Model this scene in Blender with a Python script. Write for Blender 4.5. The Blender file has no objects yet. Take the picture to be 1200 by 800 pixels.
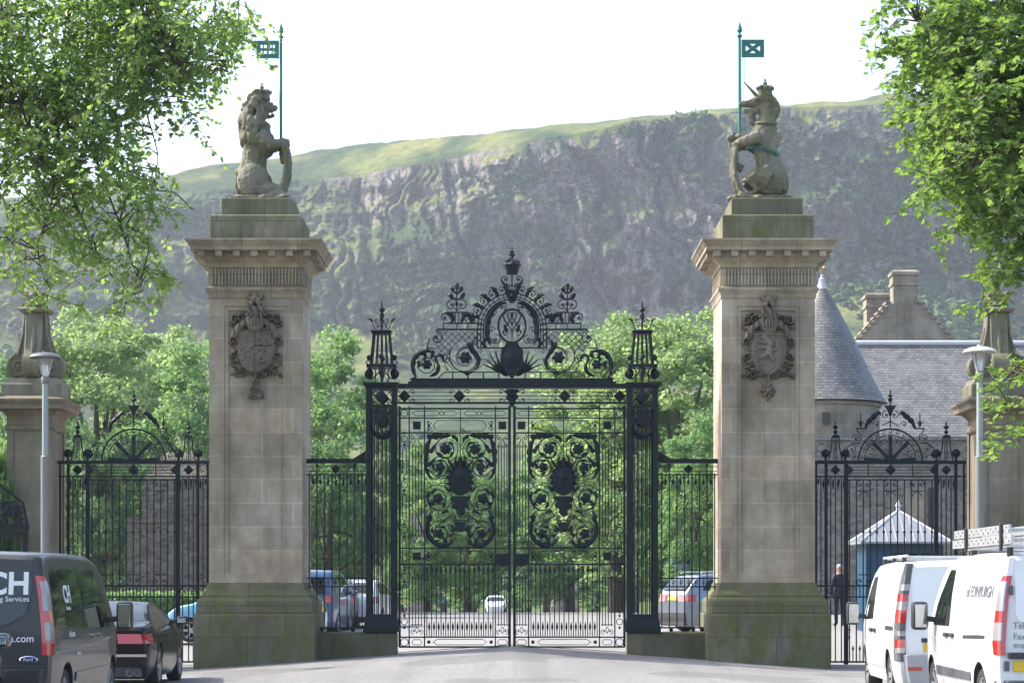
import bpy, bmesh, math, random
import numpy as np
from mathutils import Vector, Matrix
R = math.radians
PI = math.pi
random.seed(7)
RNG = np.random.default_rng(11)
SC = bpy.context.scene
COL = SC.collection

# ---------------------------------------------------------------- camera, sky, sun, exposure
EYE = 1.57
cam_d = bpy.data.cameras.new('camera')
cam = bpy.data.objects.new('camera', cam_d)
COL.objects.link(cam)
cam.location = (0, 0, EYE)
cam.rotation_euler = (R(90), 0, 0)
cam_d.sensor_width = 36.0
cam_d.lens = 79.2
cam_d.shift_y = 290.0 / 1200.0
cam_d.clip_start = 0.1
cam_d.clip_end = 6000
SC.camera = cam

SUN_EL, SUN_AZ = 46.0, -72.0          # azimuth measured from +Y towards +X
wd = bpy.data.worlds.new('World')
SC.world = wd
wd.use_nodes = True
wn = wd.node_tree.nodes
sky = wn.new('ShaderNodeTexSky')
sky.sky_type = 'NISHITA'
sky.sun_disc = False
sky.sun_elevation = R(SUN_EL)
sky.sun_rotation = R(SUN_AZ)
sky.air_density = 1.0
sky.dust_density = 3.5
sky.ozone_density = 1.0
bgn = wn['Background']
bgn.inputs['Strength'].default_value = 0.15
wd.node_tree.links.new(sky.outputs[0], bgn.inputs['Color'])

sun_d = bpy.data.lights.new('sun', 'SUN')
sun_d.energy = 2.5
sun_d.angle = R(0.6)
sun_d.color = (1.0, 0.955, 0.88)
sun = bpy.data.objects.new('sun', sun_d)
COL.objects.link(sun)
sdir = Vector((math.sin(R(SUN_AZ)) * math.cos(R(SUN_EL)), math.cos(R(SUN_AZ)) * math.cos(R(SUN_EL)), math.sin(R(SUN_EL))))
sun.location = sdir * 60
sun.rotation_euler = sdir.to_track_quat('Z', 'Y').to_euler()

SC.view_settings.view_transform = 'Standard'
SC.view_settings.look = 'None'
SC.view_settings.gamma = 1.0
SC.view_settings.exposure = 1.62
SC.render.engine = 'CYCLES'
cy = SC.cycles
cy.use_denoising = True
cy.max_bounces = 8
cy.diffuse_bounces = 3
cy.glossy_bounces = 3
cy.transmission_bounces = 5
cy.transparent_max_bounces = 12
cy.volume_bounces = 0
cy.caustics_reflective = False
cy.caustics_refractive = False
cy.sample_clamp_indirect = 6.0

# ---------------------------------------------------------------- naming helpers
def tag(o, label=None, cat=None, group=None, kind=None):
    if label: o['label'] = label
    if cat: o['category'] = cat
    if group: o['group'] = group
    if kind: o['kind'] = kind
    return o

def thing(name, label, cat, loc=(0, 0, 0), group=None, rz=0.0):
    o = bpy.data.objects.new(name, None)
    o.empty_display_size = 0.2
    COL.objects.link(o)
    o.location = loc
    o.rotation_euler = (0, 0, rz)
    return tag(o, label, cat, group)

def root_loc(p):
    v = Vector((0, 0, 0))
    while p is not None:
        v += Vector(p.location)
        p = p.parent
    return v

def kids(o):
    return [c for c in COL.objects if c.parent is o]

def copy_tree(o, parent=None, table=None):
    if table is None:
        table = {}
        for c in COL.objects:
            if c.parent: table.setdefault(c.parent.name, []).append(c)
    c = o.copy()
    COL.objects.link(c)
    if parent is not None: c.parent = parent
    for ch in table.get(o.name, []):
        copy_tree(ch, c, table)
    return c

# ---------------------------------------------------------------- noise
def _hash(ix, iy, iz, seed):
    n = (ix.astype(np.int64) * 374761393 + iy.astype(np.int64) * 668265263 + iz.astype(np.int64) * 2147483647 + seed * 974711) & 0x7fffffff
    n = (n ^ (n >> 13)) * 1274126177 & 0x7fffffff
    n = (n ^ (n >> 16)) & 0x7fffffff
    return (n % 100003) / 100003.0

def vnoise(x, y, z=None, seed=0):
    x = np.asarray(x, float); y = np.asarray(y, float)
    z = np.zeros_like(x) if z is None else np.asarray(z, float)
    x0, y0, z0 = np.floor(x), np.floor(y), np.floor(z)
    fx, fy, fz = x - x0, y - y0, z - z0
    fx, fy, fz = fx * fx * (3 - 2 * fx), fy * fy * (3 - 2 * fy), fz * fz * (3 - 2 * fz)
    r = 0
    for a in (0, 1):
        for b in (0, 1):
            for c in (0, 1):
                w = (fx if a else 1 - fx) * (fy if b else 1 - fy) * (fz if c else 1 - fz)
                r = r + w * _hash(x0 + a, y0 + b, z0 + c, seed)
    return r * 2 - 1

def fbm(x, y, z=None, octv=4, seed=0, gain=0.5):
    r = 0; a = 1.0; f = 1.0
    for i in range(octv):
        r = r + a * vnoise(np.asarray(x) * f, np.asarray(y) * f, None if z is None else np.asarray(z) * f, seed + i * 17)
        a *= gain; f *= 2.03
    return r

# ---------------------------------------------------------------- mesh builder
class MB:
    def __init__(self):
        self.v = []; self.f = []; self.m = []
        self.cur = 0
    def add(self, vs, fs):
        b = len(self.v)
        self.v.extend([tuple(p) for p in vs])
        for f in fs:
            self.f.append(tuple(b + i for i in f)); self.m.append(self.cur)
        return self
    def box(self, x0, x1, y0, y1, z0, z1):
        vs = [(x0,y0,z0),(x1,y0,z0),(x1,y1,z0),(x0,y1,z0),(x0,y0,z1),(x1,y0,z1),(x1,y1,z1),(x0,y1,z1)]
        return self.add(vs, [(0,3,2,1),(4,5,6,7),(0,1,5,4),(1,2,6,5),(2,3,7,6),(3,0,4,7)])
    def bar(self, p0, p1, w, d=None, up=(0, 1, 0)):
        d = w if d is None else d
        p0 = Vector(p0); p1 = Vector(p1)
        t = (p1 - p0).normalized(); u = Vector(up)
        if abs(t.dot(u)) > 0.95: u = Vector((1, 0, 0))
        s = t.cross(u).normalized(); u = s.cross(t).normalized()
        vs = []
        for p in (p0, p1):
            for a, b in ((-1,-1),(1,-1),(1,1),(-1,1)):
                vs.append(p + s * (a * w / 2) + u * (b * d / 2))
        return self.add(vs, [(0,1,2,3),(7,6,5,4),(0,4,5,1),(1,5,6,2),(2,6,7,3),(3,7,4,0)])
    def tube(self, path, r, n=6, closed=False, cap=True):
        P = [Vector(p) for p in path]; L = len(P)
        rs = list(r) if hasattr(r, '__len__') else [r] * L
        vs = []; up = None
        for i in range(L):
            a = P[(i - 1) % L] if (closed or i > 0) else P[i]
            b = P[(i + 1) % L] if (closed or i < L - 1) else P[i]
            t = (b - a)
            t = t.normalized() if t.length > 1e-9 else Vector((0, 0, 1))
            if up is None:
                up = Vector((0, 1, 0)) if abs(t.y) < 0.9 else Vector((1, 0, 0))
            s = t.cross(up)
            if s.length < 1e-6: s = t.cross(Vector((1, 0, 0)))
            s.normalize(); up = s.cross(t).normalized()
            for k in range(n):
                ang = 2 * PI * (k + 0.5) / n
                vs.append(P[i] + s * (math.cos(ang) * rs[i]) + up * (math.sin(ang) * rs[i]))
        fs = []
        for i in range(L if closed else L - 1):
            j = (i + 1) % L
            for k in range(n):
                k2 = (k + 1) % n
                fs.append((i*n+k, i*n+k2, j*n+k2, j*n+k))
        if cap and not closed:
            fs.append(tuple(range(n - 1, -1, -1))); fs.append(tuple((L-1)*n + k for k in range(n)))
        return self.add(vs, fs)
    def lathe(self, prof, n=20, c=(0, 0), a0=0.0, cap=True):
        vs = []; fs = []; m = len(prof)
        for r, z in prof:
            for k in range(n):
                a = a0 + 2 * PI * k / n
                vs.append((c[0] + r * math.cos(a), c[1] + r * math.sin(a), z))
        for i in range(m - 1):
            for k in range(n):
                k2 = (k + 1) % n
                fs.append((i*n+k, i*n+k2, (i+1)*n+k2, (i+1)*n+k))
        if cap:
            fs.append(tuple(range(n - 1, -1, -1))); fs.append(tuple((m-1)*n + k for k in range(n)))
        return self.add(vs, fs)
    def rstack(self, cx, cy, prof):
        """stack of rectangles: prof = [(hx, hy, z)...]"""
        vs = []; fs = []
        for hx, hy, z in prof:
            vs += [(cx-hx,cy-hy,z),(cx+hx,cy-hy,z),(cx+hx,cy+hy,z),(cx-hx,cy+hy,z)]
        m = len(prof)
        for i in range(m - 1):
            for k in range(4):
                k2 = (k + 1) % 4
                fs.append((i*4+k, i*4+k2, (i+1)*4+k2, (i+1)*4+k))
        fs.append((3,2,1,0)); fs.append(tuple((m-1)*4+k for k in range(4)))
        return self.add(vs, fs)
    def prism(self, poly, y0, y1):
        """polygon in x,z extruded in y"""
        a = sum(poly[i][0]*poly[(i+1)%len(poly)][1]-poly[(i+1)%len(poly)][0]*poly[i][1] for i in range(len(poly)))
        if a < 0: poly = poly[::-1]
        n = len(poly)
        vs = [(p[0], y0, p[1]) for p in poly] + [(p[0], y1, p[1]) for p in poly]
        fs = [tuple(range(n)), tuple(range(2*n-1, n-1, -1))]
        for i in range(n):
            j = (i + 1) % n
            fs.append((i, i + n, j + n, j))
        return self.add(vs, fs)
    def prism_x(self, poly, x0, x1):
        """polygon in y,z extruded in x"""
        n = len(poly)
        vs = [(x0, p[0], p[1]) for p in poly] + [(x1, p[0], p[1]) for p in poly]
        fs = [tuple(range(n)), tuple(range(2*n-1, n-1, -1))]
        for i in range(n):
            j = (i + 1) % n
            fs.append((i, i + n, j + n, j))
        return self.add(vs, fs)
    def ell(self, c, r, nu=14, nv=9, rot=None):
        vs = []; fs = []
        M = rot.to_matrix() if rot is not None and hasattr(rot, 'to_matrix') else rot
        for i in range(nv + 1):
            th = PI * i / nv
            for k in range(nu):
                ph = 2 * PI * k / nu
                p = Vector((r[0]*math.sin(th)*math.cos(ph), r[1]*math.sin(th)*math.sin(ph), r[2]*math.cos(th)))
                if M is not None: p = M @ p
                vs.append((c[0]+p.x, c[1]+p.y, c[2]+p.z))
        for i in range(nv):
            for k in range(nu):
                k2 = (k + 1) % nu
                fs.append((i*nu+k, (i+1)*nu+k, (i+1)*nu+k2, i*nu+k2))
        return self.add(vs, fs)
    def merge(self, other, off=(0, 0, 0)):
        return self.add([(p[0]+off[0], p[1]+off[1], p[2]+off[2]) for p in other.v], other.f)
    def mirror_x(self, cx=0.0):
        self.v = [(2*cx - p[0], p[1], p[2]) for p in self.v]
        self.f = [f[::-1] for f in self.f]
        return self
    def build(self, name, mat, parent=None, smooth=None, weld=False, bevel=0.0, fix=False):
        o0 = root_loc(parent) if parent is not None else Vector((0, 0, 0))
        me = bpy.data.meshes.new(name)
        me.from_pydata([(p[0]-o0.x, p[1]-o0.y, p[2]-o0.z) for p in self.v], [], self.f)
        mats = mat if isinstance(mat, (list, tuple)) else [mat]
        for m in mats: me.materials.append(m)
        if len(mats) > 1: me.polygons.foreach_set('material_index', self.m)
        if weld or bevel or fix:
            bm = bmesh.new(); bm.from_mesh(me)
            bmesh.ops.remove_doubles(bm, verts=bm.verts, dist=1e-5)
            bmesh.ops.dissolve_degenerate(bm, edges=bm.edges, dist=1e-6)
            bmesh.ops.recalc_face_normals(bm, faces=bm.faces)
            if bevel:
                es = [e for e in bm.edges if len(e.link_faces) == 2 and e.calc_face_angle(0) > R(28)]
                bmesh.ops.bevel(bm, geom=es, offset=bevel, segments=2, affect='EDGES', profile=0.5, clamp_overlap=True)
            bm.to_mesh(me); bm.free()
        if smooth is not None:
            me.polygons.foreach_set('use_smooth', [True] * len(me.polygons))
            me.set_sharp_from_angle(angle=R(smooth))
        me.update()
        o = bpy.data.objects.new(name, me)
        COL.objects.link(o)
        if parent is not None: o.parent = parent
        return o

def np_mesh(name, verts, faces, mat, parent=None, smooth=False):
    """verts (N,3), faces (M,k) numpy, quick"""
    me = bpy.data.meshes.new(name)
    k = faces.shape[1]; M = len(faces)
    me.vertices.add(len(verts)); me.vertices.foreach_set('co', np.ascontiguousarray(verts, np.float32).ravel())
    me.loops.add(M * k); me.loops.foreach_set('vertex_index', np.ascontiguousarray(faces, np.int32).ravel())
    me.polygons.add(M)
    me.polygons.foreach_set('loop_start', np.arange(0, M * k, k, dtype=np.int32))
    me.polygons.foreach_set('use_smooth', np.full(M, bool(smooth)))
    for m in (mat if isinstance(mat, (list, tuple)) else [mat]): me.materials.append(m)
    me.update(calc_edges=True)
    o = bpy.data.objects.new(name, me)
    COL.objects.link(o)
    if parent is not None: o.parent = parent
    return o

def applied(o, mods):
    """evaluate modifiers given as (type, dict) and bake them into the mesh"""
    for t, kw in mods:
        m = o.modifiers.new(t.lower(), t)
        for k, v in kw.items(): setattr(m, k, v)
    dg = bpy.context.evaluated_depsgraph_get()
    dg.update()
    me = bpy.data.meshes.new_from_object(o.evaluated_get(dg))
    old = o.data
    o.modifiers.clear()
    o.data = me
    if not me.materials and old.materials:
        for m in old.materials: me.materials.append(m)
    return o

# ---------------------------------------------------------------- materials
class NT:
    def __init__(self, name):
        self.mat = bpy.data.materials.new(name)
        self.mat.use_nodes = True
        self.t = self.mat.node_tree
        self.bsdf = self.t.nodes['Principled BSDF']
        self.out = self.t.nodes['Material Output']
    def n(self, typ, **kw):
        nd = self.t.nodes.new(typ)
        for k, v in kw.items(): setattr(nd, k, v)
        return nd
    def l(self, a, b): self.t.links.new(a, b)
    def pos(self): return self.n('ShaderNodeNewGeometry').outputs['Position']
    def obj(self): return self.n('ShaderNodeTexCoord').outputs['Object']
    def mapping(self, vec, scale=(1, 1, 1), loc=(0, 0, 0), rot=(0, 0, 0)):
        m = self.n('ShaderNodeMapping'); self.l(vec, m.inputs[0])
        m.inputs['Scale'].default_value = scale; m.inputs['Location'].default_value = loc; m.inputs['Rotation'].default_value = rot
        return m.outputs[0]
    def noise(self, vec, scale=5, detail=4, rough=0.55, dist=0.0):
        n = self.n('ShaderNodeTexNoise'); self.l(vec, n.inputs['Vector'])
        n.inputs['Scale'].default_value = scale; n.inputs['Detail'].default_value = detail
        n.inputs['Roughness'].default_value = rough; n.inputs['Distortion'].default_value = dist
        return n.outputs[0]
    def voro(self, vec, scale=5, feature='F1', out='Distance', rand=1.0):
        n = self.n('ShaderNodeTexVoronoi', feature=feature); self.l(vec, n.inputs['Vector'])
        n.inputs['Scale'].default_value = scale; n.inputs['Randomness'].default_value = rand
        return n.outputs[out]
    def ramp(self, fac, stops, interp='LINEAR'):
        r = self.n('ShaderNodeValToRGB'); self.l(fac, r.inputs[0])
        e = r.color_ramp.elements
        r.color_ramp.interpolation = interp
        while len(e) > 1: e.remove(e[-1])
        e[0].position = stops[0][0]; c = stops[0][1]
        e[0].color = (c, c, c, 1) if not hasattr(c, '__len__') else (*c, 1)
        for p, c in stops[1:]:
            q = e.new(p); q.color = (c, c, c, 1) if not hasattr(c, '__len__') else (*c, 1)
        return r.outputs[0]
    def mix(self, fac, a, b, mode='MIX'):
        m = self.n('ShaderNodeMix', data_type='RGBA', blend_type=mode)
        for s, i in ((fac, 0), (a, 6), (b, 7)):
            if hasattr(s, 'type') and hasattr(s, 'links'): self.l(s, m.inputs[i])
            elif i == 0: m.inputs[0].default_value = s
            else: m.inputs[i].default_value = (*s, 1) if len(s) == 3 else s
        return m.outputs[2]
    def math(self, op, a, b=0.0, clamp=False):
        m = self.n('ShaderNodeMath', operation=op, use_clamp=clamp)
        for i, s in enumerate((a, b)):
            if hasattr(s, 'links'): self.l(s, m.inputs[i])
            else: m.inputs[i].default_value = s
        return m.outputs[0]
    def sep(self, vec):
        s = self.n('ShaderNodeSeparateXYZ'); self.l(vec, s.inputs[0]); return s.outputs
    def comb(self, x, y, z):
        c = self.n('ShaderNodeCombineXYZ')
        for i, s in enumerate((x, y, z)):
            if hasattr(s, 'links'): self.l(s, c.inputs[i])
            else: c.inputs[i].default_value = s
        return c.outputs[0]
    def bump(self, h, strength=0.3, dist=0.02):
        b = self.n('ShaderNodeBump'); self.l(h, b.inputs['Height'])
        b.inputs['Strength'].default_value = strength; b.inputs['Distance'].default_value = dist
        self.l(b.outputs[0], self.bsdf.inputs['Normal'])
        return b
    def wallvec(self):
        """u along the wall whatever way it faces, v = height"""
        g = self.n('ShaderNodeNewGeometry')
        P = self.sep(g.outputs['Position']); N = self.sep(g.outputs['True Normal'])
        k = self.math('GREATER_THAN', self.math('ABSOLUTE', N[1]), self.math('ABSOLUTE', N[0]))
        u = self.math('ADD', self.math('MULTIPLY', P[0], k), self.math('MULTIPLY', P[1], self.math('SUBTRACT', 1.0, k)))
        return self.comb(u, P[2], 0.0), P, N
    def set(self, base=None, rough=None, metal=None, spec=None, coat=None):
        b = self.bsdf.inputs
        for key, v in (('Base Color', base), ('Roughness', rough), ('Metallic', metal), ('Specular IOR Level', spec), ('Coat Weight', coat)):
            if v is None: continue
            if hasattr(v, 'links'): self.l(v, b[key])
            else: b[key].default_value = (*v, 1) if hasattr(v, '__len__') else v
        return self.mat

def plain(name, col, rough=0.5, metal=0.0, coat=0.0, var=0.06, scale=8.0, spec=0.5):
    t = NT(name)
    n = t.noise(t.obj(), scale, 4)
    a = tuple(c * (1 - var) for c in col); b = tuple(min(1, c * (1 + var)) for c in col)
    t.set(t.mix(n, a, b), rough, metal, spec, coat)
    return t.mat

def stone(name, base, warm, bw, bh, mortar, moss=0.0, moss_lo=None, rough=0.85, joint=0.006, dirt=0.5, off=0.0, moss_bias=0.55, bump=0.25):
    """ashlar / dressed stone with joints, weather streaks and moss"""
    t = NT(name)
    vec, P, N = t.wallvec()
    b = t.n('ShaderNodeTexBrick'); t.l(t.mapping(vec, loc=(off, off * 0.37, 0)), b.inputs['Vector'])
    b.inputs['Scale'].default_value = 1.0
    b.inputs['Brick Width'].default_value = bw; b.inputs['Row Height'].default_value = bh
    b.inputs['Mortar Size'].default_value = joint; b.inputs['Mortar Smooth'].default_value = 0.1
    b.inputs['Color1'].default_value = (*base, 1); b.inputs['Color2'].default_value = (*warm, 1)
    b.inputs['Mortar'].default_value = (*mortar, 1); b.inputs['Bias'].default_value = 0.0
    pos = t.pos()
    big = t.noise(pos, 0.9, 4, 0.6)
    col = t.mix(t.ramp(big, [(0.35, 0.0), (0.7, 1.0)]), b.outputs['Color'], t.mix(1.0, b.outputs['Color'], (0.55, 0.52, 0.48), 'MULTIPLY'))
    streak = t.noise(t.mapping(pos, scale=(3.2, 3.2, 0.28)), 1.0, 5, 0.6)
    col = t.mix(t.ramp(streak, [(0.48, 0.0), (0.75, dirt)]), col, (0.075, 0.070, 0.060))
    fine = t.noise(pos, 26, 3, 0.7)
    col = t.mix(t.ramp(fine, [(0.35, 0.0), (0.75, 0.35)]), col, t.mix(1.0, col, (0.6, 0.58, 0.55), 'MULTIPLY'))
    if moss > 0:
        mn = t.noise(t.mapping(pos, scale=(1.6, 1.6, 0.7)), 1.4, 6, 0.65)
        mf = t.ramp(mn, [(moss_bias - 0.12, 0.0), (moss_bias + 0.16, moss)])
        up = t.ramp(N[2], [(0.1, 0.0), (0.6, 0.75 * moss)])
        mf = t.math('MAXIMUM', mf, up)
        if moss_lo is not None:
            k = t.ramp(t.math('DIVIDE', P[2], 12.0), [(moss_lo[0] / 12.0, 1.0), (moss_lo[1] / 12.0, moss_lo[2])])
            mf = t.math('MULTIPLY', mf, k)
        mc = t.mix(t.noise(pos, 9, 4), (0.055, 0.066, 0.018), (0.135, 0.145, 0.045))
        col = t.mix(mf, col, mc)
    t.set(col, rough, 0, 0.25)
    h = t.mix(0.35, b.outputs['Fac'], t.noise(pos, 40, 4), 'MIX')
    inv = t.math('SUBTRACT', 1.0, b.outputs['Fac'])
    hh = t.math('ADD', t.math('MULTIPLY', inv, 0.6), t.math('MULTIPLY', t.noise(pos, 35, 4), 0.5))
    t.bump(hh, bump, 0.02)
    return t.mat

MAT = {}
# ================================================================ SETTING: ground, drive, hill
GATE_Y = 45.9
def ground_z(x, y):
    x = np.asarray(x, float); y = np.asarray(y, float)
    hump = np.clip(0.42 - 0.0667 * np.abs(x), 0.0, 0.42)
    ky = np.clip((y - 30.0) / 15.0, 0, 1); ky = ky * ky * (3 - 2 * ky)
    fwd = np.clip((y - 46.6) / 28.0, 0, 1); fwd = fwd * fwd * (3 - 2 * fwd)
    z = hump * ky * (1 - fwd) + 0.42 * fwd
    z = z + 0.22 * np.clip((x - 6.0) / 3.0, 0, 1) * np.clip((y - 50.0) / 8.0, 0, 1) * np.clip((110 - y) / 20.0, 0, 1)
    z = z - np.clip(y - 112.0, 0, 130.0) * 0.0115
    return z
def gz0(x, y): return float(ground_z(x, y))

def material_road():
    t = NT('road_asphalt'); p = t.pos()
    P = t.sep(p)
    a = t.noise(t.mapping(p, scale=(0.35, 0.12, 1)), 1.0, 5, 0.6)
    b = t.noise(p, 60, 3, 0.7)
    col = t.mix(t.ramp(a, [(0.3, 0), (0.7, 1)]), (0.15, 0.147, 0.143), (0.225, 0.22, 0.213))
    col = t.mix(t.ramp(b, [(0.35, 0), (0.7, 0.6)]), col, (0.30, 0.295, 0.285))
    patch = t.noise(t.mapping(p, scale=(0.5, 0.5, 1)), 0.6, 2, 0.4)
    col = t.mix(t.ramp(patch, [(0.56, 0.0), (0.575, 0.5)]), col, (0.12, 0.115, 0.11))
    grit = t.noise(p, 22, 2, 0.5)
    col = t.mix(t.ramp(grit, [(0.58, 0.0), (0.64, 0.7)]), col, (0.075, 0.072, 0.068))
    tyre = t.noise(t.mapping(p, scale=(1.1, 0.03, 1)), 1.0, 3, 0.5)
    col = t.mix(t.ramp(tyre, [(0.5, 0.0), (0.62, 0.30)]), col, (0.115, 0.112, 0.108))
    seam = t.voro(t.mapping(p, scale=(0.22, 0.1, 1)), 1.0, 'DISTANCE_TO_EDGE')
    col = t.mix(t.ramp(seam, [(0.0, 0.3), (0.005, 0.0)]), col, (0.06, 0.058, 0.055))
    t.set(col, 0.85, 0, 0.3)
    t.bump(b, 0.5, 0.012)
    return t.mat
def material_forecourt():
    t = NT('forecourt_gravel'); p = t.pos()
    a = t.noise(p, 0.25, 5, 0.6); b = t.noise(p, 40, 3, 0.7)
    col = t.mix(a, (0.20, 0.196, 0.19), (0.265, 0.26, 0.252))
    col = t.mix(t.ramp(b, [(0.4, 0), (0.7, 0.4)]), col, (0.17, 0.16, 0.15))
    t.set(col, 0.9, 0, 0.2)
    return t.mat
def material_lawn():
    t = NT('lawn_grass'); p = t.pos()
    a = t.noise(p, 0.08, 5, 0.6); b = t.noise(p, 3.0, 4, 0.7)
    col = t.mix(a, (0.055, 0.085, 0.02), (0.10, 0.13, 0.035))
    col = t.mix(t.ramp(b, [(0.4, 0), (0.7, 0.6)]), col, (0.04, 0.06, 0.015))
    t.set(col, 0.9, 0, 0.15)
    return t.mat

def sheet(name, xs, ys, dz, mat):
    X, Y = np.meshgrid(xs, ys)
    Z = ground_z(X, Y) + dz
    V = np.stack([X.ravel(), Y.ravel(), Z.ravel()], 1)
    nx, ny = len(xs), len(ys)
    i, j = np.meshgrid(np.arange(nx - 1), np.arange(ny - 1))
    a = (j * nx + i).ravel()
    F = np.stack([a, a + 1, a + 1 + nx, a + nx], 1)
    o = np_mesh(name, V, F, mat, smooth=True)
    return tag(o, kind='structure')

def spaced(*segs):
    out = []
    for a, b, s in segs:
        out += list(np.arange(a, b - 1e-6, s))
    out.append(segs[-1][1])
    return np.array(out)

# the ground as one sheet, out to the horizon
def far_ground():
    xs = spaced((-3000, -400, 200), (-400, -60, 20), (-60, 60, 2.0), (60, 400, 20), (400, 3000, 200))
    ys = spaced((-300, -20, 20), (-20, 120, 2), (120, 600, 20), (600, 3000, 200))
    return sheet('ground', xs, ys, -0.03, material_lawn())
far_ground()
sheet('road', spaced((-7.6, -6.5, 0.55), (-6.5, 6.5, 0.25), (6.5, 7.6, 0.55)), spaced((-40, 28, 4), (28, 47.2, 0.5)), -0.012, material_road())
sheet('forecourt', spaced((-60, -12, 4), (-12, 12, 0.5), (12, 60, 4)), spaced((46.9, 57, 0.5), (57, 260, 3)), 0.0, material_forecourt())

def pavement(name, x0, x1, lift):
    ys = spaced((-40, 28, 4), (28, 44.6, 0.6))
    mb = MB(); n = len(ys)
    for y in ys:
        z0 = gz0(x0, y); z1 = gz0(x1, y)
        mb.v += [(x0, y, z0 - 0.2), (x0, y, z0 + lift), (x1, y, z1 + lift), (x1, y, z1 - 0.2)]
    for i in range(n - 1):
        for k in range(3):
            mb.f.append((i*4+k, i*4+k+1, (i+1)*4+k+1, (i+1)*4+k)); mb.m.append(0)
    m = stone('paving_stone', (0.24, 0.23, 0.215), (0.28, 0.265, 0.245), 0.9, 0.6, (0.12, 0.115, 0.11), rough=0.9)
    return tag(mb.build(name, m, fix=True), kind='structure')
pavement('pavement', -16.0, -7.45, 0.12)
pavement('pavement.001', 7.45, 16.0, 0.12)

# ---------------------------------------------------------------- the crag
SKY = np.array([[-700,330],[-300,292],[0,236],[90,222],[180,209],[250,196],[300,189],[360,181],[420,173],[500,164],[560,158],[600,153],[640,149],[680,145],[705,143],[740,136],[770,134],[800,132],[850,128],[900,123],[960,120],[1000,118],[1030,114],[1060,112],[1085,114],[1140,120],[1250,128],[1500,165],[1900,240]], float)
TOPB = np.array([[-700,30],[0,30],[180,20],[300,27],[420,32],[500,26],[560,20],[640,14],[740,6],[800,4],[900,4],[1000,6],[1060,10],[1200,14],[1900,30]], float)   # grassy lip below the skyline
FOOT = np.array([[-700,395],[0,400],[180,405],[300,410],[500,412],[620,396],[700,388],[800,378],[900,362],[960,342],[1040,330],[1100,340],[1150,355],[1300,370],[1900,390]], float)
HILL_D = 800.0
def hill():
    us = spaced((-900, -260, 12), (-235, 235, 0.5), (235, 900, 9))
    pxu = 600 + us / HILL_D * 2640
    zz = lambda py: EYE - (py - 690) * HILL_D / 2640
    jag = fbm(us * 0.05, us * 0 + 3.3, octv=4, seed=5) * 1.0
    soft = np.interp(pxu, [100, 330, 520, 640], [1, 1, 0.35, 0.0])       # the left half is a broken slope instead of a wall
    soft = np.where(pxu > 1180, np.clip((pxu - 1180) / 300, 0, 0.6), soft)
    cliff_y0 = HILL_D - 14 + fbm(us * 0.012, us * 0 + 1.7, octv=3, seed=3) * 9
    at = lambda tab, y: EYE + (690 - np.interp(600 + us / y * 2640, tab[:, 0], tab[:, 1])) * y / 2640
    zf = at(FOOT, cliff_y0)
    ytop = cliff_y0 + 50; ysk = ytop + 40
    for _ in range(6):
        zs = at(SKY, ysk)
        lip = np.interp(600 + us / ytop * 2640, TOPB[:, 0], TOPB[:, 1]) * ytop / 2640
        zt = at(SKY, ytop) - lip
        run = np.maximum(6, (zt - zf)) * (0.30 + 0.75 * soft)
        ytop = cliff_y0 + run
        ysk = ytop + 10 + np.maximum(0.5, zs - zt) * 1.6
    zs = np.maximum(zs, zt + 0.5) + jag * 0.5 + fbm(us * 0.02, us * 0, octv=2, seed=9) * 0.6
    rows = []
    # talus and lower slopes
    nT, nC, nG, nB = 70, 230, 30, 10
    z_low = -2.2
    yl0 = 470.0
    for i in range(nT):
        t = i / nT
        y = yl0 + (cliff_y0 - yl0) * t
        z = z_low + (zf - z_low) * (0.35 * t + 0.65 * t ** 1.7)
        k = min(1.0, t * 3)
        z = z + fbm(us * 0.03, us * 0 + y * 0.03, octv=5, seed=21) * 4.0 * k * (1 - 0.6 * t)
        rows.append((us, np.broadcast_to(y, us.shape), z, t * 0))
    for i in range(nC):
        t = i / nC
        z = zf + (zt - zf) * t
        y = cliff_y0 + run * t
        lean = us + z * 0.22
        warp = fbm(us * 0.05, z * 0.05, octv=3, seed=29)
        def cells(fu, fz, seed):
            cu = np.floor(lean * fu + warp * 1.1); cz = np.floor(z * fz + warp * 0.9 + _hash(cu, cu * 0, cu * 0, seed) * 3)
            return _hash(cu, cz, cu * 0, seed) * 2 - 1
        blocks = cells(0.075, 0.022, 31) * 3.2 + cells(0.17, 0.045, 32) * 2.4 + cells(0.38, 0.11, 33) * 1.3
        fiss = 1 - np.abs(fbm(lean * 0.055 + warp * 0.5, z * 0.010, octv=4, seed=37)) * 2.2
        fiss = np.clip(fiss, 0, 1) ** 3
        ledge = fbm(us * 0.02 + 5, z * 0.10 + us * 0.012, octv=4, seed=41)
        big = fbm(us * 0.016, z * 0.02, octv=3, seed=43)
        w = np.minimum(1.0, np.minimum(t * 8, (1 - t) * 10))
        y = y + (fiss * 6.5 - blocks * (1 - 0.2 * soft) - ledge * (3.2 + 4.0 * soft) - big * 9.0 - fbm(us * 0.6, z * 0.4, octv=3, seed=47) * 1.3) * w
        rows.append((us, y, z, t))
    for i in range(nG + 1):
        t = i / nG
        z = zt + (zs - zt) * (1 - (1 - t) ** 1.5)
        y = ytop + t * (ysk - ytop)
        z = z + fbm(us * 0.07, y * 0.07, octv=4, seed=51) * 0.7 * min(1, t * 5) * (1.0 if t < 0.97 else 0.8)
        rows.append((us, y, z, t))
    yl = rows[-1][1]; zl = rows[-1][2]
    for i in range(1, nB + 1):
        t = i / nB
        rows.append((us, yl + 400 * t, zl * (1 - t) - 3 * t, t))
    V = np.stack([np.stack([np.broadcast_to(r[0], us.shape), np.broadcast_to(r[1], us.shape), np.broadcast_to(r[2], us.shape)], 1) for r in rows]).reshape(-1, 3)
    nx, ny = len(us), len(rows)
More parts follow.
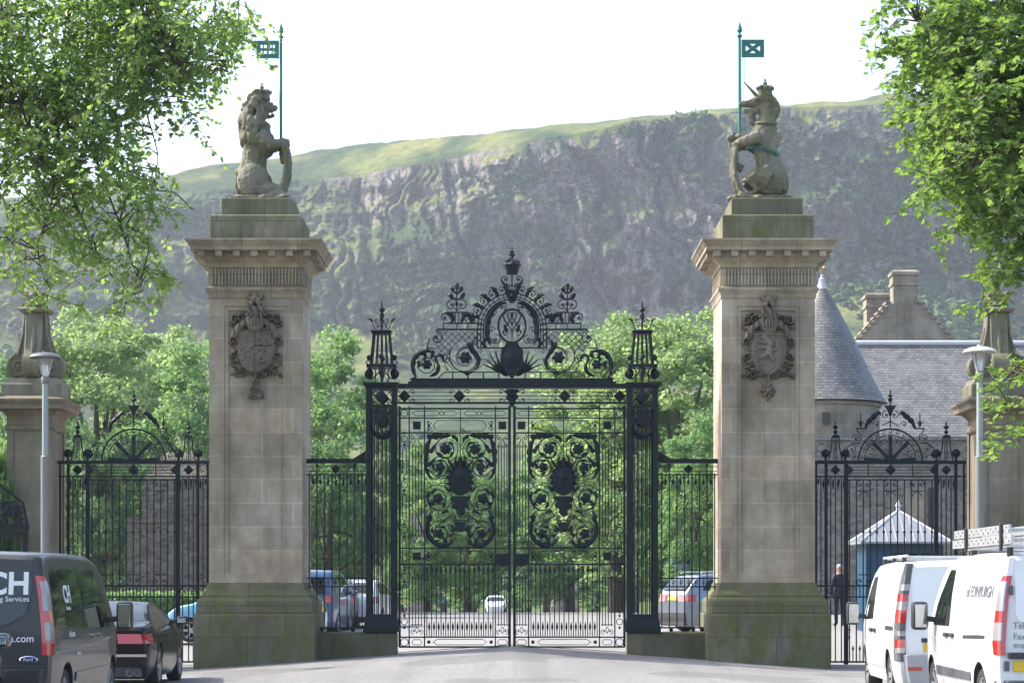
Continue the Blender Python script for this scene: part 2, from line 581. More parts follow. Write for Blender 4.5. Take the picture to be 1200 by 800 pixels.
    i, j = np.meshgrid(np.arange(nx - 1), np.arange(ny - 1))
    a = (j * nx + i).ravel()
    F = np.stack([a, a + 1, a + 1 + nx, a + nx], 1)
    # material
    t = NT('crag_rock_and_grass'); p = t.pos(); P = t.sep(p)
    g = t.n('ShaderNodeNewGeometry'); N = t.sep(g.outputs['Normal'])
    ps = t.mapping(p, scale=(1, 1, 0.32), rot=(0, R(-10), 0))
    n1 = t.noise(ps, 0.07, 6, 0.65); n2 = t.noise(ps, 0.42, 6, 0.72); n3 = t.noise(p, 0.02, 4, 0.55)
    warp = t.n('ShaderNodeVectorMath', operation='MULTIPLY_ADD')
    nz = t.n('ShaderNodeTexNoise'); t.l(p, nz.inputs['Vector']); nz.inputs['Scale'].default_value = .12; nz.inputs['Detail'].default_value = 4
    t.l(nz.outputs['Color'], warp.inputs[0]); warp.inputs[1].default_value = (2, 2, 2); t.l(p, warp.inputs[2])
    def facets(scale, sz):
        vec = t.mapping(warp.outputs[0], scale=(1, 1, sz), rot=(0, R(-12), 0))
        v = t.n('ShaderNodeTexVoronoi', feature='F1'); t.l(vec, v.inputs['Vector']); v.inputs['Scale'].default_value = scale
        return t.sep(v.outputs['Color']), t.voro(vec, scale, 'DISTANCE_TO_EDGE')
    c1, e1 = facets(0.17, .16); c2, e2 = facets(0.45, .24); c3, e3 = facets(1.1, .45)
    tone = t.math('ADD', t.math('MULTIPLY', c1[0], .30), t.math('ADD', t.math('MULTIPLY', c2[0], .40), t.math('MULTIPLY', c3[0], .30)))
    rock = t.mix(t.ramp(tone, [(0.22, 0), (0.78, 1)]), (0.145, 0.122, 0.116), (0.315, 0.27, 0.248))
    rock = t.mix(t.ramp(n1, [(0.35, 0.55), (0.6, 0)]), rock, (0.115, 0.104, 0.106))
    rock = t.mix(t.ramp(n3, [(0.48, 0.0), (0.72, 0.55)]), rock, (0.27, 0.20, 0.175))
    rock = t.mix(t.ramp(e1, [(0.0, 0.75), (0.05, 0.0)]), rock, (0.05, 0.047, 0.05))
    rock = t.mix(t.ramp(e2, [(0.0, 0.5), (0.06, 0.0)]), rock, (0.06, 0.056, 0.058))
    crack = t.math('ADD', t.math('MULTIPLY', c1[1], 1.6), t.math('ADD', t.math('MULTIPLY', c2[1], .9), t.math('MULTIPLY', c3[1], .45)))
    gn = t.noise(p, 0.045, 6, 0.62); gn2 = t.noise(p, 0.33, 6, 0.72)
    grass = t.mix(t.ramp(gn, [(0.38, 0), (0.62, 1)]), (0.085, 0.125, 0.03), (0.20, 0.20, 0.06))
    grass = t.mix(t.ramp(gn2, [(0.42, 0.0), (0.62, 0.7)]), grass, (0.06, 0.08, 0.026))
    sn = t.noise(p, 0.03, 5, 0.6)
    shrub = t.mix(t.ramp(gn2, [(0.35, 0), (0.65, 1)]), (0.018, 0.036, 0.014), (0.055, 0.085, 0.03))
    green = t.mix(t.ramp(sn, [(0.44, 0), (0.54, 1)]), grass, shrub)
    # how much of the ground is green: flat ground mostly, the face only in patches
    pn = t.noise(t.mapping(p, scale=(0.8, 1, 1.0)), 0.03, 5, 0.62)
    flat = t.ramp(N[2], [(0.18, 0.0), (0.85, 1.0)])
    k = t.math('ADD', t.math('MULTIPLY', flat, 0.25), t.math('ADD', t.math('MULTIPLY', pn, 0.75), t.math('MULTIPLY', gn2, 0.38)))
    low = t.ramp(t.math('DIVIDE', P[2], 200.0), [(0.40, 0.10), (0.62, 0.0), (0.80, 0.0), (0.86, 0.05)])
    k = t.math('ADD', k, low)
    k = t.math('ADD', k, t.ramp(t.math('DIVIDE', t.math('ADD', P[0], 300.0), 600.0), [(0.0, 0.22), (0.30, 0.20), (0.42, 0.10), (0.50, 0.035), (1.0, 0.04)]))
    gm = t.ramp(k, [(0.67, 0.0), (0.74, 1.0)])
    col = t.mix(gm, rock, green)
    t.set(col, 0.95, 0, 0.1)
    hb = t.math('ADD', t.math('MULTIPLY', n2, .35), t.math('MULTIPLY', crack, .7))
    t.bump(hb, 0.9, 1.7)
    o = np_mesh('hill', V, F, t.mat, smooth=True)
    tag(o, kind='structure')
    # gorse and scrub on the ledges and the scree
    rng = np.random.default_rng(5)
    G = V.reshape(ny, nx, 3)
    dens = fbm(G[..., 0] * 0.03, G[..., 2] * 0.035, octv=4, seed=91)
    lowk = np.clip((120 - G[..., 2]) / 35.0, 0, 1) * 0.3
    area = np.abs(np.gradient(G[..., 0], axis=1)) * np.hypot(np.gradient(G[..., 2], axis=0), np.gradient(G[..., 1], axis=0))
    w = np.clip(dens + lowk - 0.12, 0, 1) * area * (np.abs(G[..., 0]) < 330) * np.clip((G[..., 2] - 75) / 20.0, 0.03, 1) * (G[..., 2] > 40) * (np.arange(ny)[:, None] < nT + nC * np.where(G[0, :, 0][None, :] > 40, .97, .84))
    w = (w / w.sum()).ravel()
    idx = rng.choice(len(w), 3400, p=w)
    per = 46
    c = np.repeat(V[idx], per, 0); sz = np.repeat(rng.uniform(.8, 2.4, len(idx)) * np.where(rng.random(len(idx)) < .22, 1.9, 1.0) * np.where(V[idx][:, 2] < 100, 1.25, .85), per)
    d = rng.normal(0, 1, (len(c), 3)); d /= np.linalg.norm(d, axis=1, keepdims=True); d[:, 2] = np.abs(d[:, 2])
    P0 = c + d * sz[:, None] * rng.uniform(.5, 1.0, len(c))[:, None] * np.array([1.3, 1, .8]) + np.array([0, -.4, .2])
    a1 = rng.normal(0, 1, (len(c), 3)); a1 /= np.linalg.norm(a1, axis=1, keepdims=True); a2 = np.cross(a1, d); a2 /= np.maximum(1e-6, np.linalg.norm(a2, axis=1, keepdims=True))
    L = (sz * .42)[:, None]
    VV = np.stack([P0 - a1 * L, P0 + a2 * L * .6, P0 + a1 * L, P0 - a2 * L * .6], 1).reshape(-1, 3)
    FF = np.arange(len(VV)).reshape(-1, 4)
    t2 = NT('scrub_leaf'); g2 = t2.n('ShaderNodeNewGeometry')
    t2.set(t2.mix(t2.math('ADD', t2.math('MULTIPLY', g2.outputs['Random Per Island'], .5), t2.math('MULTIPLY', t2.noise(t2.pos(), .05, 3), .6)), (0.024, 0.052, 0.018), (0.085, 0.13, 0.04)), .8, 0, .2)
    sc = np_mesh('scrub', VV, FF, t2.mat)
    tag(sc, 'dark green gorse and scrub scattered over the crag and its scree', 'scrub', kind='stuff')
hill()

# the air between here and the crag
def haze():
    mb = MB(); mb.box(-3100, 3100, -400, 3100, -6.0, 222.0)
    t = NT('haze_air')
    t.t.nodes.remove(t.bsdf)
    v = t.n('ShaderNodeVolumePrincipled')
    v.inputs['Color'].default_value = (0.80, 0.89, 1.0, 1)
    v.inputs['Density'].default_value = 0.00021
    v.inputs['Anisotropy'].default_value = 0.35
    t.l(v.outputs[0], t.out.inputs['Volume'])
    return tag(mb.build('haze', t.mat), kind='stuff')
haze()
# ================================================================ GREAT PIERS WITH BEASTS
S_PIER = stone('pier_sandstone', (0.53, 0.435, 0.33), (0.39, 0.34, 0.28), 1.25, 0.47, (0.56, 0.50, 0.39), moss=0.45, moss_bias=0.59, dirt=0.42, joint=0.010, bump=0.45)
S_PLINTH = stone('plinth_sandstone', (0.235, 0.21, 0.165), (0.18, 0.165, 0.14), 1.5, 0.62, (0.08, 0.072, 0.058), moss=0.9, moss_bias=0.47, dirt=0.95, joint=0.008)
S_CORN = stone('cornice_sandstone', (0.48, 0.40, 0.295), (0.40, 0.345, 0.27), 1.1, 2.0, (0.19, 0.165, 0.14), moss=0.45, moss_bias=0.62, dirt=0.6, off=0.4)
S_TOP = stone('pedestal_sandstone', (0.27, 0.25, 0.195), (0.235, 0.22, 0.175), 0.95, 3.0, (0.09, 0.085, 0.07), moss=0.8, moss_bias=0.50, dirt=0.8, off=0.2)
S_STATUE = stone('statue_sandstone', (0.31, 0.285, 0.245), (0.28, 0.255, 0.22), 9.0, 9.0, (0.31, 0.285, 0.245), moss=0.6, moss_bias=0.47, dirt=0.9, joint=0.0, off=3.1, bump=0.9)
S_CARVE = stone('carved_sandstone', (0.24, 0.20, 0.165), (0.22, 0.19, 0.155), 9.0, 9.0, (0.22, 0.19, 0.155), moss=0.15, moss_bias=0.6, dirt=0.8, joint=0.0, off=3.1)
M_PATINA = plain('verdigris_bronze', (0.03, 0.155, 0.125), 0.55, 0.2, var=0.35, scale=14)

def seg_d(u, v, ax, ay, bx, by):
    px, py = u - ax, v - ay; dx, dy = bx - ax, by - ay
    t = np.clip((px * dx + py * dy) / (dx * dx + dy * dy + 1e-9), 0, 1)
    return np.hypot(px - t * dx, py - t * dy)

def coat_of_arms(parent, cx, yf, cz, kind):
    """carved achievement: relief height over (u, v), metres from the shield's middle"""
    st = 0.011
    us = np.arange(-0.56, 0.561, st); vs = np.arange(-1.08, 1.14, st)
    U, V = np.meshgrid(us, vs)
    H = np.zeros_like(U)
    # mantling and scrollwork: swirling ridges inside a scalloped frame
    wob = 0.05 * np.sin(V * 17) + 0.03 * np.sin(V * 31 + 1)
    frame = np.maximum(np.abs(U) - (0.49 + wob * 0.8), np.abs(V - 0.02) - (0.64 + 0.03 * np.sin(U * 14)))
    sw = fbm(U * 7 + 2.0 * fbm(U * 4, V * 4, seed=61), np.abs(U) * 3 + V * 7, octv=3, seed=63 + kind)
    ridg = 1 - np.abs(sw) * 2.4
    leaf = np.clip(ridg, 0, 1) * 0.075 + 0.035
    Us = np.abs(U)
    for (a, b, r) in ((.42, .52, .10), (.43, -.50, .11), (.45, .1, .07), (.44, -.2, .07), (.30, -.55, .08), (.28, .55, .09)):
        d = np.hypot(Us - a, V - b); an = np.arctan2(V - b, Us - a)
        leaf = np.where(d < r, 0.06 + 0.05 * np.cos(an - d / r * 9.0), leaf)
    H = np.where(frame < 0, leaf, H)
    # shield
    hw = 0.335
    top = 0.30
    body = np.where(V > -0.05, Us - hw, Us - hw * np.sqrt(np.clip(1 - ((V + 0.05) / 0.50) ** 2, 0, 1)))
    sh = np.maximum(body, V - top)
    H = np.where(sh < 0.03, 0.085, H)
    fieldh = 0.105 + 0.0 * U
    if kind == 0:   # impaled arms: quarters of small charges one side, a lozenged field on the other
        q = np.where(U < -0.01, 0.10 + 0.018 * np.clip(1 - np.abs(fbm(U * 11, V * 11, octv=2, seed=70)) * 3, 0, 1),
                     0.10 + 0.028 * np.clip(1 - np.abs(fbm(U * 15, V * 15, octv=2, seed=71)) * 3, 0, 1))
        q = np.where(np.abs(U + 0.01) < 0.008, 0.075, q)
        q = np.where((np.abs(V + 0.02) < 0.010) & (U > 0), 0.075, q)
        fieldh = q
    else:           # one rampant beast inside a double border
        tre = np.where((sh > -0.075) & (sh < -0.06), 0.13, np.where((sh > -0.05) & (sh < -0.038), 0.13, 0.10))
        d = np.minimum.reduce([seg_d(U, V, -.02, -.12, .03, .08) - .055, seg_d(U, V, .03, .08, -.06, .17) - .05, np.hypot(U + .09, V - .19) - .055,
                               seg_d(U, V, -.02, .06, -.18, .10) - .025, seg_d(U, V, -.02, .0, -.18, -.02) - .025, seg_d(U, V, -.02, -.12, -.14, -.22) - .03,
                               seg_d(U, V, 0, -.12, .08, -.26) - .035, seg_d(U, V, .03, -.1, .17, -.02) - .02, seg_d(U, V, .17, -.02, .15, .14) - .022])
        fieldh = np.where(d < 0, 0.14, tre)
    H = np.where(sh < -0.012, fieldh, H)
    # mask / open helm over the shield
    hd = np.hypot(U / 0.17, (V - 0.42) / 0.16)
    H = np.where(hd < 1, 0.12 + 0.06 * np.sqrt(np.clip(1 - hd ** 2, 0, 1)) + 0.022 * np.cos(U * 110) * (V > 0.38), H)
    # mantle wings draped from the helm
    for s in (1,):
        d = np.minimum(seg_d(Us, V, .12, .52, .34, .36), seg_d(Us, V, .34, .36, .42, .20)) - .055
        H = np.where((d < 0) & (sh > 0), 0.14 + 0.02 * np.sin(Us * 60), H)
    # wreath, crown and crest
    H = np.where((Us < 0.20) & (np.abs(V - 0.60) < 0.03), 0.15 + 0.02 * np.sin(U * 70), H)
    H = np.where((Us < 0.15 + 0.07 * (V - 0.66)) & (V > 0.63) & (V < 0.78), 0.15 + 0.03 * np.sin(U * 48 + V * 20), H)
    d = np.minimum.reduce([np.hypot(U, V - 0.93) - .085, np.hypot(Us - .07, V - 0.84) - .06, seg_d(Us, V, .05, .88, .15, .99) - .035, np.hypot(U, V - 1.03) - .045])
    H = np.where(d < 0, 0.13 + np.sqrt(np.clip(-d, 0, 1)) * 0.22, H)
    # pendant
    if kind == 0:
        d = np.maximum(Us - (0.06 + 0.42 * np.clip(-0.70 - V, 0, 1) * 0.75), np.abs(V + 0.86) - 0.19)
        H = np.where(d < 0, 0.075 + 0.05 * np.clip(1 - np.abs(fbm(U * 16, V * 16, octv=2, seed=81)) * 2, 0, 1), H)
    else:
        an = np.arctan2(V + 0.87, U)
        d = np.hypot(U, V + 0.87) - (0.145 + 0.02 * np.cos(an * 8))
        H = np.where(d < 0, 0.075 + 0.04 * np.cos(an * 4), H)
        H = np.where((np.abs(np.abs(U) - np.abs(V + 0.87)) < 0.025) & (d < -0.02), 0.13, H)
        H = np.where((Us < 0.03) & (V < -0.60) & (V > -0.76), 0.08, H)
    H += np.where(H > 0.02, fbm(U * 30, V * 30, octv=2, seed=90) * 0.008, 0)
    Hs = H.copy()
    Hs[1:-1, 1:-1] = (H[1:-1, 1:-1] * 2 + H[:-2, 1:-1] + H[2:, 1:-1] + H[1:-1, :-2] + H[1:-1, 2:]) / 6
    H = Hs * 1.7 - 0.02
    ny, nx = U.shape
    keep = H > 0.004
    near = keep.copy()
    near[1:] |= keep[:-1]; near[:-1] |= keep[1:]; near[:, 1:] |= keep[:, :-1]; near[:, :-1] |= keep[:, 1:]
    i, j = np.meshgrid(np.arange(nx - 1), np.arange(ny - 1))
    ok = near[:-1, :-1] & near[1:, :-1] & near[:-1, 1:] & near[1:, 1:]
    a = (j * nx + i)[ok]
    F = np.stack([a, a + 1, a + 1 + nx, a + nx], 1)
    o0 = root_loc(parent)
    Vv = np.stack([U.ravel() + cx - o0.x, yf - H.ravel() + 0.012 - o0.y, V.ravel() + cz - o0.z], 1)
    used = np.unique(F); rem = np.full(nx * ny, -1); rem[used] = np.arange(len(used))
    return np_mesh('coat_of_arms', Vv[used], rem[F], S_CARVE, parent, smooth=True)

def great_pier(cx, label, kind):
    cyy = GATE_Y + 0.03
    g = thing('gate_pier', label, 'stone pier', (cx, cyy, 0), 'great gate piers')
    h = 0.93
    # plinth, carried below the sloping drive
    mb = MB()
    mb.rstack(cx, cyy, [(1.21, 1.21, -0.35), (1.21, 1.21, 1.06), (1.185, 1.185, 1.085)])
    mb.rstack(cx, cyy, [(1.15, 1.15, 1.087), (1.15, 1.15, 1.34), (1.13, 1.13, 1.37), (1.06, 1.06, 1.42), (1.075, 1.075, 1.44), (1.05, 1.05, 1.49), (0.99, 0.99, 1.56), (0.965, 0.965, 1.66), (0.96, 0.96, 1.70)])
    mb.build('plinth', S_PLINTH, g, bevel=0.012)
    # shaft: core with raised stiles and rails round a sunk panel on front and back
    mb = MB()
    d = 0.055
    mb.box(cx - h, cx + h, cyy - h + d, cyy + h - d, 1.69, 7.60)
    for sy in (-1, 1):
        ya, yb = (cyy - h, cyy - h + d + 0.002) if sy < 0 else (cyy + h - d - 0.002, cyy + h)
        for sx in (-1, 1):
            x0, x1 = sorted((cx + sx * (h - 0.30), cx + sx * h)); mb.box(x0 - 0.0, x1, ya, yb, 1.69, 7.60)
        mb.box(cx - h + 0.30, cx + h - 0.30, ya, yb, 7.22, 7.60)
        mb.box(cx - h + 0.30, cx + h - 0.30, ya, yb, 1.69, 1.80)
        # inner moulding of the panel
        y2a, y2b = (ya + 0.022, yb) if sy < 0 else (ya, yb - 0.022)
        for sx in (-1, 1):
            x0, x1 = sorted((cx + sx * (h - 0.385), cx + sx * (h - 0.30))); mb.box(x0, x1, y2a, y2b, 1.80, 7.22)
        mb.box(cx - h + 0.385, cx + h - 0.385, y2a, y2b, 7.14, 7.22)
        mb.box(cx - h + 0.385, cx + h - 0.385, y2a, y2b, 1.80, 1.86)
    mb.build('shaft', S_PIER, g)
    coat_of_arms(g, cx, cyy - h + d, 6.43 if kind == 0 else 6.40, kind)
    # necking and fluted frieze
    mb = MB()
    mb.rstack(cx, cyy, [(0.935, 0.935, 7.36), (0.955, 0.955, 7.40), (0.955, 0.955, 7.44), (0.98, 0.98, 7.50), (1.005, 1.005, 7.53), (1.005, 1.005, 7.585), (0.95, 0.95, 7.60), (0.92, 0.92, 7.61), (0.92, 0.92, 8.03)])
    mb.build('necking', S_CORN, g, bevel=0.006)
    mb = MB()
    n = 27
    for k in range(n):
        u = -0.90 + 1.80 * (k + 0.5) / n
        w = 1.80 / n * 0.5
        for sgn in (-1, 1):
            y0, y1 = sorted((cyy + sgn * 0.915, cyy + sgn * 0.955)); mb.box(cx + u - w / 2, cx + u + w / 2, y0, y1, 7.64, 7.97)
            x0, x1 = sorted((cx + sgn * 0.915, cx + sgn * 0.955)); mb.box(x0, x1, cyy + u - w / 2, cyy + u + w / 2, 7.64, 7.97)
    mb.build('fluted_frieze', S_CORN, g)
    # cornice
    mb = MB()
    mb.rstack(cx, cyy, [(0.94, 0.94, 7.975), (0.965, 0.965, 7.99), (0.985, 0.985, 8.06), (1.05, 1.05, 8.12), (1.09, 1.09, 8.15), (1.09, 1.09, 8.29), (1.27, 1.27, 8.292), (1.27, 1.27, 8.37), (1.29, 1.29, 8.385), (1.335, 1.335, 8.45), (1.36, 1.36, 8.47), (1.36, 1.36, 8.51), (0.95, 0.95, 8.57)])
    mb.build('cornice', S_CORN, g, bevel=0.006)
    for k in range(7):
        for sgn in (-1, 1):
            u = -1.05 + 2.1 * k / 6
            m = MB(); y0, y1 = sorted((cyy + sgn * 1.05, cyy + sgn * 1.235)); m.box(cx + u - 0.07, cx + u + 0.07, y0, y1, 8.175, 8.289)
            m.build('modillion', S_CORN, g, bevel=0.008)
            if 0 < k < 6 or True:
                m = MB(); x0, x1 = sorted((cx + sgn * 1.094, cx + sgn * 1.235)); uu = -0.88 + 1.76 * k / 6
                m.box(x0, x1, cyy + uu - 0.07, cyy + uu + 0.07, 8.175, 8.289); m.build('modillion', S_CORN, g, bevel=0.008)
    # pedestal blocks
    mb = MB()
    mb.rstack(cx, cyy, [(0.915, 0.915, 8.53), (0.915, 0.915, 9.03), (0.88, 0.88, 9.055)])
    mb.rstack(cx, cyy, [(0.715, 0.715, 9.057), (0.715, 0.715, 9.40), (0.70, 0.70, 9.42)])
    mb.build('pedestal', S_TOP, g, bevel=0.014)
    return g
PX = 5.12
great_pier(-PX, 'tall sandstone gate pier carrying the crowned lion, a halved shield carved on its front', 0)
great_pier(PX, 'tall sandstone gate pier carrying the unicorn, a rampant beast on its carved shield', 1)

# ---------------------------------------------------------------- heraldic beasts
def remeshed(mb, name, mat, parent, voxel=0.0165, smooth_it=1):
    o = mb.build(name, mat, parent, fix=True)
    applied(o, [('REMESH', dict(mode='VOXEL', voxel_size=voxel)), ('SMOOTH', dict(factor=0.5, iterations=smooth_it))])
    me = o.data
    if not me.materials: me.materials.append(mat)
    n = len(me.vertices); co = np.empty(n * 3, np.float32); no = np.empty(n * 3, np.float32)
    me.vertices.foreach_get('co', co); me.vertices.foreach_get('normal', no); co = co.reshape(-1, 3); no = no.reshape(-1, 3)
    dsp = fbm(co[:, 0] * 7, co[:, 1] * 7, co[:, 2] * 7, 3, 5) * .009 + (np.abs(fbm(co[:, 0] * 16, co[:, 1] * 16, co[:, 2] * 11, 3, 8)) - .3) * .018
    me.vertices.foreach_set('co', (co + no * dsp[:, None]).astype(np.float32).ravel()); me.update()
    me.polygons.foreach_set('use_smooth', [True] * len(me.polygons))
    return o

def crown_parts(parent, P, u, v, r):
    """small arched crown: P maps (u, v, w) to the world"""
    c = P(u, v, 0)
    m = MB()
    m.lathe([(r * 0.86, c[2]), (r, c[2] + 0.02), (r, c[2] + 0.06), (r * 0.92, c[2] + 0.075), (r * 0.95, c[2] + 0.13), (r * 1.02, c[2] + 0.15)], 20, (c[0], c[1]))
    for k in range(8):
        a = 2 * PI * k / 8
        m.ell((c[0] + r * math.cos(a), c[1] + r * math.sin(a), c[2] + 0.175), (0.035, 0.035, 0.045), 8, 5)
        m.tube([(c[0] + r * 0.97 * math.cos(a), c[1] + r * 0.97 * math.sin(a), c[2] + 0.15), (c[0] + r * 0.8 * math.cos(a), c[1] + r * 0.8 * math.sin(a), c[2] + 0.21), (c[0], c[1], c[2] + 0.235)], 0.02, 5)
    m.ell((c[0], c[1], c[2] + 0.185), (r * 0.72, r * 0.72, 0.05), 14, 7)
    m.ell((c[0], c[1], c[2] + 0.275), (0.045, 0.045, 0.045), 10, 6)
    m.tube([(c[0], c[1], c[2] + 0.3), (c[0], c[1], c[2] + 0.40)], [0.016, 0.008], 6)
    m.tube([(c[0] - 0.035, c[1], c[2] + 0.345), (c[0] + 0.035, c[1], c[2] + 0.345)], 0.012, 6)
    return m.build('crown', S_STATUE, parent, smooth=40)

def banner(parent, P, u, v0, v1, sgn, kind):
    m = MB(); p = P(u, v0, 0); q = P(u, v1, 0)
    m.tube([p, q], 0.030, 8)
    m.lathe([(0.02, q[2] - 0.03), (0.055, q[2] - 0.01), (0.055, q[2] + 0.02), (0.025, q[2] + 0.04), (0.02, q[2] + 0.07), (0.06, q[2] + 0.11), (0.045, q[2] + 0.17), (0.004, q[2] + 0.29)], 10, (q[0], q[1]))
    m.build('pole', M_PATINA, parent, smooth=40)
    # pierced metal flag flying back over the beast
    f = MB(); x0, x1 = 0.04, 0.50; z0, z1 = v1 - 0.43, v1 - 0.07
    y = p[1]
    def X(a): return p[0] - sgn * a
    def Z(a): return P(0, a, 0)[2]
    fw = 0.085
    t = 0.016
    def rect(a0, a1, b0, b1, tt=t):
        xa, xb = sorted((X(a0), X(a1))); f.box(xa, xb, y - tt, y + tt, Z(b0), Z(b1))
    rect(x0, x1, z0, z0 + fw); rect(x0, x1, z1 - fw, z1); rect(x0, x0 + fw, z0 + fw, z1 - fw); rect(x1 - fw, x1, z0 + fw, z1 - fw)
    if kind == 0:
        zm = (z0 + z1) / 2; xm = (x0 + x1) / 2
        rect(x0 + fw, x1 - fw, zm - 0.028, zm + 0.028, t * 0.9); rect(xm - 0.02, xm + 0.02, z0 + fw, zm - 0.028, t * 0.9); rect(xm - 0.02, xm + 0.02, zm + 0.028, z1 - fw, t * 0.9)
        for sx in (-1, 1):
            for sz in (-1, 1):
                a = xm + sx * 0.09; b = zm + sz * 0.072
                if sz < 0: rect(a - 0.055, a + 0.055, b - 0.035, b - 0.013, t * 0.8)
                rect(a - 0.012, a + 0.012, b - 0.012 if sz < 0 else b - 0.05, b + 0.05, t * 0.8)
    else:
        f.bar((X(x0 + fw * .7), y, Z(z0 + fw * .7)), (X(x1 - fw * .7), y, Z(z1 - fw * .7)), 0.075, 0.026)
        f.bar((X(x0 + fw * .7), y, Z(z1 - fw * .7)), (X(x1 - fw * .7), y, Z(z0 + fw * .7)), 0.075, 0.022)
    f.build('banner', M_PATINA, parent)
    c = MB()
    for da in (0.05, 0.09):
        pts = [(X(da + 0.015 * math.sin(k)), y - 0.02, Z(z0 - (z0 - v0 - 0.25) * k / 9)) for k in range(10)]
        c.tube(pts, 0.006, 4)
    c.build('chain', M_PATINA, parent)

def base_rock(m, P, rng, w=0.56):
    for k in range(16):
        u = rng.uniform(-w, w); ww = rng.uniform(-0.42, 0.42)
        c = P(u, 0.02, ww); m.ell(c, (rng.uniform(.12, .2), rng.uniform(.12, .2), rng.uniform(.05, .09)), 8, 6)
    a = P(-w - 0.02, -0.03, -0.5); b = P(w + 0.02, 0.06, 0.5)
    m.box(min(a[0], b[0]), max(a[0], b[0]), min(a[1], b[1]), max(a[1], b[1]), a[2], b[2])

def lion(cx, sgn):
    z0 = 9.45; y0 = GATE_Y + 0.03
    P = lambda u, v, w: (cx + sgn * u, y0 + w, z0 + v)
    g = thing('lion_statue', 'weathered stone lion with a crown, sitting upright and gripping a flagpole', 'statue', (cx, y0, z0 - 0.03), 'heraldic beasts on the great piers')
    rng = random.Random(5)
    m = MB()
    base_rock(m, P, rng)
    E = lambda u, v, w, a, b, c, rot=None: m.ell(P(u, v, w), (a, b, c), 14, 9, rot)
    for w in (-.24, .24):
        E(-.14, .40, w, .34, .17, .35)
        E(.10, .22, w * 1.1, .30, .13, .15)
        E(.33, .12, w * 1.15, .20, .13, .09)
        for k in range(3): E(.48, .09, w * 1.15 + (k - 1) * .075, .07, .042, .055)
    m.tube([P(-.18, .30, 0), P(-.19, .62, 0), P(-.15, .92, 0), P(-.05, 1.24, 0), P(-.10, 1.55, 0)], [.30, .29, .25, .31, .25], 14)
    E(.06, 1.18, 0, .22, .30, .30)
    # ribs and belly furrows
    # mane
    for k in range(46):
        a = rng.uniform(0, 1); th = rng.uniform(-1, 1)
        v = 1.22 + 0.92 * a; rad = .30 - 0.10 * abs(a - .45)
        if a > .6 and abs(th) < .35 : th = .35 + abs(th)
        uu = -.13 - rad * math.cos(th * 1.9) * .95 + (.05 if a > .5 else 0); ww = rad * math.sin(th * 1.9) * 1.05
        E(uu, v, ww, .085, .085, .14)
    E(-.10, 1.66, 0, .175, .20, .40)
    for k in range(84):
        th = rng.uniform(-1, 1) * 2.5; v = rng.uniform(1.30, 2.06)
        rad = .205 + .05 * math.sin((v - 1.2) * 3.4)
        uu = -.10 - rad * math.cos(th); ww = rad * math.sin(th) * 1.05
        if uu > .06 and v > 1.66: continue
        ln = rng.uniform(.14, .24); sw = rng.uniform(-.07, .07)
        m.tube([P(uu, v, ww), P(uu * 1.12 - .02, v - ln * .5, ww * 1.12 + sw * .5), P(uu * 1.0 - .02, v - ln, ww * 1.04 + sw), P(uu * 1.18 - .02, v - ln * 1.25, ww * 1.16 + sw)], [.036, .046, .038, .014], 6)
    # head
    E(.00, 1.92, 0, .19, .18, .17)
    E(.17, 1.90, 0, .15, .115, .075); E(.28, 1.925, 0, .055, .08, .055); E(.13, 1.99, 0, .10, .10, .05)
    E(.11, 1.745, 0, .13, .085, .045); E(.225, 1.765, 0, .045, .06, .045); E(.02, 1.80, 0, .10, .12, .11)
    for w in (-.10, .10):
        E(.13, 1.985, w * .8, .07, .05, .04); E(-.02, 2.02, w * 1.5, .05, .04, .07)
    for k in range(9): E(.02 + rng.uniform(-.1, .08), 1.66 - rng.uniform(0, .25), rng.uniform(-.2, .2), .09, .08, .13)
    # forelegs reaching out to the pole, one paw over the shield's edge
    m.tube([P(-.02, 1.30, -.24), P(.20, 1.12, -.28), P(.36, 1.16, -.18), P(.44, 1.19, -.08)], [.18, .125, .095, .09], 10)
    m.tube([P(-.02, 1.30, .24), P(.20, 1.16, .28), P(.36, 1.20, .18), P(.44, 1.22, .08)], [.18, .125, .095, .09], 10)
    for w in (-.07, .07):
        E(.46, 1.2, w, .11, .09, .09)
        for k in range(3): E(.52, 1.16 + k * .045, w, .055, .05, .035)
    # hanging wrist and shield between the paws
    m.tube([P(.42, 1.16, 0), P(.44, .95, 0), P(.43, .78, 0)], [.10, .085, .06], 8)
    pts = [(.50, 1.12), (.545, .95), (.56, .72), (.535, .50), (.47, .30), (.39, .14)]
    for (a, b), (c, d) in zip(pts[:-1], pts[1:]):
        for w in (-.26, -.13, 0, .13, .26):
            m.tube([P(a - abs(w) * .1, b, w), P(c - abs(w) * .1, d, w)], .062, 6)
    # tail curling up behind
    m.tube([P(-.40, .14, .1), P(-.52, .30, .12), P(-.50, .52, .1), P(-.42, .60, .06)], [.075, .065, .06, .05], 8)
    E(-.45, .62, .05, .10, .08, .10)
    remeshed(m, 'body', S_STATUE, g)
    crown_parts(g, P, .0, 2.06, .175)
    banner(g, P, .39, 1.05, 3.36, sgn, 0)
    c = MB(); c.tube([P(.02, 1.46, -.30), P(.05, 1.38, -.33), P(-.04, 1.26, -.34)], 0.03, 6); c.build('collar', M_PATINA, g, smooth=50)
    return g

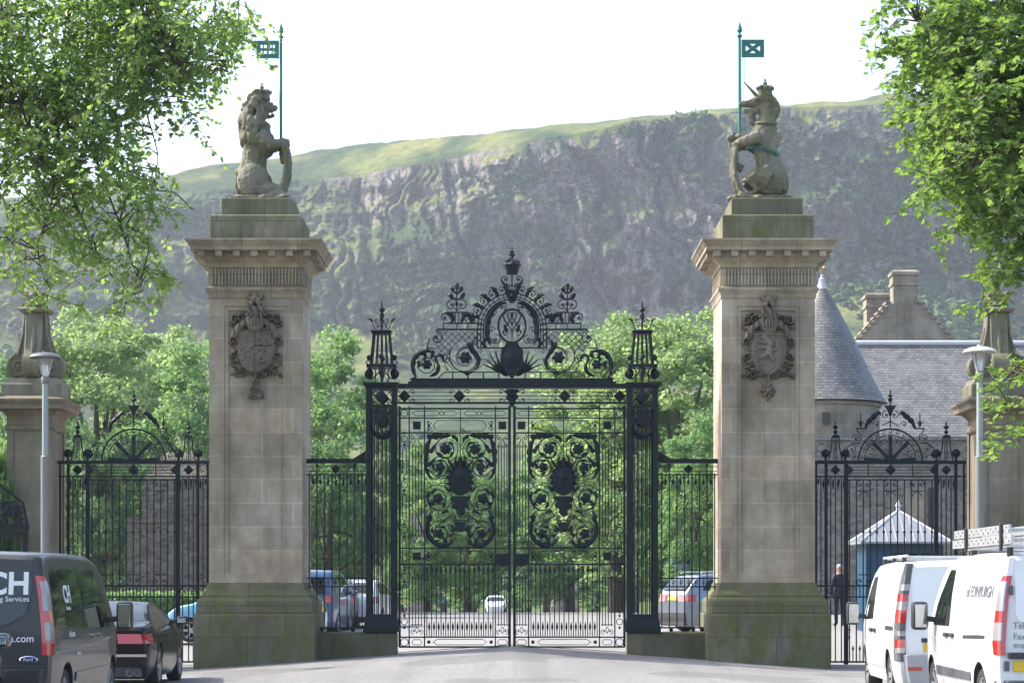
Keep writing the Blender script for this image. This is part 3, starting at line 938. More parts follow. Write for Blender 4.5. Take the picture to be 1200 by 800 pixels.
def unicorn(cx, sgn):
    z0 = 9.45; y0 = GATE_Y + 0.03
    P = lambda u, v, w: (cx + sgn * u, y0 + w, z0 + v)
    g = thing('unicorn_statue', 'weathered stone unicorn with crown and chain, sitting upright and gripping a flagpole', 'statue', (cx, y0, z0 - 0.03), 'heraldic beasts on the great piers')
    rng = random.Random(9)
    m = MB()
    base_rock(m, P, rng)
    E = lambda u, v, w, a, b, c, rot=None: m.ell(P(u, v, w), (a, b, c), 14, 9, rot)
    for w in (-.23, .23):
        E(-.16, .40, w, .32, .17, .34)
        m.tube([P(-.12, .38, w * 1.2), P(.18, .52, w * 1.25), P(.30, .42, w * 1.25)], [.22, .15, .10], 10)
        m.tube([P(.28, .44, w * 1.25), P(.10, .20, w * 1.25), P(.30, .10, w * 1.2)], [.10, .075, .07], 8)
        E(.40, .09, w * 1.2, .11, .08, .075)
    m.tube([P(-.24, .22, 0), P(-.22, .60, 0), P(-.10, .95, 0), P(-.02, 1.28, 0), P(-.06, 1.52, 0)], [.28, .29, .23, .28, .22], 14)
    E(.07, 1.26, 0, .21, .26, .24)
    m.tube([P(-.05, 1.42, 0), P(-.12, 1.72, 0), P(-.10, 2.0, 0)], [.23, .165, .14], 12)
    E(-.10, 2.10, 0, .17, .16, .14)
    # head and muzzle
    m.tube([P(-.10, 2.06, 0), P(.05, 2.06, 0), P(.20, 2.02, 0), P(.34, 2.0, 0), P(.43, 1.985, 0)], [.145, .125, .088, .068, .056], 12)
    m.tube([P(-.02, 1.94, 0), P(.14, 1.85, 0), P(.27, 1.845, 0), P(.34, 1.86, 0)], [.12, .07, .045, .038], 8)
    E(.42, 2.0, 0, .05, .065, .045)
    for k in range(5): E(.16 + rng.uniform(-.05, .08), 1.74 - k * .03, rng.uniform(-.04, .04), .06, .04, .08)
    for w in (-.11, .11):
        E(.10, 2.09, w, .05, .04, .035); m.tube([P(-.02, 2.14, w), P(.0, 2.26, w * 1.2)], [.05, .015], 6)
    # mane
    for k in range(34):
        a = k / 33; v = 2.05 - .85 * a
        E(-.26 - .06 * math.sin(a * 9) + rng.uniform(-.03, .05), v, rng.uniform(-.13, .13), .062, .062, .10)
    # forelegs, hooves closed round the pole
    for s in (-1, 1):
        m.tube([P(.06, 1.28, s * .22), P(.36, 1.20, s * .27), P(.55, 1.14, s * .20)], [.15, .10, .075], 10)
    m.tube([P(.55, 1.16, -.20), P(.57, .95, -.16), P(.50, .72, -.10), P(.40, .66, -.08)], [.075, .07, .07, .09], 8)
    m.tube([P(.55, 1.14, .20), P(.60, 1.30, .10), P(.52, 1.36, .0)], [.075, .07, .09], 8)
    E(.62, 1.30, 0, .09, .11, .085); E(.46, 1.33, 0, .08, .10, .07)
    pts = [(.54, 1.10), (.585, .90), (.59, .66), (.56, .44), (.50, .26), (.42, .12)]
    for (a, b), (c, d) in zip(pts[:-1], pts[1:]):
        for w in (-.24, -.12, 0, .12, .24):
            m.tube([P(a - abs(w) * .1, b, w), P(c - abs(w) * .1, d, w)], .052, 6)
    # tail
    m.tube([P(-.44, .12, .1), P(-.50, .35, .12), P(-.46, .62, .10), P(-.42, .80, .05)], [.07, .08, .075, .04], 8)
    remeshed(m, 'body', S_STATUE, g)
    h = MB(); h.tube([P(.06, 2.13, 0), P(.36, 2.46, 0)], [.045, .008], 8); h.build('horn', S_STATUE, g, smooth=40)
    crown_parts(g, P, -.08, 2.14, .155)
    banner(g, P, .44, 1.2, 3.38, sgn, 1)
    c = MB(); c.tube([P(-.08 + .225 * math.cos(a), 1.60 + .02 * math.sin(a), .22 * math.sin(a)) for a in np.linspace(0, 2 * PI, 20)[:-1]], .035, 6, closed=True)
    c.build('collar', S_STATUE, g, smooth=50)
    c = MB()
    N = 40
    for k in range(N):
        a = 2 * PI * k / N
        r = .30 + .01 * (k % 2)
        p = P(-.04 + r * math.cos(a), 1.02 + .08 * math.cos(a) + (.012 if k % 2 else -.012), r * math.sin(a))
        c.ell(p, (.035, .035, .028), 6, 4)
    c.build('chain', M_PATINA, g)
    return g
lion(-PX + 0.02, 1)
unicorn(PX - 0.04, -1)

# ---------------------------------------------------------------- end piers with scrolled finials
S_END = stone('end_pier_sandstone', (0.31, 0.255, 0.20), (0.265, 0.23, 0.185), 1.1, 0.48, (0.34, 0.30, 0.24), moss=0.5, moss_bias=0.56, dirt=0.6, off=0.15)
def spiral_pts(cx, cz, r0, r1, a0, turns, n=40):
    return [(cx + (r0 + (r1 - r0) * k / (n - 1)) * math.cos(a0 + turns * 2 * PI * k / (n - 1)), cz + (r0 + (r1 - r0) * k / (n - 1)) * math.sin(a0 + turns * 2 * PI * k / (n - 1))) for k in range(n)]
def end_pier(cx, label, hx, wall=None):
    cyy = GATE_Y + 0.05; hy = 0.62
    g = thing('end_pier', label, 'stone pier', (cx, cyy, 0), 'end piers of the gate screen')
    mb = MB()
    mb.rstack(cx, cyy, [(hx + .14, hy + .14, -.3), (hx + .14, hy + .14, .75), (hx + .05, hy + .05, .95)])
    mb.build('plinth', S_PLINTH, g, bevel=.01)
    mb = MB(); mb.box(cx - hx, cx + hx, cyy - hy, cyy + hy, .94, 5.0)
    for sy in (-1, 1):
        for sx in (-1, 1):
            x0, x1 = sorted((cx + sx * (hx - .10), cx + sx * (hx + 0.03))); y0, y1 = sorted((cyy + sy * (hy - .1), cyy + sy * (hy + .03)))
            mb.box(x0, x1, y0, y1, .95, 4.78)
    mb.build('shaft', S_END, g)
    mb = MB()
    mb.rstack(cx, cyy, [(hx + .035, hy + .035, 4.76), (hx + .06, hy + .06, 4.80), (hx + .06, hy + .06, 4.86), (hx + .03, hy + .03, 4.88), (hx + .03, hy + .03, 5.05), (hx + .10, hy + .10, 5.12), (hx + .14, hy + .14, 5.16), (hx + .27, hy + .27, 5.18), (hx + .27, hy + .27, 5.27), (hx + .32, hy + .32, 5.34), (hx + .32, hy + .32, 5.38), (hx, hy, 5.46)])
    mb.build('cornice', S_END, g, bevel=.008)
    f = MB()
    f.rstack(cx, cyy, [(.60, .52, 5.44), (.60, .52, 5.70), (.54, .47, 5.76), (.52, .46, 5.83)])
    # four console brackets: volute at the foot, sweeping up to the neck
    for ang in (0, 90, 180, 270):
        c, s = math.cos(R(ang)), math.sin(R(ang))
        q = MB()
        outer = [(.10, 5.85)] + [(.335 + .255 * math.cos(R(a)), 6.09 + .255 * math.sin(R(a))) for a in range(-100, 70, 12)]
        outer += [(.36, 6.40), (.29, 6.55), (.245, 6.75), (.225, 7.0), (.215, 7.18), (.0, 7.18), (.0, 5.85)]
        q.prism(outer, -.15, .15)
        for side in (-.155, .155):
            q.tube([(p[0], side, p[1]) for p in spiral_pts(.335, 6.09, .235, .03, R(70), -1.6)], .03, 5)
            q.tube([(.345 + .0, side, 6.33), (.30, side, 6.5), (.24, side, 6.75), (.20, side, 7.15)], .026, 5)
            q.ell((.335, side, 6.09), (.06, .05, .06), 8, 6)
        q.tube([(.225, 0, 6.9), (.27, 0, 6.66), (.33, 0, 6.5), (.40, 0, 6.36)], [.03, .05, .05, .02], 6)
        q.v = [(cx + p[0] * c - p[1] * s, cyy + p[0] * s + p[1] * c, p[2]) for p in q.v]
        f.merge(q)
    f.rstack(cx, cyy, [(.23, .23, 7.17), (.30, .30, 7.20), (.31, .31, 7.25), (.27, .27, 7.28), (.20, .20, 7.30)])
    f.build('scrolled_finial', S_STATUE, g, smooth=35)
    m = MB()
    m.lathe([(.19, 7.30), (.235, 7.32), (.235, 7.40), (.22, 7.42), (.255, 7.53), (.24, 7.55), (.15, 7.60), (.03, 7.62)], 18, (cx, cyy))
    for k in range(8):
        a = 2 * PI * k / 8
        m.ell((cx + .24 * math.cos(a), cyy + .24 * math.sin(a), 7.56), (.05, .05, .06), 7, 5)
    m.ell((cx, cyy, 7.67), (.06, .06, .06), 10, 7); m.tube([(cx, cyy, 7.7), (cx, cyy, 7.84)], [.02, .012], 6); m.tube([(cx - .05, cyy, 7.78), (cx + .05, cyy, 7.78)], .014, 5)
    m.build('crown', S_STATUE, g, smooth=40)
    return g
end_pier(-9.70, 'smaller sandstone end pier with scrolled finial, beside the black gate panel on the left', .43)
end_pier(9.88, 'smaller sandstone end pier with scrolled finial, beside the white vans', .43)
w = MB(); w.box(10.32, 16.0, GATE_Y - .38, GATE_Y + .38, -.2, 4.72); w.rstack(13.17, GATE_Y, [(2.84, .46, 4.723), (2.84, .50, 4.80), (2.84, .40, 4.93)])
tag(w.build('boundary_wall', S_END), 'high sandstone boundary wall running on from the end pier behind the white vans', 'wall')
# ================================================================ WROUGHT IRON
def iron_mat():
    t = NT('black_painted_iron'); p = t.pos()
    n = t.noise(p, 6, 5, 0.65); f = t.noise(p, 60, 3, 0.6)
    col = t.mix(n, (0.004, 0.009, 0.013), (0.009, 0.017, 0.023))
    col = t.mix(t.ramp(f, [(0.60, 0.0), (0.78, 0.35)]), col, (0.03, 0.034, 0.036))
    t.set(col, t.ramp(n, [(0.3, 0.35), (0.7, 0.55)]), 0.0, 0.22)
    t.bump(f, 0.15, 0.004)
    return t.mat
M_IRON = iron_mat()
IS = 57.52                     # the screen's drawing scale, units per metre; drawing axis at 600.5, eye level at 690
JIT = random.Random(3)
class Iron(MB):
    """flat wrought-iron work drawn in an upright plane at depth y"""
    def __init__(self, y=GATE_Y):
        super().__init__(); self.y = y
    def T(self, p, dy=0.0):
        return ((p[0] - 600.5) / IS, self.y + dy, EYE + (690 - p[1]) / IS)
    def line(self, p, q, w=1.2, d=None):
        k = JIT.uniform(0.94, 1.06)
        return self.bar(self.T(p), self.T(q), w / IS * k, (w if d is None else d) / IS * JIT.uniform(0.9, 1.1))
    def curve(self, pts, w=1.1, n=4):
        w2 = [x / IS / 2 * 1.25 for x in w] if hasattr(w, '__len__') else w / IS / 2 * 1.25 * JIT.uniform(0.95, 1.05)
        return self.tube([self.T(p) for p in pts], w2, n)
    def arc(self, c, r, a0, a1, w=1.1, n=None, ry=None):
        ry = r if ry is None else ry
        n = n or max(8, int(abs(a1 - a0) / 9))
        return self.curve([(c[0] + r * math.cos(R(a0 + (a1 - a0) * k / n)), c[1] - ry * math.sin(R(a0 + (a1 - a0) * k / n))) for k in range(n + 1)], w)
    def ring(self, c, r, w=1.1, ry=None, n=24):
        ry = r if ry is None else ry
        return self.tube([self.T((c[0] + r * math.cos(2*PI*k/n), c[1] - ry * math.sin(2*PI*k/n))) for k in range(n)], w / IS / 2 * 1.25, 4, closed=True)
    def spiral(self, c, r0, r1, a0, deg, w=1.0, n=None):
        n = n or max(12, int(abs(deg) / 16))
        return self.curve([(c[0] + (r0 + (r1 - r0) * k / n) * math.cos(R(a0 + deg * k / n)), c[1] - (r0 + (r1 - r0) * k / n) * math.sin(R(a0 + deg * k / n))) for k in range(n + 1)], w)
    def disc(self, c, r, d=2.0, n=12, ry=None, lobes=0):
        ry = r if ry is None else ry
        pts = []
        for k in range(n * (2 if lobes else 1)):
            a = 2 * PI * k / (n * (2 if lobes else 1))
            q = 1 + (0.14 * math.cos(a * lobes) if lobes else 0)
            pts.append((c[0] + r * q * math.cos(a), c[1] - ry * q * math.sin(a)))
        P = [self.T(p) for p in pts]
        b = len(self.v); m = len(P); h = d / IS * JIT.uniform(0.95, 1.05)
        C = self.T(c)
        vs = [(C[0], C[1] - h, C[2])] + [(p[0], p[1] - h * 0.25, p[2]) for p in P] + [(p[0], p[1] + h * 0.25, p[2]) for p in P] + [(C[0], C[1] + h, C[2])]
        fs = []
        for k in range(m):
            k2 = (k + 1) % m
            fs += [(0, 1 + k2, 1 + k), (1 + k, 1 + k2, 1 + m + k2, 1 + m + k), (1 + m + k, 1 + m + k2, 1 + 2 * m)]
        return self.add(vs, fs)
    def plate(self, poly, d=1.0):
        h = d / IS / 2 * JIT.uniform(0.9, 1.1)
        P = [self.T(p) for p in poly]
        return self.prism([(p[0], p[2]) for p in P], self.y - h, self.y + h)
    def diamond(self, c, r, d=2.4):
        return self.disc(c, r, d, 4)
    def square(self, c, r, d=2.2):
        return self.plate([(c[0]-r, c[1]-r), (c[0]+r, c[1]-r), (c[0]+r, c[1]+r), (c[0]-r, c[1]+r)], d)
    def leaf(self, pts, widths, lobes=5, d=1.6, side=0):
        """lobed acanthus stroke along pts, widths at the ends and between; side=+1/-1 puts the lobes on one edge"""
        P = [Vector((p[0], p[1])) for p in pts]
        N = 26
        L = [0.0]
        for a, b in zip(P[:-1], P[1:]): L.append(L[-1] + (b - a).length)
        ctr = []
        for k in range(N + 1):
            s = L[-1] * k / N
            i = max(j for j in range(len(L)) if L[j] <= s + 1e-9); i = min(i, len(P) - 2)
            u = (s - L[i]) / max(1e-9, L[i + 1] - L[i])
            p0, p1, p2, p3 = P[max(0, i - 1)], P[i], P[i + 1], P[min(len(P) - 1, i + 2)]
            q = 0.5 * ((2 * p1) + (p2 - p0) * u + (2 * p0 - 5 * p1 + 4 * p2 - p3) * u * u + (3 * p1 - p0 - 3 * p2 + p3) * u ** 3)
            ctr.append(q)
        le, ri = [], []
        for k, c in enumerate(ctr):
            t = (ctr[min(N, k + 1)] - ctr[max(0, k - 1)]).normalized(); nrm = Vector((-t.y, t.x))
            f = k / N
            w = np.interp(f, np.linspace(0, 1, len(widths)), widths)
            lob = 0.62 + 0.38 * abs(math.sin(PI * lobes * f))
            lob2 = 0.62 + 0.38 * abs(math.sin(PI * lobes * f + 0.6))
            le.append(c + nrm * w * (lob if side >= 0 else 0.55)); ri.append(c - nrm * w * (lob2 if side <= 0 else 0.55))
        h = d / IS
        vs = []; fs = []
        for a, b, c in zip(le, ri, ctr):
            A, B, C = self.T(a), self.T(b), self.T(c)
            vs += [A, (C[0], C[1] - h, C[2]), B, (C[0], C[1] + h, C[2])]
        for k in range(N):
            for e in range(4):
                e2 = (e + 1) % 4
                fs.append((k*4+e, k*4+e2, (k+1)*4+e2, (k+1)*4+e))
        fs += [(3, 2, 1, 0), (N*4, N*4+1, N*4+2, N*4+3)]
        return self.add(vs, fs)
    def cscroll(self, c, r, a0, deg, w=1.0):
        self.spiral(c, r, r * 0.22, a0, deg, w); self.disc((c[0], c[1]), r * 0.24, 1.2, 8)
    def spear(self, p, h, w=1.6, down=False):
        s = 1 if down else -1
        return self.disc((p[0], p[1] + s * h * 0.5), w, 1.2, 4, ry=h * 0.5)
    def mirrored(self, ax=600.5):
        o = Iron(self.y); X = (ax - 600.5) / IS
        o.v = [(2 * X - p[0], p[1], p[2]) for p in self.v]; o.f = [f[::-1] for f in self.f]; o.m = list(self.m)
        return o
    def both(self):
        m = self.mirrored(); self.add(m.v, m.f); return self
    def flip_if(self, k):
        if k:
            m = self.mirrored(); self.v, self.f = m.v, m.f
        return self

# ---------------------------------------------------------------- one leaf of the great gates
def gate_leaf(k, label):
    g = thing('gate_leaf', label, 'gate', ((-1 if not k else 1) * 2.28, GATE_Y, 0.30), 'leaves of the great gates')
    def put(m, name, **kw): return m.flip_if(k).build(name, M_IRON, g, **kw)
    f = Iron()
    for x, w in ((468.8, 2.8), (480, 1.5), (498, 1.5), (581, 1.5), (597.6, 3.4)): f.line((x, 475.5), (x, 758), w)
    for y, w in ((478.7, 2.0), (489.7, 1.4), (507, 1.6), (642, 1.6), (660.7, 2.0), (746, 1.7), (757.5, 2.0)): f.line((468.8, y), (597.6, y), w)
    f.line((540, 478), (540, 507), 1.1); f.line((540, 642), (540, 661), 1.1); f.line((597.6, 757), (597.6, 764), 3.0)
    put(f, 'frame')
    # bars of the side columns, the dog bars below
    xs = [484, 487.6, 491, 494.4]
    for x in xs + [584.6, 588, 591.4, 594.6]:
        b = Iron(); b.line((x, 520), (x, 628), 1.0); b.line((x, 675), (x, 733), 1.0); put(b, 'bar')
    n = 15
    for i in range(n):
        x = 498 + 83 * (i + 0.5) / n
        b = Iron(); b.line((x, 661), (x, 746), 1.15); b.disc((x, 704), 1.3, 1.2, 6)
        b.spear((x, 661.5), 12, 1.7, True); put(b, 'bar')
        if i < n - 1:
            b = Iron(); xx = x + 83 / n / 2; b.line((xx, 735), (xx, 746), 1.0); b.spear((xx, 741), 14, 1.5); put(b, 'dog_bar')
    # scroll borders and links
    s = Iron()
    for y in list(range(0, 5)):
        yy = 514 + y * 53.5
        s.ring((474.4, yy), 3.6, 1.0); s.disc((474.4, yy - 7), 1.6, 1.4, 8); s.disc((474.4, yy + 7), 1.6, 1.4, 8)
        if y < 4:
            a, b = yy + 9, yy + 44
            for dx in (-2.2, 2.2): s.curve([(474.4, a), (474.4 + dx, a + 4), (474.4 + dx, b - 4), (474.4, b)], 0.9)
            s.line((469, yy + 26), (472, yy + 26), 0.9); s.line((477, yy + 26), (480, yy + 26), 0.9)
    s.ring((474.4, 752), 4.4, 1.1); s.ring((474.4, 484), 4.0, 1.0)
    for (a, b) in ((484, 516), (520, 536), (544, 560), (564, 594)):
        s.curve([(a, 484.2), (a + 3, 481.6), (b - 3, 481.6), (b, 484.2), (b - 3, 486.8), (a + 3, 486.8), (a, 484.2)], 0.9)
    s.ring((518, 484.2), 2.6, 0.9); s.ring((562, 484.2), 2.6, 0.9)
    for cx in (489, 589.3):
        for (y0, up) in ((507, 1), (661, 1)):
            for dx in (-1, 1):
                s.cscroll((cx + dx * 4.2, y0 + 5.5), 3.4, 90, -dx * 330, 0.95); s.curve([(cx + dx * 1.0, y0 + 6), (cx + dx * 1.4, y0 + 10), (cx + dx * 4.6, y0 + 15)], 0.95)
            s.line((cx - 7, y0 + 16), (cx + 7, y0 + 16), 1.0)
        for y0 in (642, 746):
            for dx in (-1, 1): s.cscroll((cx + dx * 4.0, y0 - 6.5), 3.4, -90, dx * 330, 0.95); s.curve([(cx, y0 - 12), (cx + dx * 2.0, y0 - 9), (cx, y0 - 4)], 0.9)
            s.line((cx - 7, y0 - 14.5), (cx + 7, y0 - 14.5), 1.0)
        s.curve([(cx - 6, 752), (cx - 4, 749), (cx + 4, 749), (cx + 6, 752), (cx + 4, 755), (cx - 4, 755), (cx - 6, 752)], 0.9)
    for (y0, y1) in ((492.5, 504.5), (645, 658), (748.5, 755)):
        ym = (y0 + y1) / 2
        s.curve([(508, ym), (513, y0), (566, y0), (571, ym), (566, y1), (513, y1), (508, ym)], 0.95)
        if y1 - y0 > 8:
            for cx, d in ((503, 1), (576, -1)):
                for dy in (-1, 1): s.cscroll((cx, ym + dy * 4.0), 3.3, 0 if d > 0 else 180, dy * d * 320, 0.9)
                s.disc((cx, ym), 1.8, 1.6, 8)
        else:
            for cx in (503, 576): s.disc((cx, ym), 2.2, 1.6, 8)
    put(s, 'scroll_border')
    for c in ((489, 498.3), (589.3, 498.3), (489, 651.4)):
        q = Iron(); q.square(c, 4.6); q.disc(c, 3.2, 2.6, 8); put(q, 'boss')
    # the scrolled panel: left half drawn, then mirrored about its own axis
    a = Iron()
    def spir(c, rr, a0, d, dark=5.5):
        a.spiral(c, rr, rr * .50, a0, d * 420, 1.5); a.spiral(c, rr * .80, rr * .40, a0 + 120 * d, d * 400, 1.2); a.spiral(c, rr * 1.12, rr * .9, a0 + 200 * d, d * 150, 1.1)
    spir((523, 526), 14, 80, 1); spir((516, 547), 12, 200, 1); spir((514, 584), 16, 20, -1); spir((515, 625), 15.5, 60, 1)
    a.curve([(540, 508), (540, 548)], 1.0)
    a.curve([(539, 523), (536, 516), (531, 512)], 1.0)
    # stepped and flowing tendrils
    a.curve([(499, 560), (505, 568), (506, 572), (513, 572), (516, 566), (525, 566)], 1.0)
    a.curve([(514, 600.5), (516, 604), (516, 608), (523, 609), (532, 600), (535, 606)], 1.0)
    for q in range(4):
        a.curve([(537 - q * .6, 611), (532 - q * 2.2, 603 + q * 1.2), (525 - q * 3.0, 606 + q * 2.2), (521 - q * 2.8, 612 + q * 2.0)], 0.95)
    a.curve([(530, 622), (534, 630), (532, 636), (524, 640), (540, 641)], 1.0)
    # leaves: corner masses above, great crescents below
    a.leaf([(500, 552), (500.5, 538), (501.5, 524), (505, 514)], [1.5, 3.6, 4.6, 2.0], 4, side=-1)
    a.leaf([(501, 512), (508, 511), (520, 510.5), (530, 509.5)], [3.0, 4.2, 3.4, 0.8], 4)
    a.leaf([(504, 530), (508, 525), (511, 519)], [3.2, 2.6, 0.5], 2)
    a.leaf([(501, 545), (507, 541), (511, 535)], [3.4, 2.6, 0.6], 2)
    a.leaf([(530, 511), (535, 513), (537, 519)], [2.6, 2.4, 0.5], 2)
    a.leaf([(501, 549), (503, 557), (509, 562)], [2.6, 2.0, 0.5], 2)
    a.leaf([(505, 606), (501.5, 614), (502, 626), (509, 636), (519, 640), (528, 637), (533, 629)], [2.6, 3.4, 3.9, 4.2, 3.6, 2.6, 0.6], 6, side=-1)
    a.leaf([(507, 607), (503, 605), (501.5, 608)], [3.2, 2.6, 0.8], 2)
    a.leaf([(523, 637), (521, 631), (517, 627)], [2.8, 2.2, 0.5], 2)
    a.leaf([(526, 628), (531, 624), (530, 618)], [2.6, 2.0, 0.5], 2)
    a.leaf([(509, 586), (505, 592), (506, 598)], [2.2, 1.6, 0.4], 2)
    for (cx_, cy_, rr_, a0_) in ((523, 526, 10.5, 200), (516, 547, 9, 60), (514, 584, 12, 100), (515, 625, 10.5, 40)):
        for q in range(3):
            b0 = R(a0_ + q * 95)
            P = [(cx_ + rr_ * (1.0 - .1 * i) * math.cos(b0 + i * .28), cy_ - rr_ * (1.0 - .1 * i) * math.sin(b0 + i * .28)) for i in range(4)]
            a.leaf(P, [.6, 2.2, 1.8, .4], 3, 1.8)
    for (P, W) in (([(531, 545), (527, 541), (525, 534)], [2.2, 1.8, .3]), ([(529, 575), (524, 572), (521, 566)], [2.0, 1.6, .3]), ([(526, 598), (520, 600), (515, 606)], [2.2, 1.8, .3]), ([(536, 548), (534, 541), (536, 534)], [2.4, 2.0, .3]), ([(503, 575), (501, 581), (502, 588)], [1.4, 1.8, .4]), ([(507, 598), (503, 603), (500, 604)], [1.4, 1.6, .3]), ([(535, 622), (530, 616), (524, 613)], [1.6, 1.6, .3])):
        a.leaf(P, W, 3, 1.8)
    m = a.mirrored(540); a.add(m.v, m.f)
    put(a, 'scroll_panel')
    for c, r in (((523, 526), 6.2), ((557, 526), 6.2), ((516, 547), 5.4), ((564, 547), 5.4), ((514, 584), 6.0), ((566, 584), 6.0), ((515, 625), 5.6), ((565, 625), 5.6)):
        q = Iron(); q.disc(c, r, 3.0, 16, lobes=5 if r != 6.2 else 7); q.disc(c, r * .35, 4.4, 8); put(q, 'rosette')
    md = Iron()
    md.disc((540, 562), 14.0, 3.2, 20, ry=18.5); md.disc((540, 558), 7.5, 5.5, 14, ry=10)
    for i in range(48):
        an = 2 * PI * i / 48
        c, s_ = math.cos(an), math.sin(an)
        if s_ < -0.86: continue
        md.bar(md.T((540 + 12 * c, 563 - 15.5 * s_)), md.T((540 + 19 * c, 563 - 22.5 * s_)), 1.3 / IS, 0.8 / IS)
    for i in range(16):
        an = 2 * PI * i / 16 + .2
        if math.sin(an) < -.8: continue
        c, s_ = math.cos(an), math.sin(an)
        md.leaf([(540 + 11 * c, 562 - 15 * s_), (540 + 15 * c, 562 - 19 * s_), (540 + 16.5 * c + 1.5 * s_, 562 - 21.5 * s_ + 1.5 * c)], [2.6, 2.2, .3], 2, 2.2)
    md.leaf([(540, 546), (540, 540), (540, 534)], [5, 4.5, .5], 3, 2.4)
    md.curve([(530, 549), (540, 562), (550, 576)], 1.8); md.curve([(550, 549), (540, 562), (530, 576)], 1.8)
    md.leaf([(540, 581), (540, 590), (540, 606)], [13, 10, 0.6], 3, 2.2)
    for dx in (-9, -4, 4, 9): md.line((540 + dx, 584), (540 + dx, 596), 1.6)
    put(md, 'medallion')
    bk = Iron(); bk.plate([(532.5, 611.5), (547.5, 611.5), (545, 621), (535, 621)], 3.0); bk.ring((540, 611), 8, 1.2, ry=1.6); bk.line((536, 622), (544, 622), 2.2); put(bk, 'basket')
    lk = Iron(); lk.plate([(580, 648.5), (597, 648.5), (597, 662), (590, 663.5), (580, 661)], 4.2); lk.disc((588, 655), 3, 3.4, 10); put(lk, 'lock_plate')
    return g
gate_leaf(0, 'left leaf of the great black iron gates, nearer the lion pier')
gate_leaf(1, 'right leaf of the great black iron gates, nearer the unicorn pier')

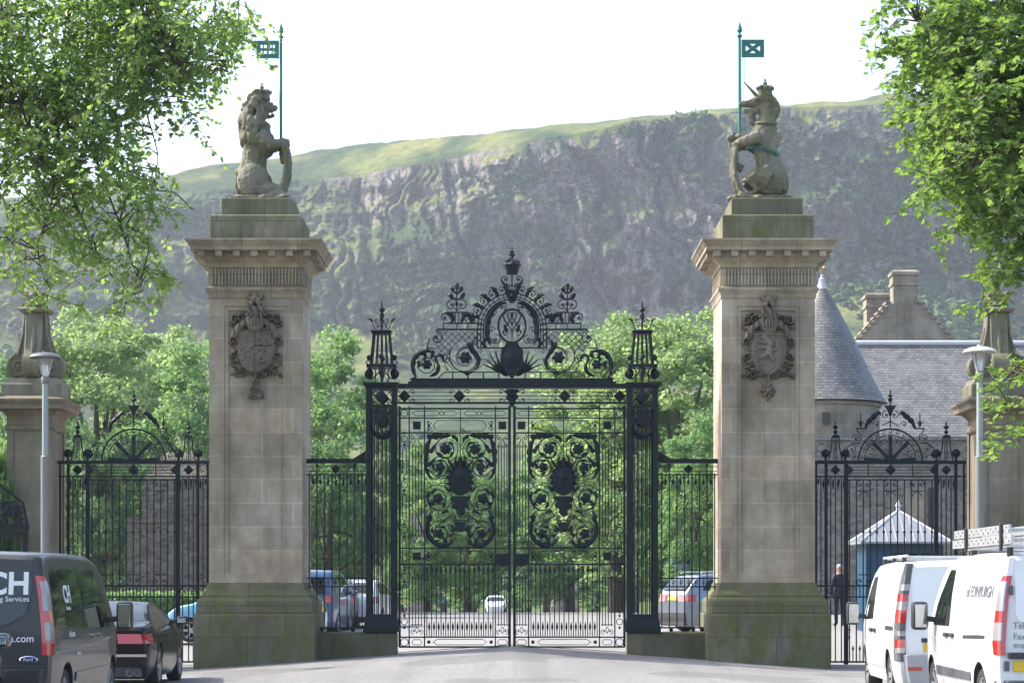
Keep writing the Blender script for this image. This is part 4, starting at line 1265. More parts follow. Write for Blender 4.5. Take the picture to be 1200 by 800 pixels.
# ---------------------------------------------------------------- caged iron posts
def gate_post(k, label):
    g = thing('gate_post', label, 'gate post', ((-1 if not k else 1) * 2.65, GATE_Y, 0.70), 'caged posts of the great gates')
    def put(m, name, **kw): return m.flip_if(k).build(name, M_IRON, g, **kw)
    cx = (448 - 600.5) / IS; hw = 17.5 / IS
    Z = lambda py: EYE + (690 - py) / IS
    b = Iron(); b.rstack(cx, GATE_Y, [(.36, .36, Z(740)), (.36, .36, Z(734)), (.345, .345, Z(732)), (.335, .335, Z(727)), (.315, .315, Z(724)), (.315, .315, Z(719))]); put(b, 'base', bevel=.006)
    for sx in (-1, 1):
        for sy in (-1, 1):
            c = Iron(); x = cx + sx * (hw - .045); y = GATE_Y + sy * (hw - .045); c.box(x - .047, x + .047, y - .047, y + .047, Z(720), Z(456)); put(c, 'corner_post')
    for i in range(5):
        u = -.17 + .34 * i / 4
        for s in (-1, 1):
            c = Iron(); y = GATE_Y + s * (hw - .03); c.box(cx + u - .011, cx + u + .011, y - .011, y + .011, Z(720), Z(478)); put(c, 'bar')
        for s in (-1, 1):
            c = Iron(); x = cx + s * (hw - .03); c.box(x - .011, x + .011, GATE_Y + u - .011, GATE_Y + u + .011, Z(720), Z(478)); put(c, 'bar')
    t = Iron()
    t.rstack(cx, GATE_Y, [(hw + .01, hw + .01, Z(478.2)), (hw + .01, hw + .01, Z(475.2))])
    t.rstack(cx, GATE_Y, [(hw + .005, hw + .005, Z(456.5)), (hw + .02, hw + .02, Z(454.5)), (hw + .055, hw + .055, Z(452)), (hw + .055, hw + .055, Z(449.5))])
    put(t, 'cap')
    for s in (-1, 1):
        q = Iron(GATE_Y + s * (hw - .015))
        q.diamond((448, 465.5), 8.2); 
        for dx in (-1, 1):
            for dy in (-1, 1): q.cscroll((448 + dx * 9.5, 465.5 + dy * 5.0), 3.6, 180 if dx > 0 else 0, dx * dy * 320, 1.0)
        # crowned cypher and swag
        q.disc((448, 491), 7.5, 3.0, 14, ry=9); q.plate([(440.5, 484), (442, 480), (448, 482), (454, 480), (455.5, 484), (453, 487), (443, 487)], 3.0)
        q.line((433, 483), (463, 483), 1.2); q.line((433, 496), (463, 496), 1.2)
        q.leaf([(434, 500), (440, 508), (448, 511), (456, 508), (462, 500)], [1.5, 2.8, 3.6, 2.8, 1.5], 7, 2.4)
        put(q, 'cypher_panel')
    # finial: scroll feet, tapered lantern cage, spray and spike
    for s, yy in ((0, GATE_Y), (1, GATE_Y)):
        for dx in (-1, 1):
            q = Iron()
            c0 = (448 + dx * 14.5, 437.5)
            q.spiral(c0, 8.5, 3.0, 90, dx * 430, 1.6); q.disc(c0, 4.6, 3.2, 12, ry=6.4)
            q.disc((448 + dx * 14.5, 419), 3.4, 3.2, 12); q.curve([(448 + dx * 16, 429), (448 + dx * 18.5, 424), (448 + dx * 15, 421)], 1.5)
            q.curve([(448 + dx * 3, 431), (448 + dx * 3.5, 436), (448 + dx * 8, 441), (448 + dx * 7, 448)], 1.6)
            q.curve([(448 + dx * 4, 388), (448 + dx * 9, 384), (448 + dx * 11, 378), (448 + dx * 14, 373.5)], 1.2); q.leaf([(448 + dx * 11, 377), (448 + dx * 13.5, 374), (448 + dx * 16.5, 373.5)], [1.2, 1.8, .3], 2)
            q.cscroll((448 + dx * 6, 375.5), 3.6, 180 if dx > 0 else 0, dx * 340, 1.0); q.cscroll((448 + dx * 4.5, 382.5), 2.6, 180 if dx > 0 else 0, -dx * 330, 0.9)
            if s: q.v = [(cx + (p[1] - GATE_Y), GATE_Y + (p[0] - cx), p[2]) for p in q.v]
            put(q, 'finial_scroll')
    cg = Iron()
    cg.rstack(cx, GATE_Y, [(.30, .30, Z(431)), (.30, .30, Z(428)), (.27, .27, Z(427.6))])
    cg.rstack(cx, GATE_Y, [(.17, .17, Z(392)), (.21, .21, Z(390)), (.21, .21, Z(388)), (.06, .06, Z(386))])
    for i in range(5):
        u = -1 + 2 * i / 4
        w = 2.4 if i in (0, 4) else 1.3
        for s in (-1, 1):
            cg.bar((cx + u * .215, GATE_Y + s * .215, Z(428)), (cx + u * .155, GATE_Y + s * .155, Z(391)), w / IS, w / IS)
            if 0 < i < 4: cg.bar((cx + s * .215, GATE_Y + u * .215, Z(428)), (cx + s * .155, GATE_Y + u * .155, Z(391)), w / IS, w / IS)
    cg.lathe([(.02, Z(388)), (.02, Z(374)), (.045, Z(371)), (.045, Z(368)), (.02, Z(366)), (.075, Z(363)), (.06, Z(361.5)), (.018, Z(360)), (.012, Z(354)), (.003, Z(352))], 10, (cx, GATE_Y))
    put(cg, 'lantern_finial', smooth=35)
    return g
gate_post(0, 'square caged iron gate post with lantern finial, at the left of the great gates')
gate_post(1, 'square caged iron gate post with lantern finial, at the right of the great gates')

# ---------------------------------------------------------------- overthrow
def overthrow():
    g = thing('gate_overthrow', 'tall wrought iron cresting over the great gates with crown, oval monogram and scrolls', 'overthrow', (0, GATE_Y, 4.0))
    b = Iron()
    X = lambda px: (px - 600.5) / IS
    Z = lambda py: EYE + (690 - py) / IS
    b.box(X(467), X(734), GATE_Y - .14, GATE_Y + .14, Z(455.2), Z(450))
    b.box(X(479), X(722), GATE_Y - .12, GATE_Y + .12, Z(449.8), Z(447.2)); b.box(X(482), X(719), GATE_Y - .09, GATE_Y + .09, Z(447), Z(443.5))
    b.box(X(467), X(734), GATE_Y - .05, GATE_Y + .05, Z(473.2), Z(470.8))
    b.build('beam', M_IRON, g)
    f = Iron()
    for y in (459.5, 463.8, 468): f.line((467, y), (600.5, y), 0.8)
    for c in ((474.5, 464), (538.8, 464)):
        f.diamond(c, 7.4)
        for dx in (-1, 1):
            for dy in (-1, 1): f.cscroll((c[0] + dx * 9.5, c[1] + dy * 4.4), 3.5, 180 if dx > 0 else 0, dx * dy * 320, 1.0)
    for dy in (-1, 1): f.cscroll((588, 464 + dy * 4.4), 3.8, 0, -dy * 320, 1.0)
    f.both()
    f.build('frieze', M_IRON, g)
    q = Iron(); q.leaf([(600.5, 456), (600.5, 466), (600.5, 477)], [9, 7.5, .8], 3, 3); q.diamond((600.5, 464), 5, 5); q.build('boss', M_IRON, g)
    # rails and platforms
    r = Iron()
    r.line((522, 436), (600.5, 436), 1.3); r.line((564, 407.5), (600.5, 407.5), 1.6)
    r.line((512, 386), (568, 386), 1.9); r.line((520, 378.8), (566, 378.8), 1.7); r.line((520, 379), (520, 386), 1.3); r.line((536, 379), (536, 386), 1.2); r.line((549, 379), (549, 386), 1.2)
    r.line((527, 366), (545, 366), 1.5)
    for x in (530, 534, 538, 542): r.line((x, 366), (x, 379), 1.1)
    for x in (531, 549, 567, 585): r.line((x, 436), (x, 444), 1.6)
    r.curve([(522, 436), (517, 440), (513, 444)], 1.3)
    r.both(); r.build('rails', M_IRON, g)
    lt = Iron()
    def clip(p, q):
        out = []
        for t in np.linspace(0, 1, 60):
            x = p[0] + (q[0] - p[0]) * t; y = p[1] + (q[1] - p[1]) * t
            inside = 387 < y < 435 and x < 566 and x > 512 + max(0, (y - 400)) * 0.35 - 3 and math.hypot(x - 546, y - 419) > 17
            if inside: out.append((x, y))
            elif len(out) > 3: break
            else: out = []
        return out
    for k in range(-12, 16):
        for s in (-1, 1):
            x0 = 510 + k * 8.0
            pts = clip((x0, 387), (x0 + s * 48, 435))
            if len(pts) > 3: lt.line(pts[0], pts[-1], 0.75)
    for k in (0, 1):
        l2 = Iron(); l2.v = list(lt.v); l2.f = list(lt.f); l2.m = list(lt.m); l2.flip_if(k).build('lattice', M_IRON, g)
    # central arch
    a = Iron()
    for rr, w in ((40.5, 1.7), (36.5, 1.2), (33.5, 1.7)):
        a.arc((600.5, 384), rr, 90, 180, w); a.line((600.5 - rr, 384), (600.5 - rr, 408), w)
    for k in range(9):
        an = 95 + k * 10
        a.line((600.5 + 34 * math.cos(R(an)), 384 - 34 * math.sin(R(an))), (600.5 + 40 * math.cos(R(an)), 384 - 40 * math.sin(R(an))), 1.1)
    a.both(); a.build('arch', M_IRON, g)
    s = Iron()
    # crockets along the arch
    for k, an in enumerate((105, 121, 137, 153, 169)):
        c = (600.5 + 46 * math.cos(R(an)), 384 - 46 * math.sin(R(an)))
        s.cscroll(c, 5.2, an - 90, 340, 1.2)
        d0 = (600.5 + 41 * math.cos(R(an - 7)), 384 - 41 * math.sin(R(an - 7))); d1 = (600.5 + 51 * math.cos(R(an - 6)), 384 - 51 * math.sin(R(an - 6))); d2 = (600.5 + 54 * math.cos(R(an - 1)), 384 - 54 * math.sin(R(an - 1)))
        s.leaf([d0, d1, d2], [2.6, 3.0, .5], 3, 2.0)
    s.curve([(598, 340), (597, 333), (592, 332), (588, 328)], 1.4); s.cscroll((592.5, 327.5), 5.6, -90, -360, 1.3); s.curve([(589, 336), (594, 340), (598, 338)], 1.2)
    # inside the arch
    s.leaf([(594, 354), (584, 357), (576, 366), (571.5, 378), (571, 392), (575, 405)], [1.2, 3.6, 4.8, 4.4, 4.6, 1.0], 6, 2.2, side=-1)
    s.leaf([(571, 396), (567, 402), (571, 408)], [2.5, 3.2, .6], 3)
    for c, rr, a0, d in (((588, 358.5), 5.6, 0, 1), ((578, 366), 4.6, 60, -1), ((582, 398), 6.0, 90, -1), ((576.5, 386), 4.2, 0, 1), ((592, 362), 3.4, 180, -1), ((578, 399), 3.8, 0, -1)): s.cscroll(c, rr, a0, d * 350, 1.1)
    # flank: C scroll, rosette spiral with leaf, outer leaf crescent
    s.cscroll((512, 396), 8.2, 90, -380, 1.5); s.curve([(504, 397), (502, 403), (501, 408)], 1.4); s.line((500, 408), (510, 408), 1.4)
    s.cscroll((558.5, 396.5), 6.2, 90, -350, 1.2)
    s.spiral((546, 419), 19.5, 8.5, 150, 400, 1.6); s.spiral((546, 419), 14, 7.5, 30, 330, 1.0)
    s.curve([(527, 412), (523, 420), (522, 427), (526, 434)], 1.3); s.cscroll((524, 421), 4.0, 200, 320, 1.1)
    s.leaf([(555, 399), (553.5, 407), (558, 414), (562, 421), (560, 430), (554, 435)], [1.5, 4.0, 4.6, 3.6, 2.6, .6], 5, 2.4, side=1)
    s.leaf([(553, 409), (549, 404), (550, 399)], [2.8, 2.2, .4], 2)
    s.leaf([(540, 434), (548, 437.5), (556, 434)], [.8, 2.4, .6], 3)
    s.leaf([(506, 411), (497, 411), (488, 416), (484, 425), (484.5, 435), (487, 441), (480, 444)], [1.2, 4.2, 4.6, 4.2, 3.6, 2.6, .8], 6, 2.6, side=-1)
    s.leaf([(506, 411), (508, 415), (504, 420)], [2.4, 3.0, .5], 2); s.leaf([(497, 412), (499, 418), (495, 422)], [2.2, 2.6, .5], 2)
    s.leaf([(490, 423), (492, 427), (489, 431)], [2.2, 2.6, .5], 2)
    s.leaf([(520, 424), (518, 417), (512.5, 417), (512, 422), (515, 430), (511, 438), (503, 441)], [1.4, 3.0, 2.6, 2.2, 3.8, 3.2, .6], 4, 2.4, side=1)
    s.spiral((501, 427), 11, 6, 200, 380, 1.2)
    # shoulder scrolls on the platforms
    s.cscroll((521.5, 372), 6.2, 0, 350, 1.4); s.leaf([(521, 367), (527, 367), (531, 373), (527, 378)], [1.0, 3.2, 3.8, .8], 3, 2)
    s.leaf([(541, 378), (545, 369), (552, 369), (553, 375), (560, 366)], [1.2, 3.4, 3.0, 3.2, .6], 4, 2); s.cscroll((552, 373.5), 6.0, 180, 350, 1.4)
    s.both(); s.build('scrollwork', M_IRON, g)
    for c, rr in (((546, 419), 6.8), ((501, 427), 5.6)):
        for k in (0, 1):
            q = Iron(); q.disc(c, rr, 3.4, 16, lobes=6); q.disc(c, rr * .35, 5, 8); q.flip_if(k).build('rosette', M_IRON, g)
    for k in (0, 1):
        q = Iron()
        q.line((535.7, 366), (535.7, 336), 1.4)
        for dx in (-1, 1):
            q.cscroll((535.7 + dx * 5.8, 357.5), 6.4, 90, -dx * 360, 1.3); q.curve([(535.7, 364), (535.7 + dx * 3, 361)], 1.2)
            q.leaf([(535.7, 351), (535.7 + dx * 5, 349), (535.7 + dx * 8, 345), (535.7 + dx * 8.5, 349)], [.8, 2.0, 2.8, .5], 3, 2)
            q.leaf([(535.7, 344), (535.7 + dx * 4, 341), (535.7 + dx * 5.5, 337), (535.7 + dx * 8, 339)], [.8, 1.8, 2.6, .5], 3, 2)
        q.leaf([(535.7, 340), (535.7, 335), (535.7, 332)], [1.2, 3.2, 2.6], 2, 2); q.disc((535.7, 356), 2.2, 2.4, 8)
        q.flip_if(k).build('spray_finial', M_IRON, g)
    ov = Iron(); ov.ring((600.5, 382), 16, 2.7, ry=19.5, n=36); ov.build('oval_frame', M_IRON, g)
    mo = Iron()
    mo.curve([(600.5, 397), (600.5, 389), (597, 382), (592, 376), (590, 369.5), (593, 366), (596, 369), (595, 373)], [1.0, 1.2, 1.6, 2.0, 1.8, 1.5, 1.3, .8])
    mo.curve([(600.5, 370), (597, 377), (592.5, 384), (590, 390), (593, 393), (596, 391)], [1.2, 1.5, 2.2, 2.2, 1.6, .9])
    mo.curve([(600.5, 366), (597, 366.5), (595, 370), (598, 376), (600.5, 381)], 1.4); mo.leaf([(591, 380), (594, 386), (594, 391)], [1, 2.6, .5], 2)
    mo.both(); mo.disc((600.5, 369), 2.2, 2, 8); mo.line((600.5, 366), (600.5, 398), 1.1); mo.build('monogram', M_IRON, g)
    sh = Iron()
    sh.plate([(594, 401), (607, 401), (609, 405.5), (613, 409), (614, 419), (612.5, 428), (608, 436), (600.5, 444), (593, 436), (588.5, 428), (587, 419), (588, 409), (592, 405.5)], 4.5)
    sh.disc((600.5, 419), 10.5, 7.0, 20, ry=15); sh.line((593.5, 401), (607.5, 401), 2.6)
    sh.build('shield', M_IRON, g)
    pf = Iron()
    for k in range(7):
        an = 12 + k * 20
        x1 = 588 - 22 * math.cos(R(an)) * (1 if k < 5 else .7); y1 = 434 - 20 * math.sin(R(an)) - 3
        pf.leaf([(595, 440), (588 - 9 * math.cos(R(an)), 434 - 9 * math.sin(R(an)) * .9), (x1, y1), (x1 - 3, y1 + 2.5)], [1.6, 2.0, 1.3, .3], 3, 1.5)
    pf.both(); pf.build('palm_spray', M_IRON, g)
    ky = Iron(); ky.plate([(595, 340), (606, 340), (607.5, 346), (604.5, 353), (600.5, 356), (596.5, 353), (593.5, 346)], 4); ky.disc((600.5, 347), 4.5, 5, 10); ky.line((600.5, 321), (600.5, 341), 1.5)
    for dx in (-1, 1): ky.curve([(600.5, 333), (600.5 + dx * 3, 336), (600.5 + dx * 8, 337), (600.5 + dx * 10, 341)], 1.3)
    ky.build('keystone', M_IRON, g)
    cr = MB(); zc = Z(322); y = GATE_Y
    cr.lathe([(.10, zc), (.125, zc + .02), (.125, zc + .06), (.155, zc + .14), (.165, zc + .20), (.13, zc + .25)], 18, (0, y))
    for k in range(8):
        an = 2 * PI * k / 8
        cr.ell((.155 * math.cos(an), y + .155 * math.sin(an), zc + .20), (.03, .03, .035), 7, 5)
        cr.tube([(.15 * math.cos(an), y + .15 * math.sin(an), zc + .18), (.13 * math.cos(an), y + .13 * math.sin(an), zc + .27), (.05 * math.cos(an), y + .05 * math.sin(an), zc + .315), (0, y, zc + .31)], .02, 5)
    cr.ell((0, y, zc + .35), (.04, .04, .05), 8, 6); cr.tube([(0, y, zc + .38), (0, y, zc + .56)], [.02, .012], 6)
    for w_, h_ in ((.075, .41), (.055, .47)): cr.ell((0, y, zc + h_), (w_, .03, .03), 8, 5)
    cr.build('crown', M_IRON, g, smooth=40)
    return g
overthrow()

# ---------------------------------------------------------------- railings between piers and posts, on dwarf walls
S_DWARF = stone('dwarf_wall_stone', (0.19, 0.17, 0.135), (0.165, 0.15, 0.12), 1.6, 0.8, (0.07, 0.065, 0.05), moss=0.7, moss_bias=0.5, dirt=0.8, off=0.33)
def dwarf_wall(k, label):
    mb = Iron(); x0, x1 = (366 - 600.5) / IS, (466 - 600.5) / IS
    mb.rstack((x0 + x1) / 2, GATE_Y, [((x1 - x0) / 2, .30, .05), ((x1 - x0) / 2, .30, .66), ((x1 - x0) / 2 - .02, .28, .698)])
    o = mb.flip_if(k).build('dwarf_wall', S_DWARF, bevel=.012)
    return tag(o, label, 'low wall', 'dwarf walls beside the great gates')
dwarf_wall(0, 'low mossy stone wall under the railing beside the lion pier')
dwarf_wall(1, 'low mossy stone wall under the railing beside the unicorn pier')

def railing(k, label):
    g = thing('iron_railing', label, 'railing', ((-1 if not k else 1) * 3.6, GATE_Y, .70), 'fixed railings beside the great gates')
    def put(m, name): return m.flip_if(k).build(name, M_IRON, g)
    b = Iron()
    Z = lambda py: EYE + (690 - py) / IS; X = lambda px: (px - 600.5) / IS
    b.box(X(356), X(429), GATE_Y - .07, GATE_Y + .07, Z(542.6), Z(537.5)); b.plate([(414, 537.4), (429, 537.4), (429, 528)], 3)
    put(b, 'top_rail')
    for y, w in ((556, 1.6), (677, 1.5), (687, 1.5), (735, 1.8)):
        b = Iron(); b.line((357, y), (429.5, y), w); put(b, 'rail')
    f = Iron(); f.diamond((394, 549.3), 5.6)
    for y in (546.5, 552): f.line((359, y), (429, y), .8)
    f.line((372, 543), (372, 556), 1.3); f.line((416, 543), (416, 556), 1.3); f.disc((372, 545), 1.6, 1.6, 8); f.disc((416, 545), 1.6, 1.6, 8)
    put(f, 'frieze')
    for i in range(8):
        x = 363 + i * 8.85
        q = Iron(); q.line((x, 554), (x, 735), 1.35); q.disc((x, 559), 1.5, 1.4, 6); put(q, 'bar')
        q = Iron(); xx = x + 4.4
        q.line((xx, 556), (xx, 561), 1.0); q.spear((xx, 560), 9, 1.7, True); put(q, 'drop_spear')
        q = Iron(); q.line((xx, 678), (xx, 687), .9); q.cscroll((xx, 682), 2.6, 90, 300, .8); put(q, 'band_scroll')
    for x in (378, 388, 414):
        q = Iron(); q.disc((x, 737.5), 2.4, 2.4, 10); put(q, 'foot')
    return g
railing(0, 'black iron railing panel between the lion pier and the great gates')
railing(1, 'black iron railing panel between the unicorn pier and the great gates')

# ---------------------------------------------------------------- wing screens with fan arches
def wing(k, label, dx):
    g = thing('wing_screen', label, 'iron gate', ((-1 if not k else 1) * 7.7, GATE_Y, 0.0), 'fan topped wing gates of the screen')
    def put(m, name):
        m.flip_if(k)
        return m.build(name, M_IRON, g)
    Z = lambda py: EYE + (690 - py) / IS; X = lambda px: (px - 600.5) / IS
    r = Iron()
    r.box(X(69), X(254), GATE_Y - .08, GATE_Y + .08, Z(543.6), Z(539.6))
    put(r, 'top_rail')
    for y, w, xa, xb in ((558, 1.8, 69, 254), (686, 1.8, 69, 254), (699, 1.6, 69, 254), (775, 2.0, 69, 254), (562, 1.4, 104, 212)):
        r = Iron(); r.line((xa, y), (xb, y), w); put(r, 'rail')
    for x, w in ((71, 2.4), (80.6, 3.6), (103.5, 4.4), (209, 5.0), (232.5, 3.6), (244, 2.4)):
        q = Iron(); q.line((x, 541), (x, 778), w); put(q, 'post')
    fr = Iron()
    for c, rr in (((91.7, 550.5), 6.0), ((157, 550.5), 6.6), ((221.5, 550.5), 6.0)): fr.diamond(c, rr)
    for x, s in ((106, 1), (206, -1)): fr.plate([(x, 545), (x, 556), (x + s * 6, 550.5)], 2.2)
    for y in (547, 550.5, 554): fr.line((104, y), (209, y), .7)
    for x in (131, 183): fr.line((x, 544), (x, 558), 1.3)
    put(fr, 'frieze')
    n = 13
    for i in range(n):
        x = 104.5 + 104.5 * (i + .5) / n
        q = Iron(); q.line((x, 562), (x, 775), 1.35); q.disc((x, 623), 1.7, 1.6, 6); put(q, 'bar')
        if i < n - 1:
            
            q = Iron(); q.line((x + 4, 686), (x + 4, 699), 1.0); put(q, 'short_bar')
            q = Iron(); q.line((x + 4, 760), (x + 4, 775), 1.0); q.spear((x + 4, 764), 9, 1.4); put(q, 'dog_bar')
    for x in (86, 91.7, 97.4, 214.5, 221.5, 227, 238.5, 249): 
        q = Iron(); q.line((x, 558), (x, 775), 1.3); put(q, 'bar')
        if x not in (249,): 
            
            for dx_, h_ in ((2.8, 10), (-2.8, 16)):
                q = Iron(); q.spear((x + dx_, 559), h_, 1.3, True); put(q, 'drop_spear')
    for c in (126, 157, 188):
        sc = Iron()
        for d in (-1, 1):
            sc.cscroll((c + d * 4.8, 567), 4.2, 90, -d * 330, 1.1); sc.cscroll((c + d * 4.8, 681), 4.2, -90, d * 330, 1.2)
        sc.line((c - 7, 575), (c + 7, 575), 1.2); sc.line((c - 7, 673), (c + 7, 673), 1.2)
        sc.arc((c, 582), 5.5, 0, 180, 1.1)
        put(sc, 'scroll')
    sc = Iron()
    for d in (-1, 1): sc.cscroll((221 + d * 5.2, 693), 4.6, 90, -d * 330, 1.3)
    put(sc, 'scroll'); sc = Iron()
    for d in (-1, 1): sc.cscroll((206.5, 742 + d * 4.5), 3.8, 0, d * 330, 1.0)
    put(sc, 'scroll')
    # fan arch
    a = Iron(); c = (157.2, 540)
    a.arc(c, 37.5, 0, 180, 2.2); a.arc(c, 30.5, 0, 180, 1.3)
    for i in range(13):
        an = 7 + i * 166 / 12
        p = (c[0] + 34 * math.cos(R(an)), c[1] - 34 * math.sin(R(an)))
        a.cscroll(p, 2.9, an, 330, .8)
    for i in range(24):
        an = 5 + i * 170 / 23
        a.line((c[0] + 7 * math.cos(R(an)), c[1] - 7 * math.sin(R(an))), (c[0] + 30 * math.cos(R(an)), c[1] - 30 * math.sin(R(an))), .6)
        if i % 2: a.arc((c[0] + 24 * math.cos(R(an)), c[1] - 24 * math.sin(R(an))), 2.6, an, an + 300, .6)
    put(a, 'fan_arch')
    for an in (4, 47, 90, 133, 176):
        q = Iron()
        p0 = (c[0] + 6 * math.cos(R(an)), c[1] - 6 * math.sin(R(an))); p1 = (c[0] + 29.5 * math.cos(R(an)), c[1] - 29.5 * math.sin(R(an)))
        t = (math.sin(R(an)), math.cos(R(an)))
        q.plate([(p0[0] - t[0] * 1.4, p0[1] - t[1] * 1.4), (p1[0] - t[0] * 2.5, p1[1] - t[1] * 2.5), (p1[0] + t[0] * 2.5, p1[1] + t[1] * 2.5), (p0[0] + t[0] * 1.4, p0[1] + t[1] * 1.4)], 2.2)
        put(q, 'spoke')
    q = Iron(); q.disc((c[0], c[1] - 2), 6.6, 3.5, 12, ry=6.0, lobes=7); put(q, 'hub')
    s = Iron()
    for d in (-1, 1):
        m = lambda x, y: (157.2 + d * (157.2 - x) * -1 if d > 0 else x, y)
        def mx(p): return (157.2 - (157.2 - p[0]) * (1 if d < 0 else -1), p[1])
        s.cscroll(mx((152, 486)), 5.0, 90, (360 if d < 0 else -360), 1.2); s.cscroll(mx((141, 497)), 4.2, 0, 330, 1.0); s.cscroll(mx((133, 493)), 3.6, 90, 330, .9)
        s.leaf([mx((128, 503)), mx((131, 495)), mx((138, 488)), mx((144, 483)), mx((146, 487))], [1.0, 2.8, 3.6, 3.2, .6], 4, 2.2)
        s.line(mx((117, 502)), mx((127, 502)), 1.4); s.line(mx((122.5, 502)), mx((122.5, 484)), 1.0); s.disc(mx((122.5, 496)), 1.8, 1.8, 8, ry=3.6); s.line(mx((118, 495)), mx((127, 495)), .8)
        s.curve([mx((118, 502)), mx((119, 506)), mx((123, 510)), mx((123, 515))], 1.3); s.cscroll(mx((117, 513)), 4.6, 0, 350, 1.2)
        s.curve([mx((122, 519)), mx((114, 519)), mx((107, 524)), mx((105, 531))], 1.4); s.cscroll(mx((113, 526)), 4.4, 90, 350, 1.1); s.disc(mx((105.5, 532)), 4.4, 2.6, 12, lobes=5)
        s.cscroll(mx((115, 534)), 3.6, 90, -340, 1.0)
        s.curve([mx((147, 498)), mx((151, 497)), mx((157.2, 493))], 1.1)
    s.line((157.2, 502), (157.2, 478), 1.4)
    put(s, 'cresting')
    q = Iron(); q.plate([(150.5, 475), (164, 475), (160.5, 481), (158.5, 487), (156, 487), (154, 481)], 3.2); q.disc((157.2, 468), 2.8, 2.8, 10); q.disc((157.2, 463.5), 3.0, 2.4, 10, ry=1.2); q.line((157.2, 475), (157.2, 457), 1.5); put(q, 'centre_finial')
    for fx in (91.7, 221.5):
        q = Iron()
        for d in (-1, 1):
            q.curve([(fx + d * 8, 539), (fx + d * 6, 531), (fx + d * 4.5, 522), (fx + d * 4, 512)], 1.7); q.disc((fx + d * 11.5, 531), 4.0, 3.2, 14); q.ring((fx + d * 11.5, 531), 4.6, 1.2, n=16); q.line((fx + d * 11.5, 535), (fx + d * 11.5, 540), 3.0)
            q.line((fx + d * 2, 539), (fx + d * 1.5, 512), .8)
        q.line((fx, 540), (fx, 512), .9); q.plate([(fx - 5.5, 513), (fx + 5.5, 513), (fx + 3.5, 509.5), (fx - 3.5, 509.5)], 6); q.disc((fx, 506), 2.4, 2.4, 10); q.disc((fx, 500.5), 3.0, 3.0, 10, ry=2.4); q.line((fx, 510), (fx, 494), 1.4)
        put(q, 'flank_finial')
    return g
wing(0, 'black iron wing gate with fan arch, between the lion pier and left end pier', 0)
wing(1, 'black iron wing gate with fan arch, beside the unicorn pier in front of the kiosk', 0)

# dense scrolled iron panel at the far left, in front of the end pier
def side_screen():
    g = thing('iron_screen', 'black iron screen with sloping crest of dense scrolls, before the left end pier', 'iron screen', (-10.6, 44.0, 0.12))
    y = 44.0
    for a in ((-12.6, -9.44, y - .06, y + .06, 2.72, 2.86), (-12.6, -9.46, y - .045, y + .045, 2.60, 2.70), (-12.6, -9.55, y - .03, y + .03, .28, .36)):
        b = MB(); b.box(*a); b.build('rail', M_IRON, g)
    b = MB(); b.box(-9.54, -9.46, y - .05, y + .05, .1, 2.72); b.build('post', M_IRON, g)
    for k in range(22):
        m = MB(); x = -9.62 - k * .13; m.box(x - .014, x + .014, y - .014, y + .014, .33, 2.62); m.build('bar', M_IRON, g)
    m = MB(); m.box(-12.6, -9.9, y + .02, y + .035, .36, 2.0); m.build('backing_plate', M_IRON, g)
    s = Iron(y); s.T = lambda p, dy=0.0: (p[0], y + dy, p[1])
    rng = random.Random(4)
    for k in range(60):
        x = -9.6 - 1.7 * rng.random(); top = 2.92 + (-9.45 - x) * 0.95
        z = 2.90 + (top - 2.90) * rng.random()
        r_ = rng.uniform(.07, .15); n = 16
        s.tube([(x + r_ * (1 - .8 * i / n) * math.cos(i * .5), y + rng.uniform(-.01, .01), z + r_ * (1 - .8 * i / n) * math.sin(i * .5)) for i in range(n)], .016, 4)
        if k % 2: s.ell((x, y, z), (.05, .03, .09), 7, 5)
    s.tube([(-9.48, y, 2.86), (-9.55, y, 3.25), (-9.8, y, 3.45), (-10.2, y, 3.75), (-10.9, y, 4.3), (-11.6, y, 4.7)], .03, 6)
    s.build('scroll_crest', M_IRON, g)
    return g
side_screen()
# ================================================================ TREES
def leaf_mat(name, c0, c1, t0, t1, tr=0.5, dark=None):
    t = NT(name)
    g = t.n('ShaderNodeNewGeometry')
    r = g.outputs['Random Per Island']
    big = t.noise(t.pos(), 0.45, 3, 0.6)
    f = t.math('ADD', t.math('MULTIPLY', r, 0.65), t.math('MULTIPLY', big, 0.4), True)
    d = t.n('ShaderNodeBsdfPrincipled'); t.l(t.mix(f, c0, c1), d.inputs['Base Color']); d.inputs['Roughness'].default_value = 0.45; d.inputs['Specular IOR Level'].default_value = 0.35
    tl = t.n('ShaderNodeBsdfTranslucent'); t.l(t.mix(f, t0, t1), tl.inputs['Color'])
    m = t.n('ShaderNodeMixShader'); m.inputs[0].default_value = tr
    t.l(d.outputs[0], m.inputs[1]); t.l(tl.outputs[0], m.inputs[2]); t.l(m.outputs[0], t.out.inputs['Surface'])
    t.t.nodes.remove(t.bsdf)
    return t.mat
L_LIME = leaf_mat('lime_leaf', (0.075, 0.135, 0.055), (0.12, 0.19, 0.065), (0.26, 0.44, 0.10), (0.42, 0.58, 0.12), 0.6)
L_SYC = leaf_mat('sycamore_leaf', (0.050, 0.110, 0.042), (0.10, 0.17, 0.05), (0.16, 0.30, 0.055), (0.32, 0.46, 0.08), 0.52)
L_FAR = [leaf_mat('pale_broadleaf', (0.14, 0.23, 0.10), (0.22, 0.31, 0.14), (0.29, 0.44, 0.13), (0.46, 0.60, 0.22), 0.5),
         leaf_mat('mid_broadleaf', (0.09, 0.19, 0.085), (0.145, 0.25, 0.11), (0.18, 0.35, 0.10), (0.32, 0.49, 0.14), 0.5),
         leaf_mat('dark_broadleaf', (0.055, 0.125, 0.06), (0.10, 0.175, 0.08), (0.12, 0.23, 0.07), (0.20, 0.33, 0.10), 0.45)]
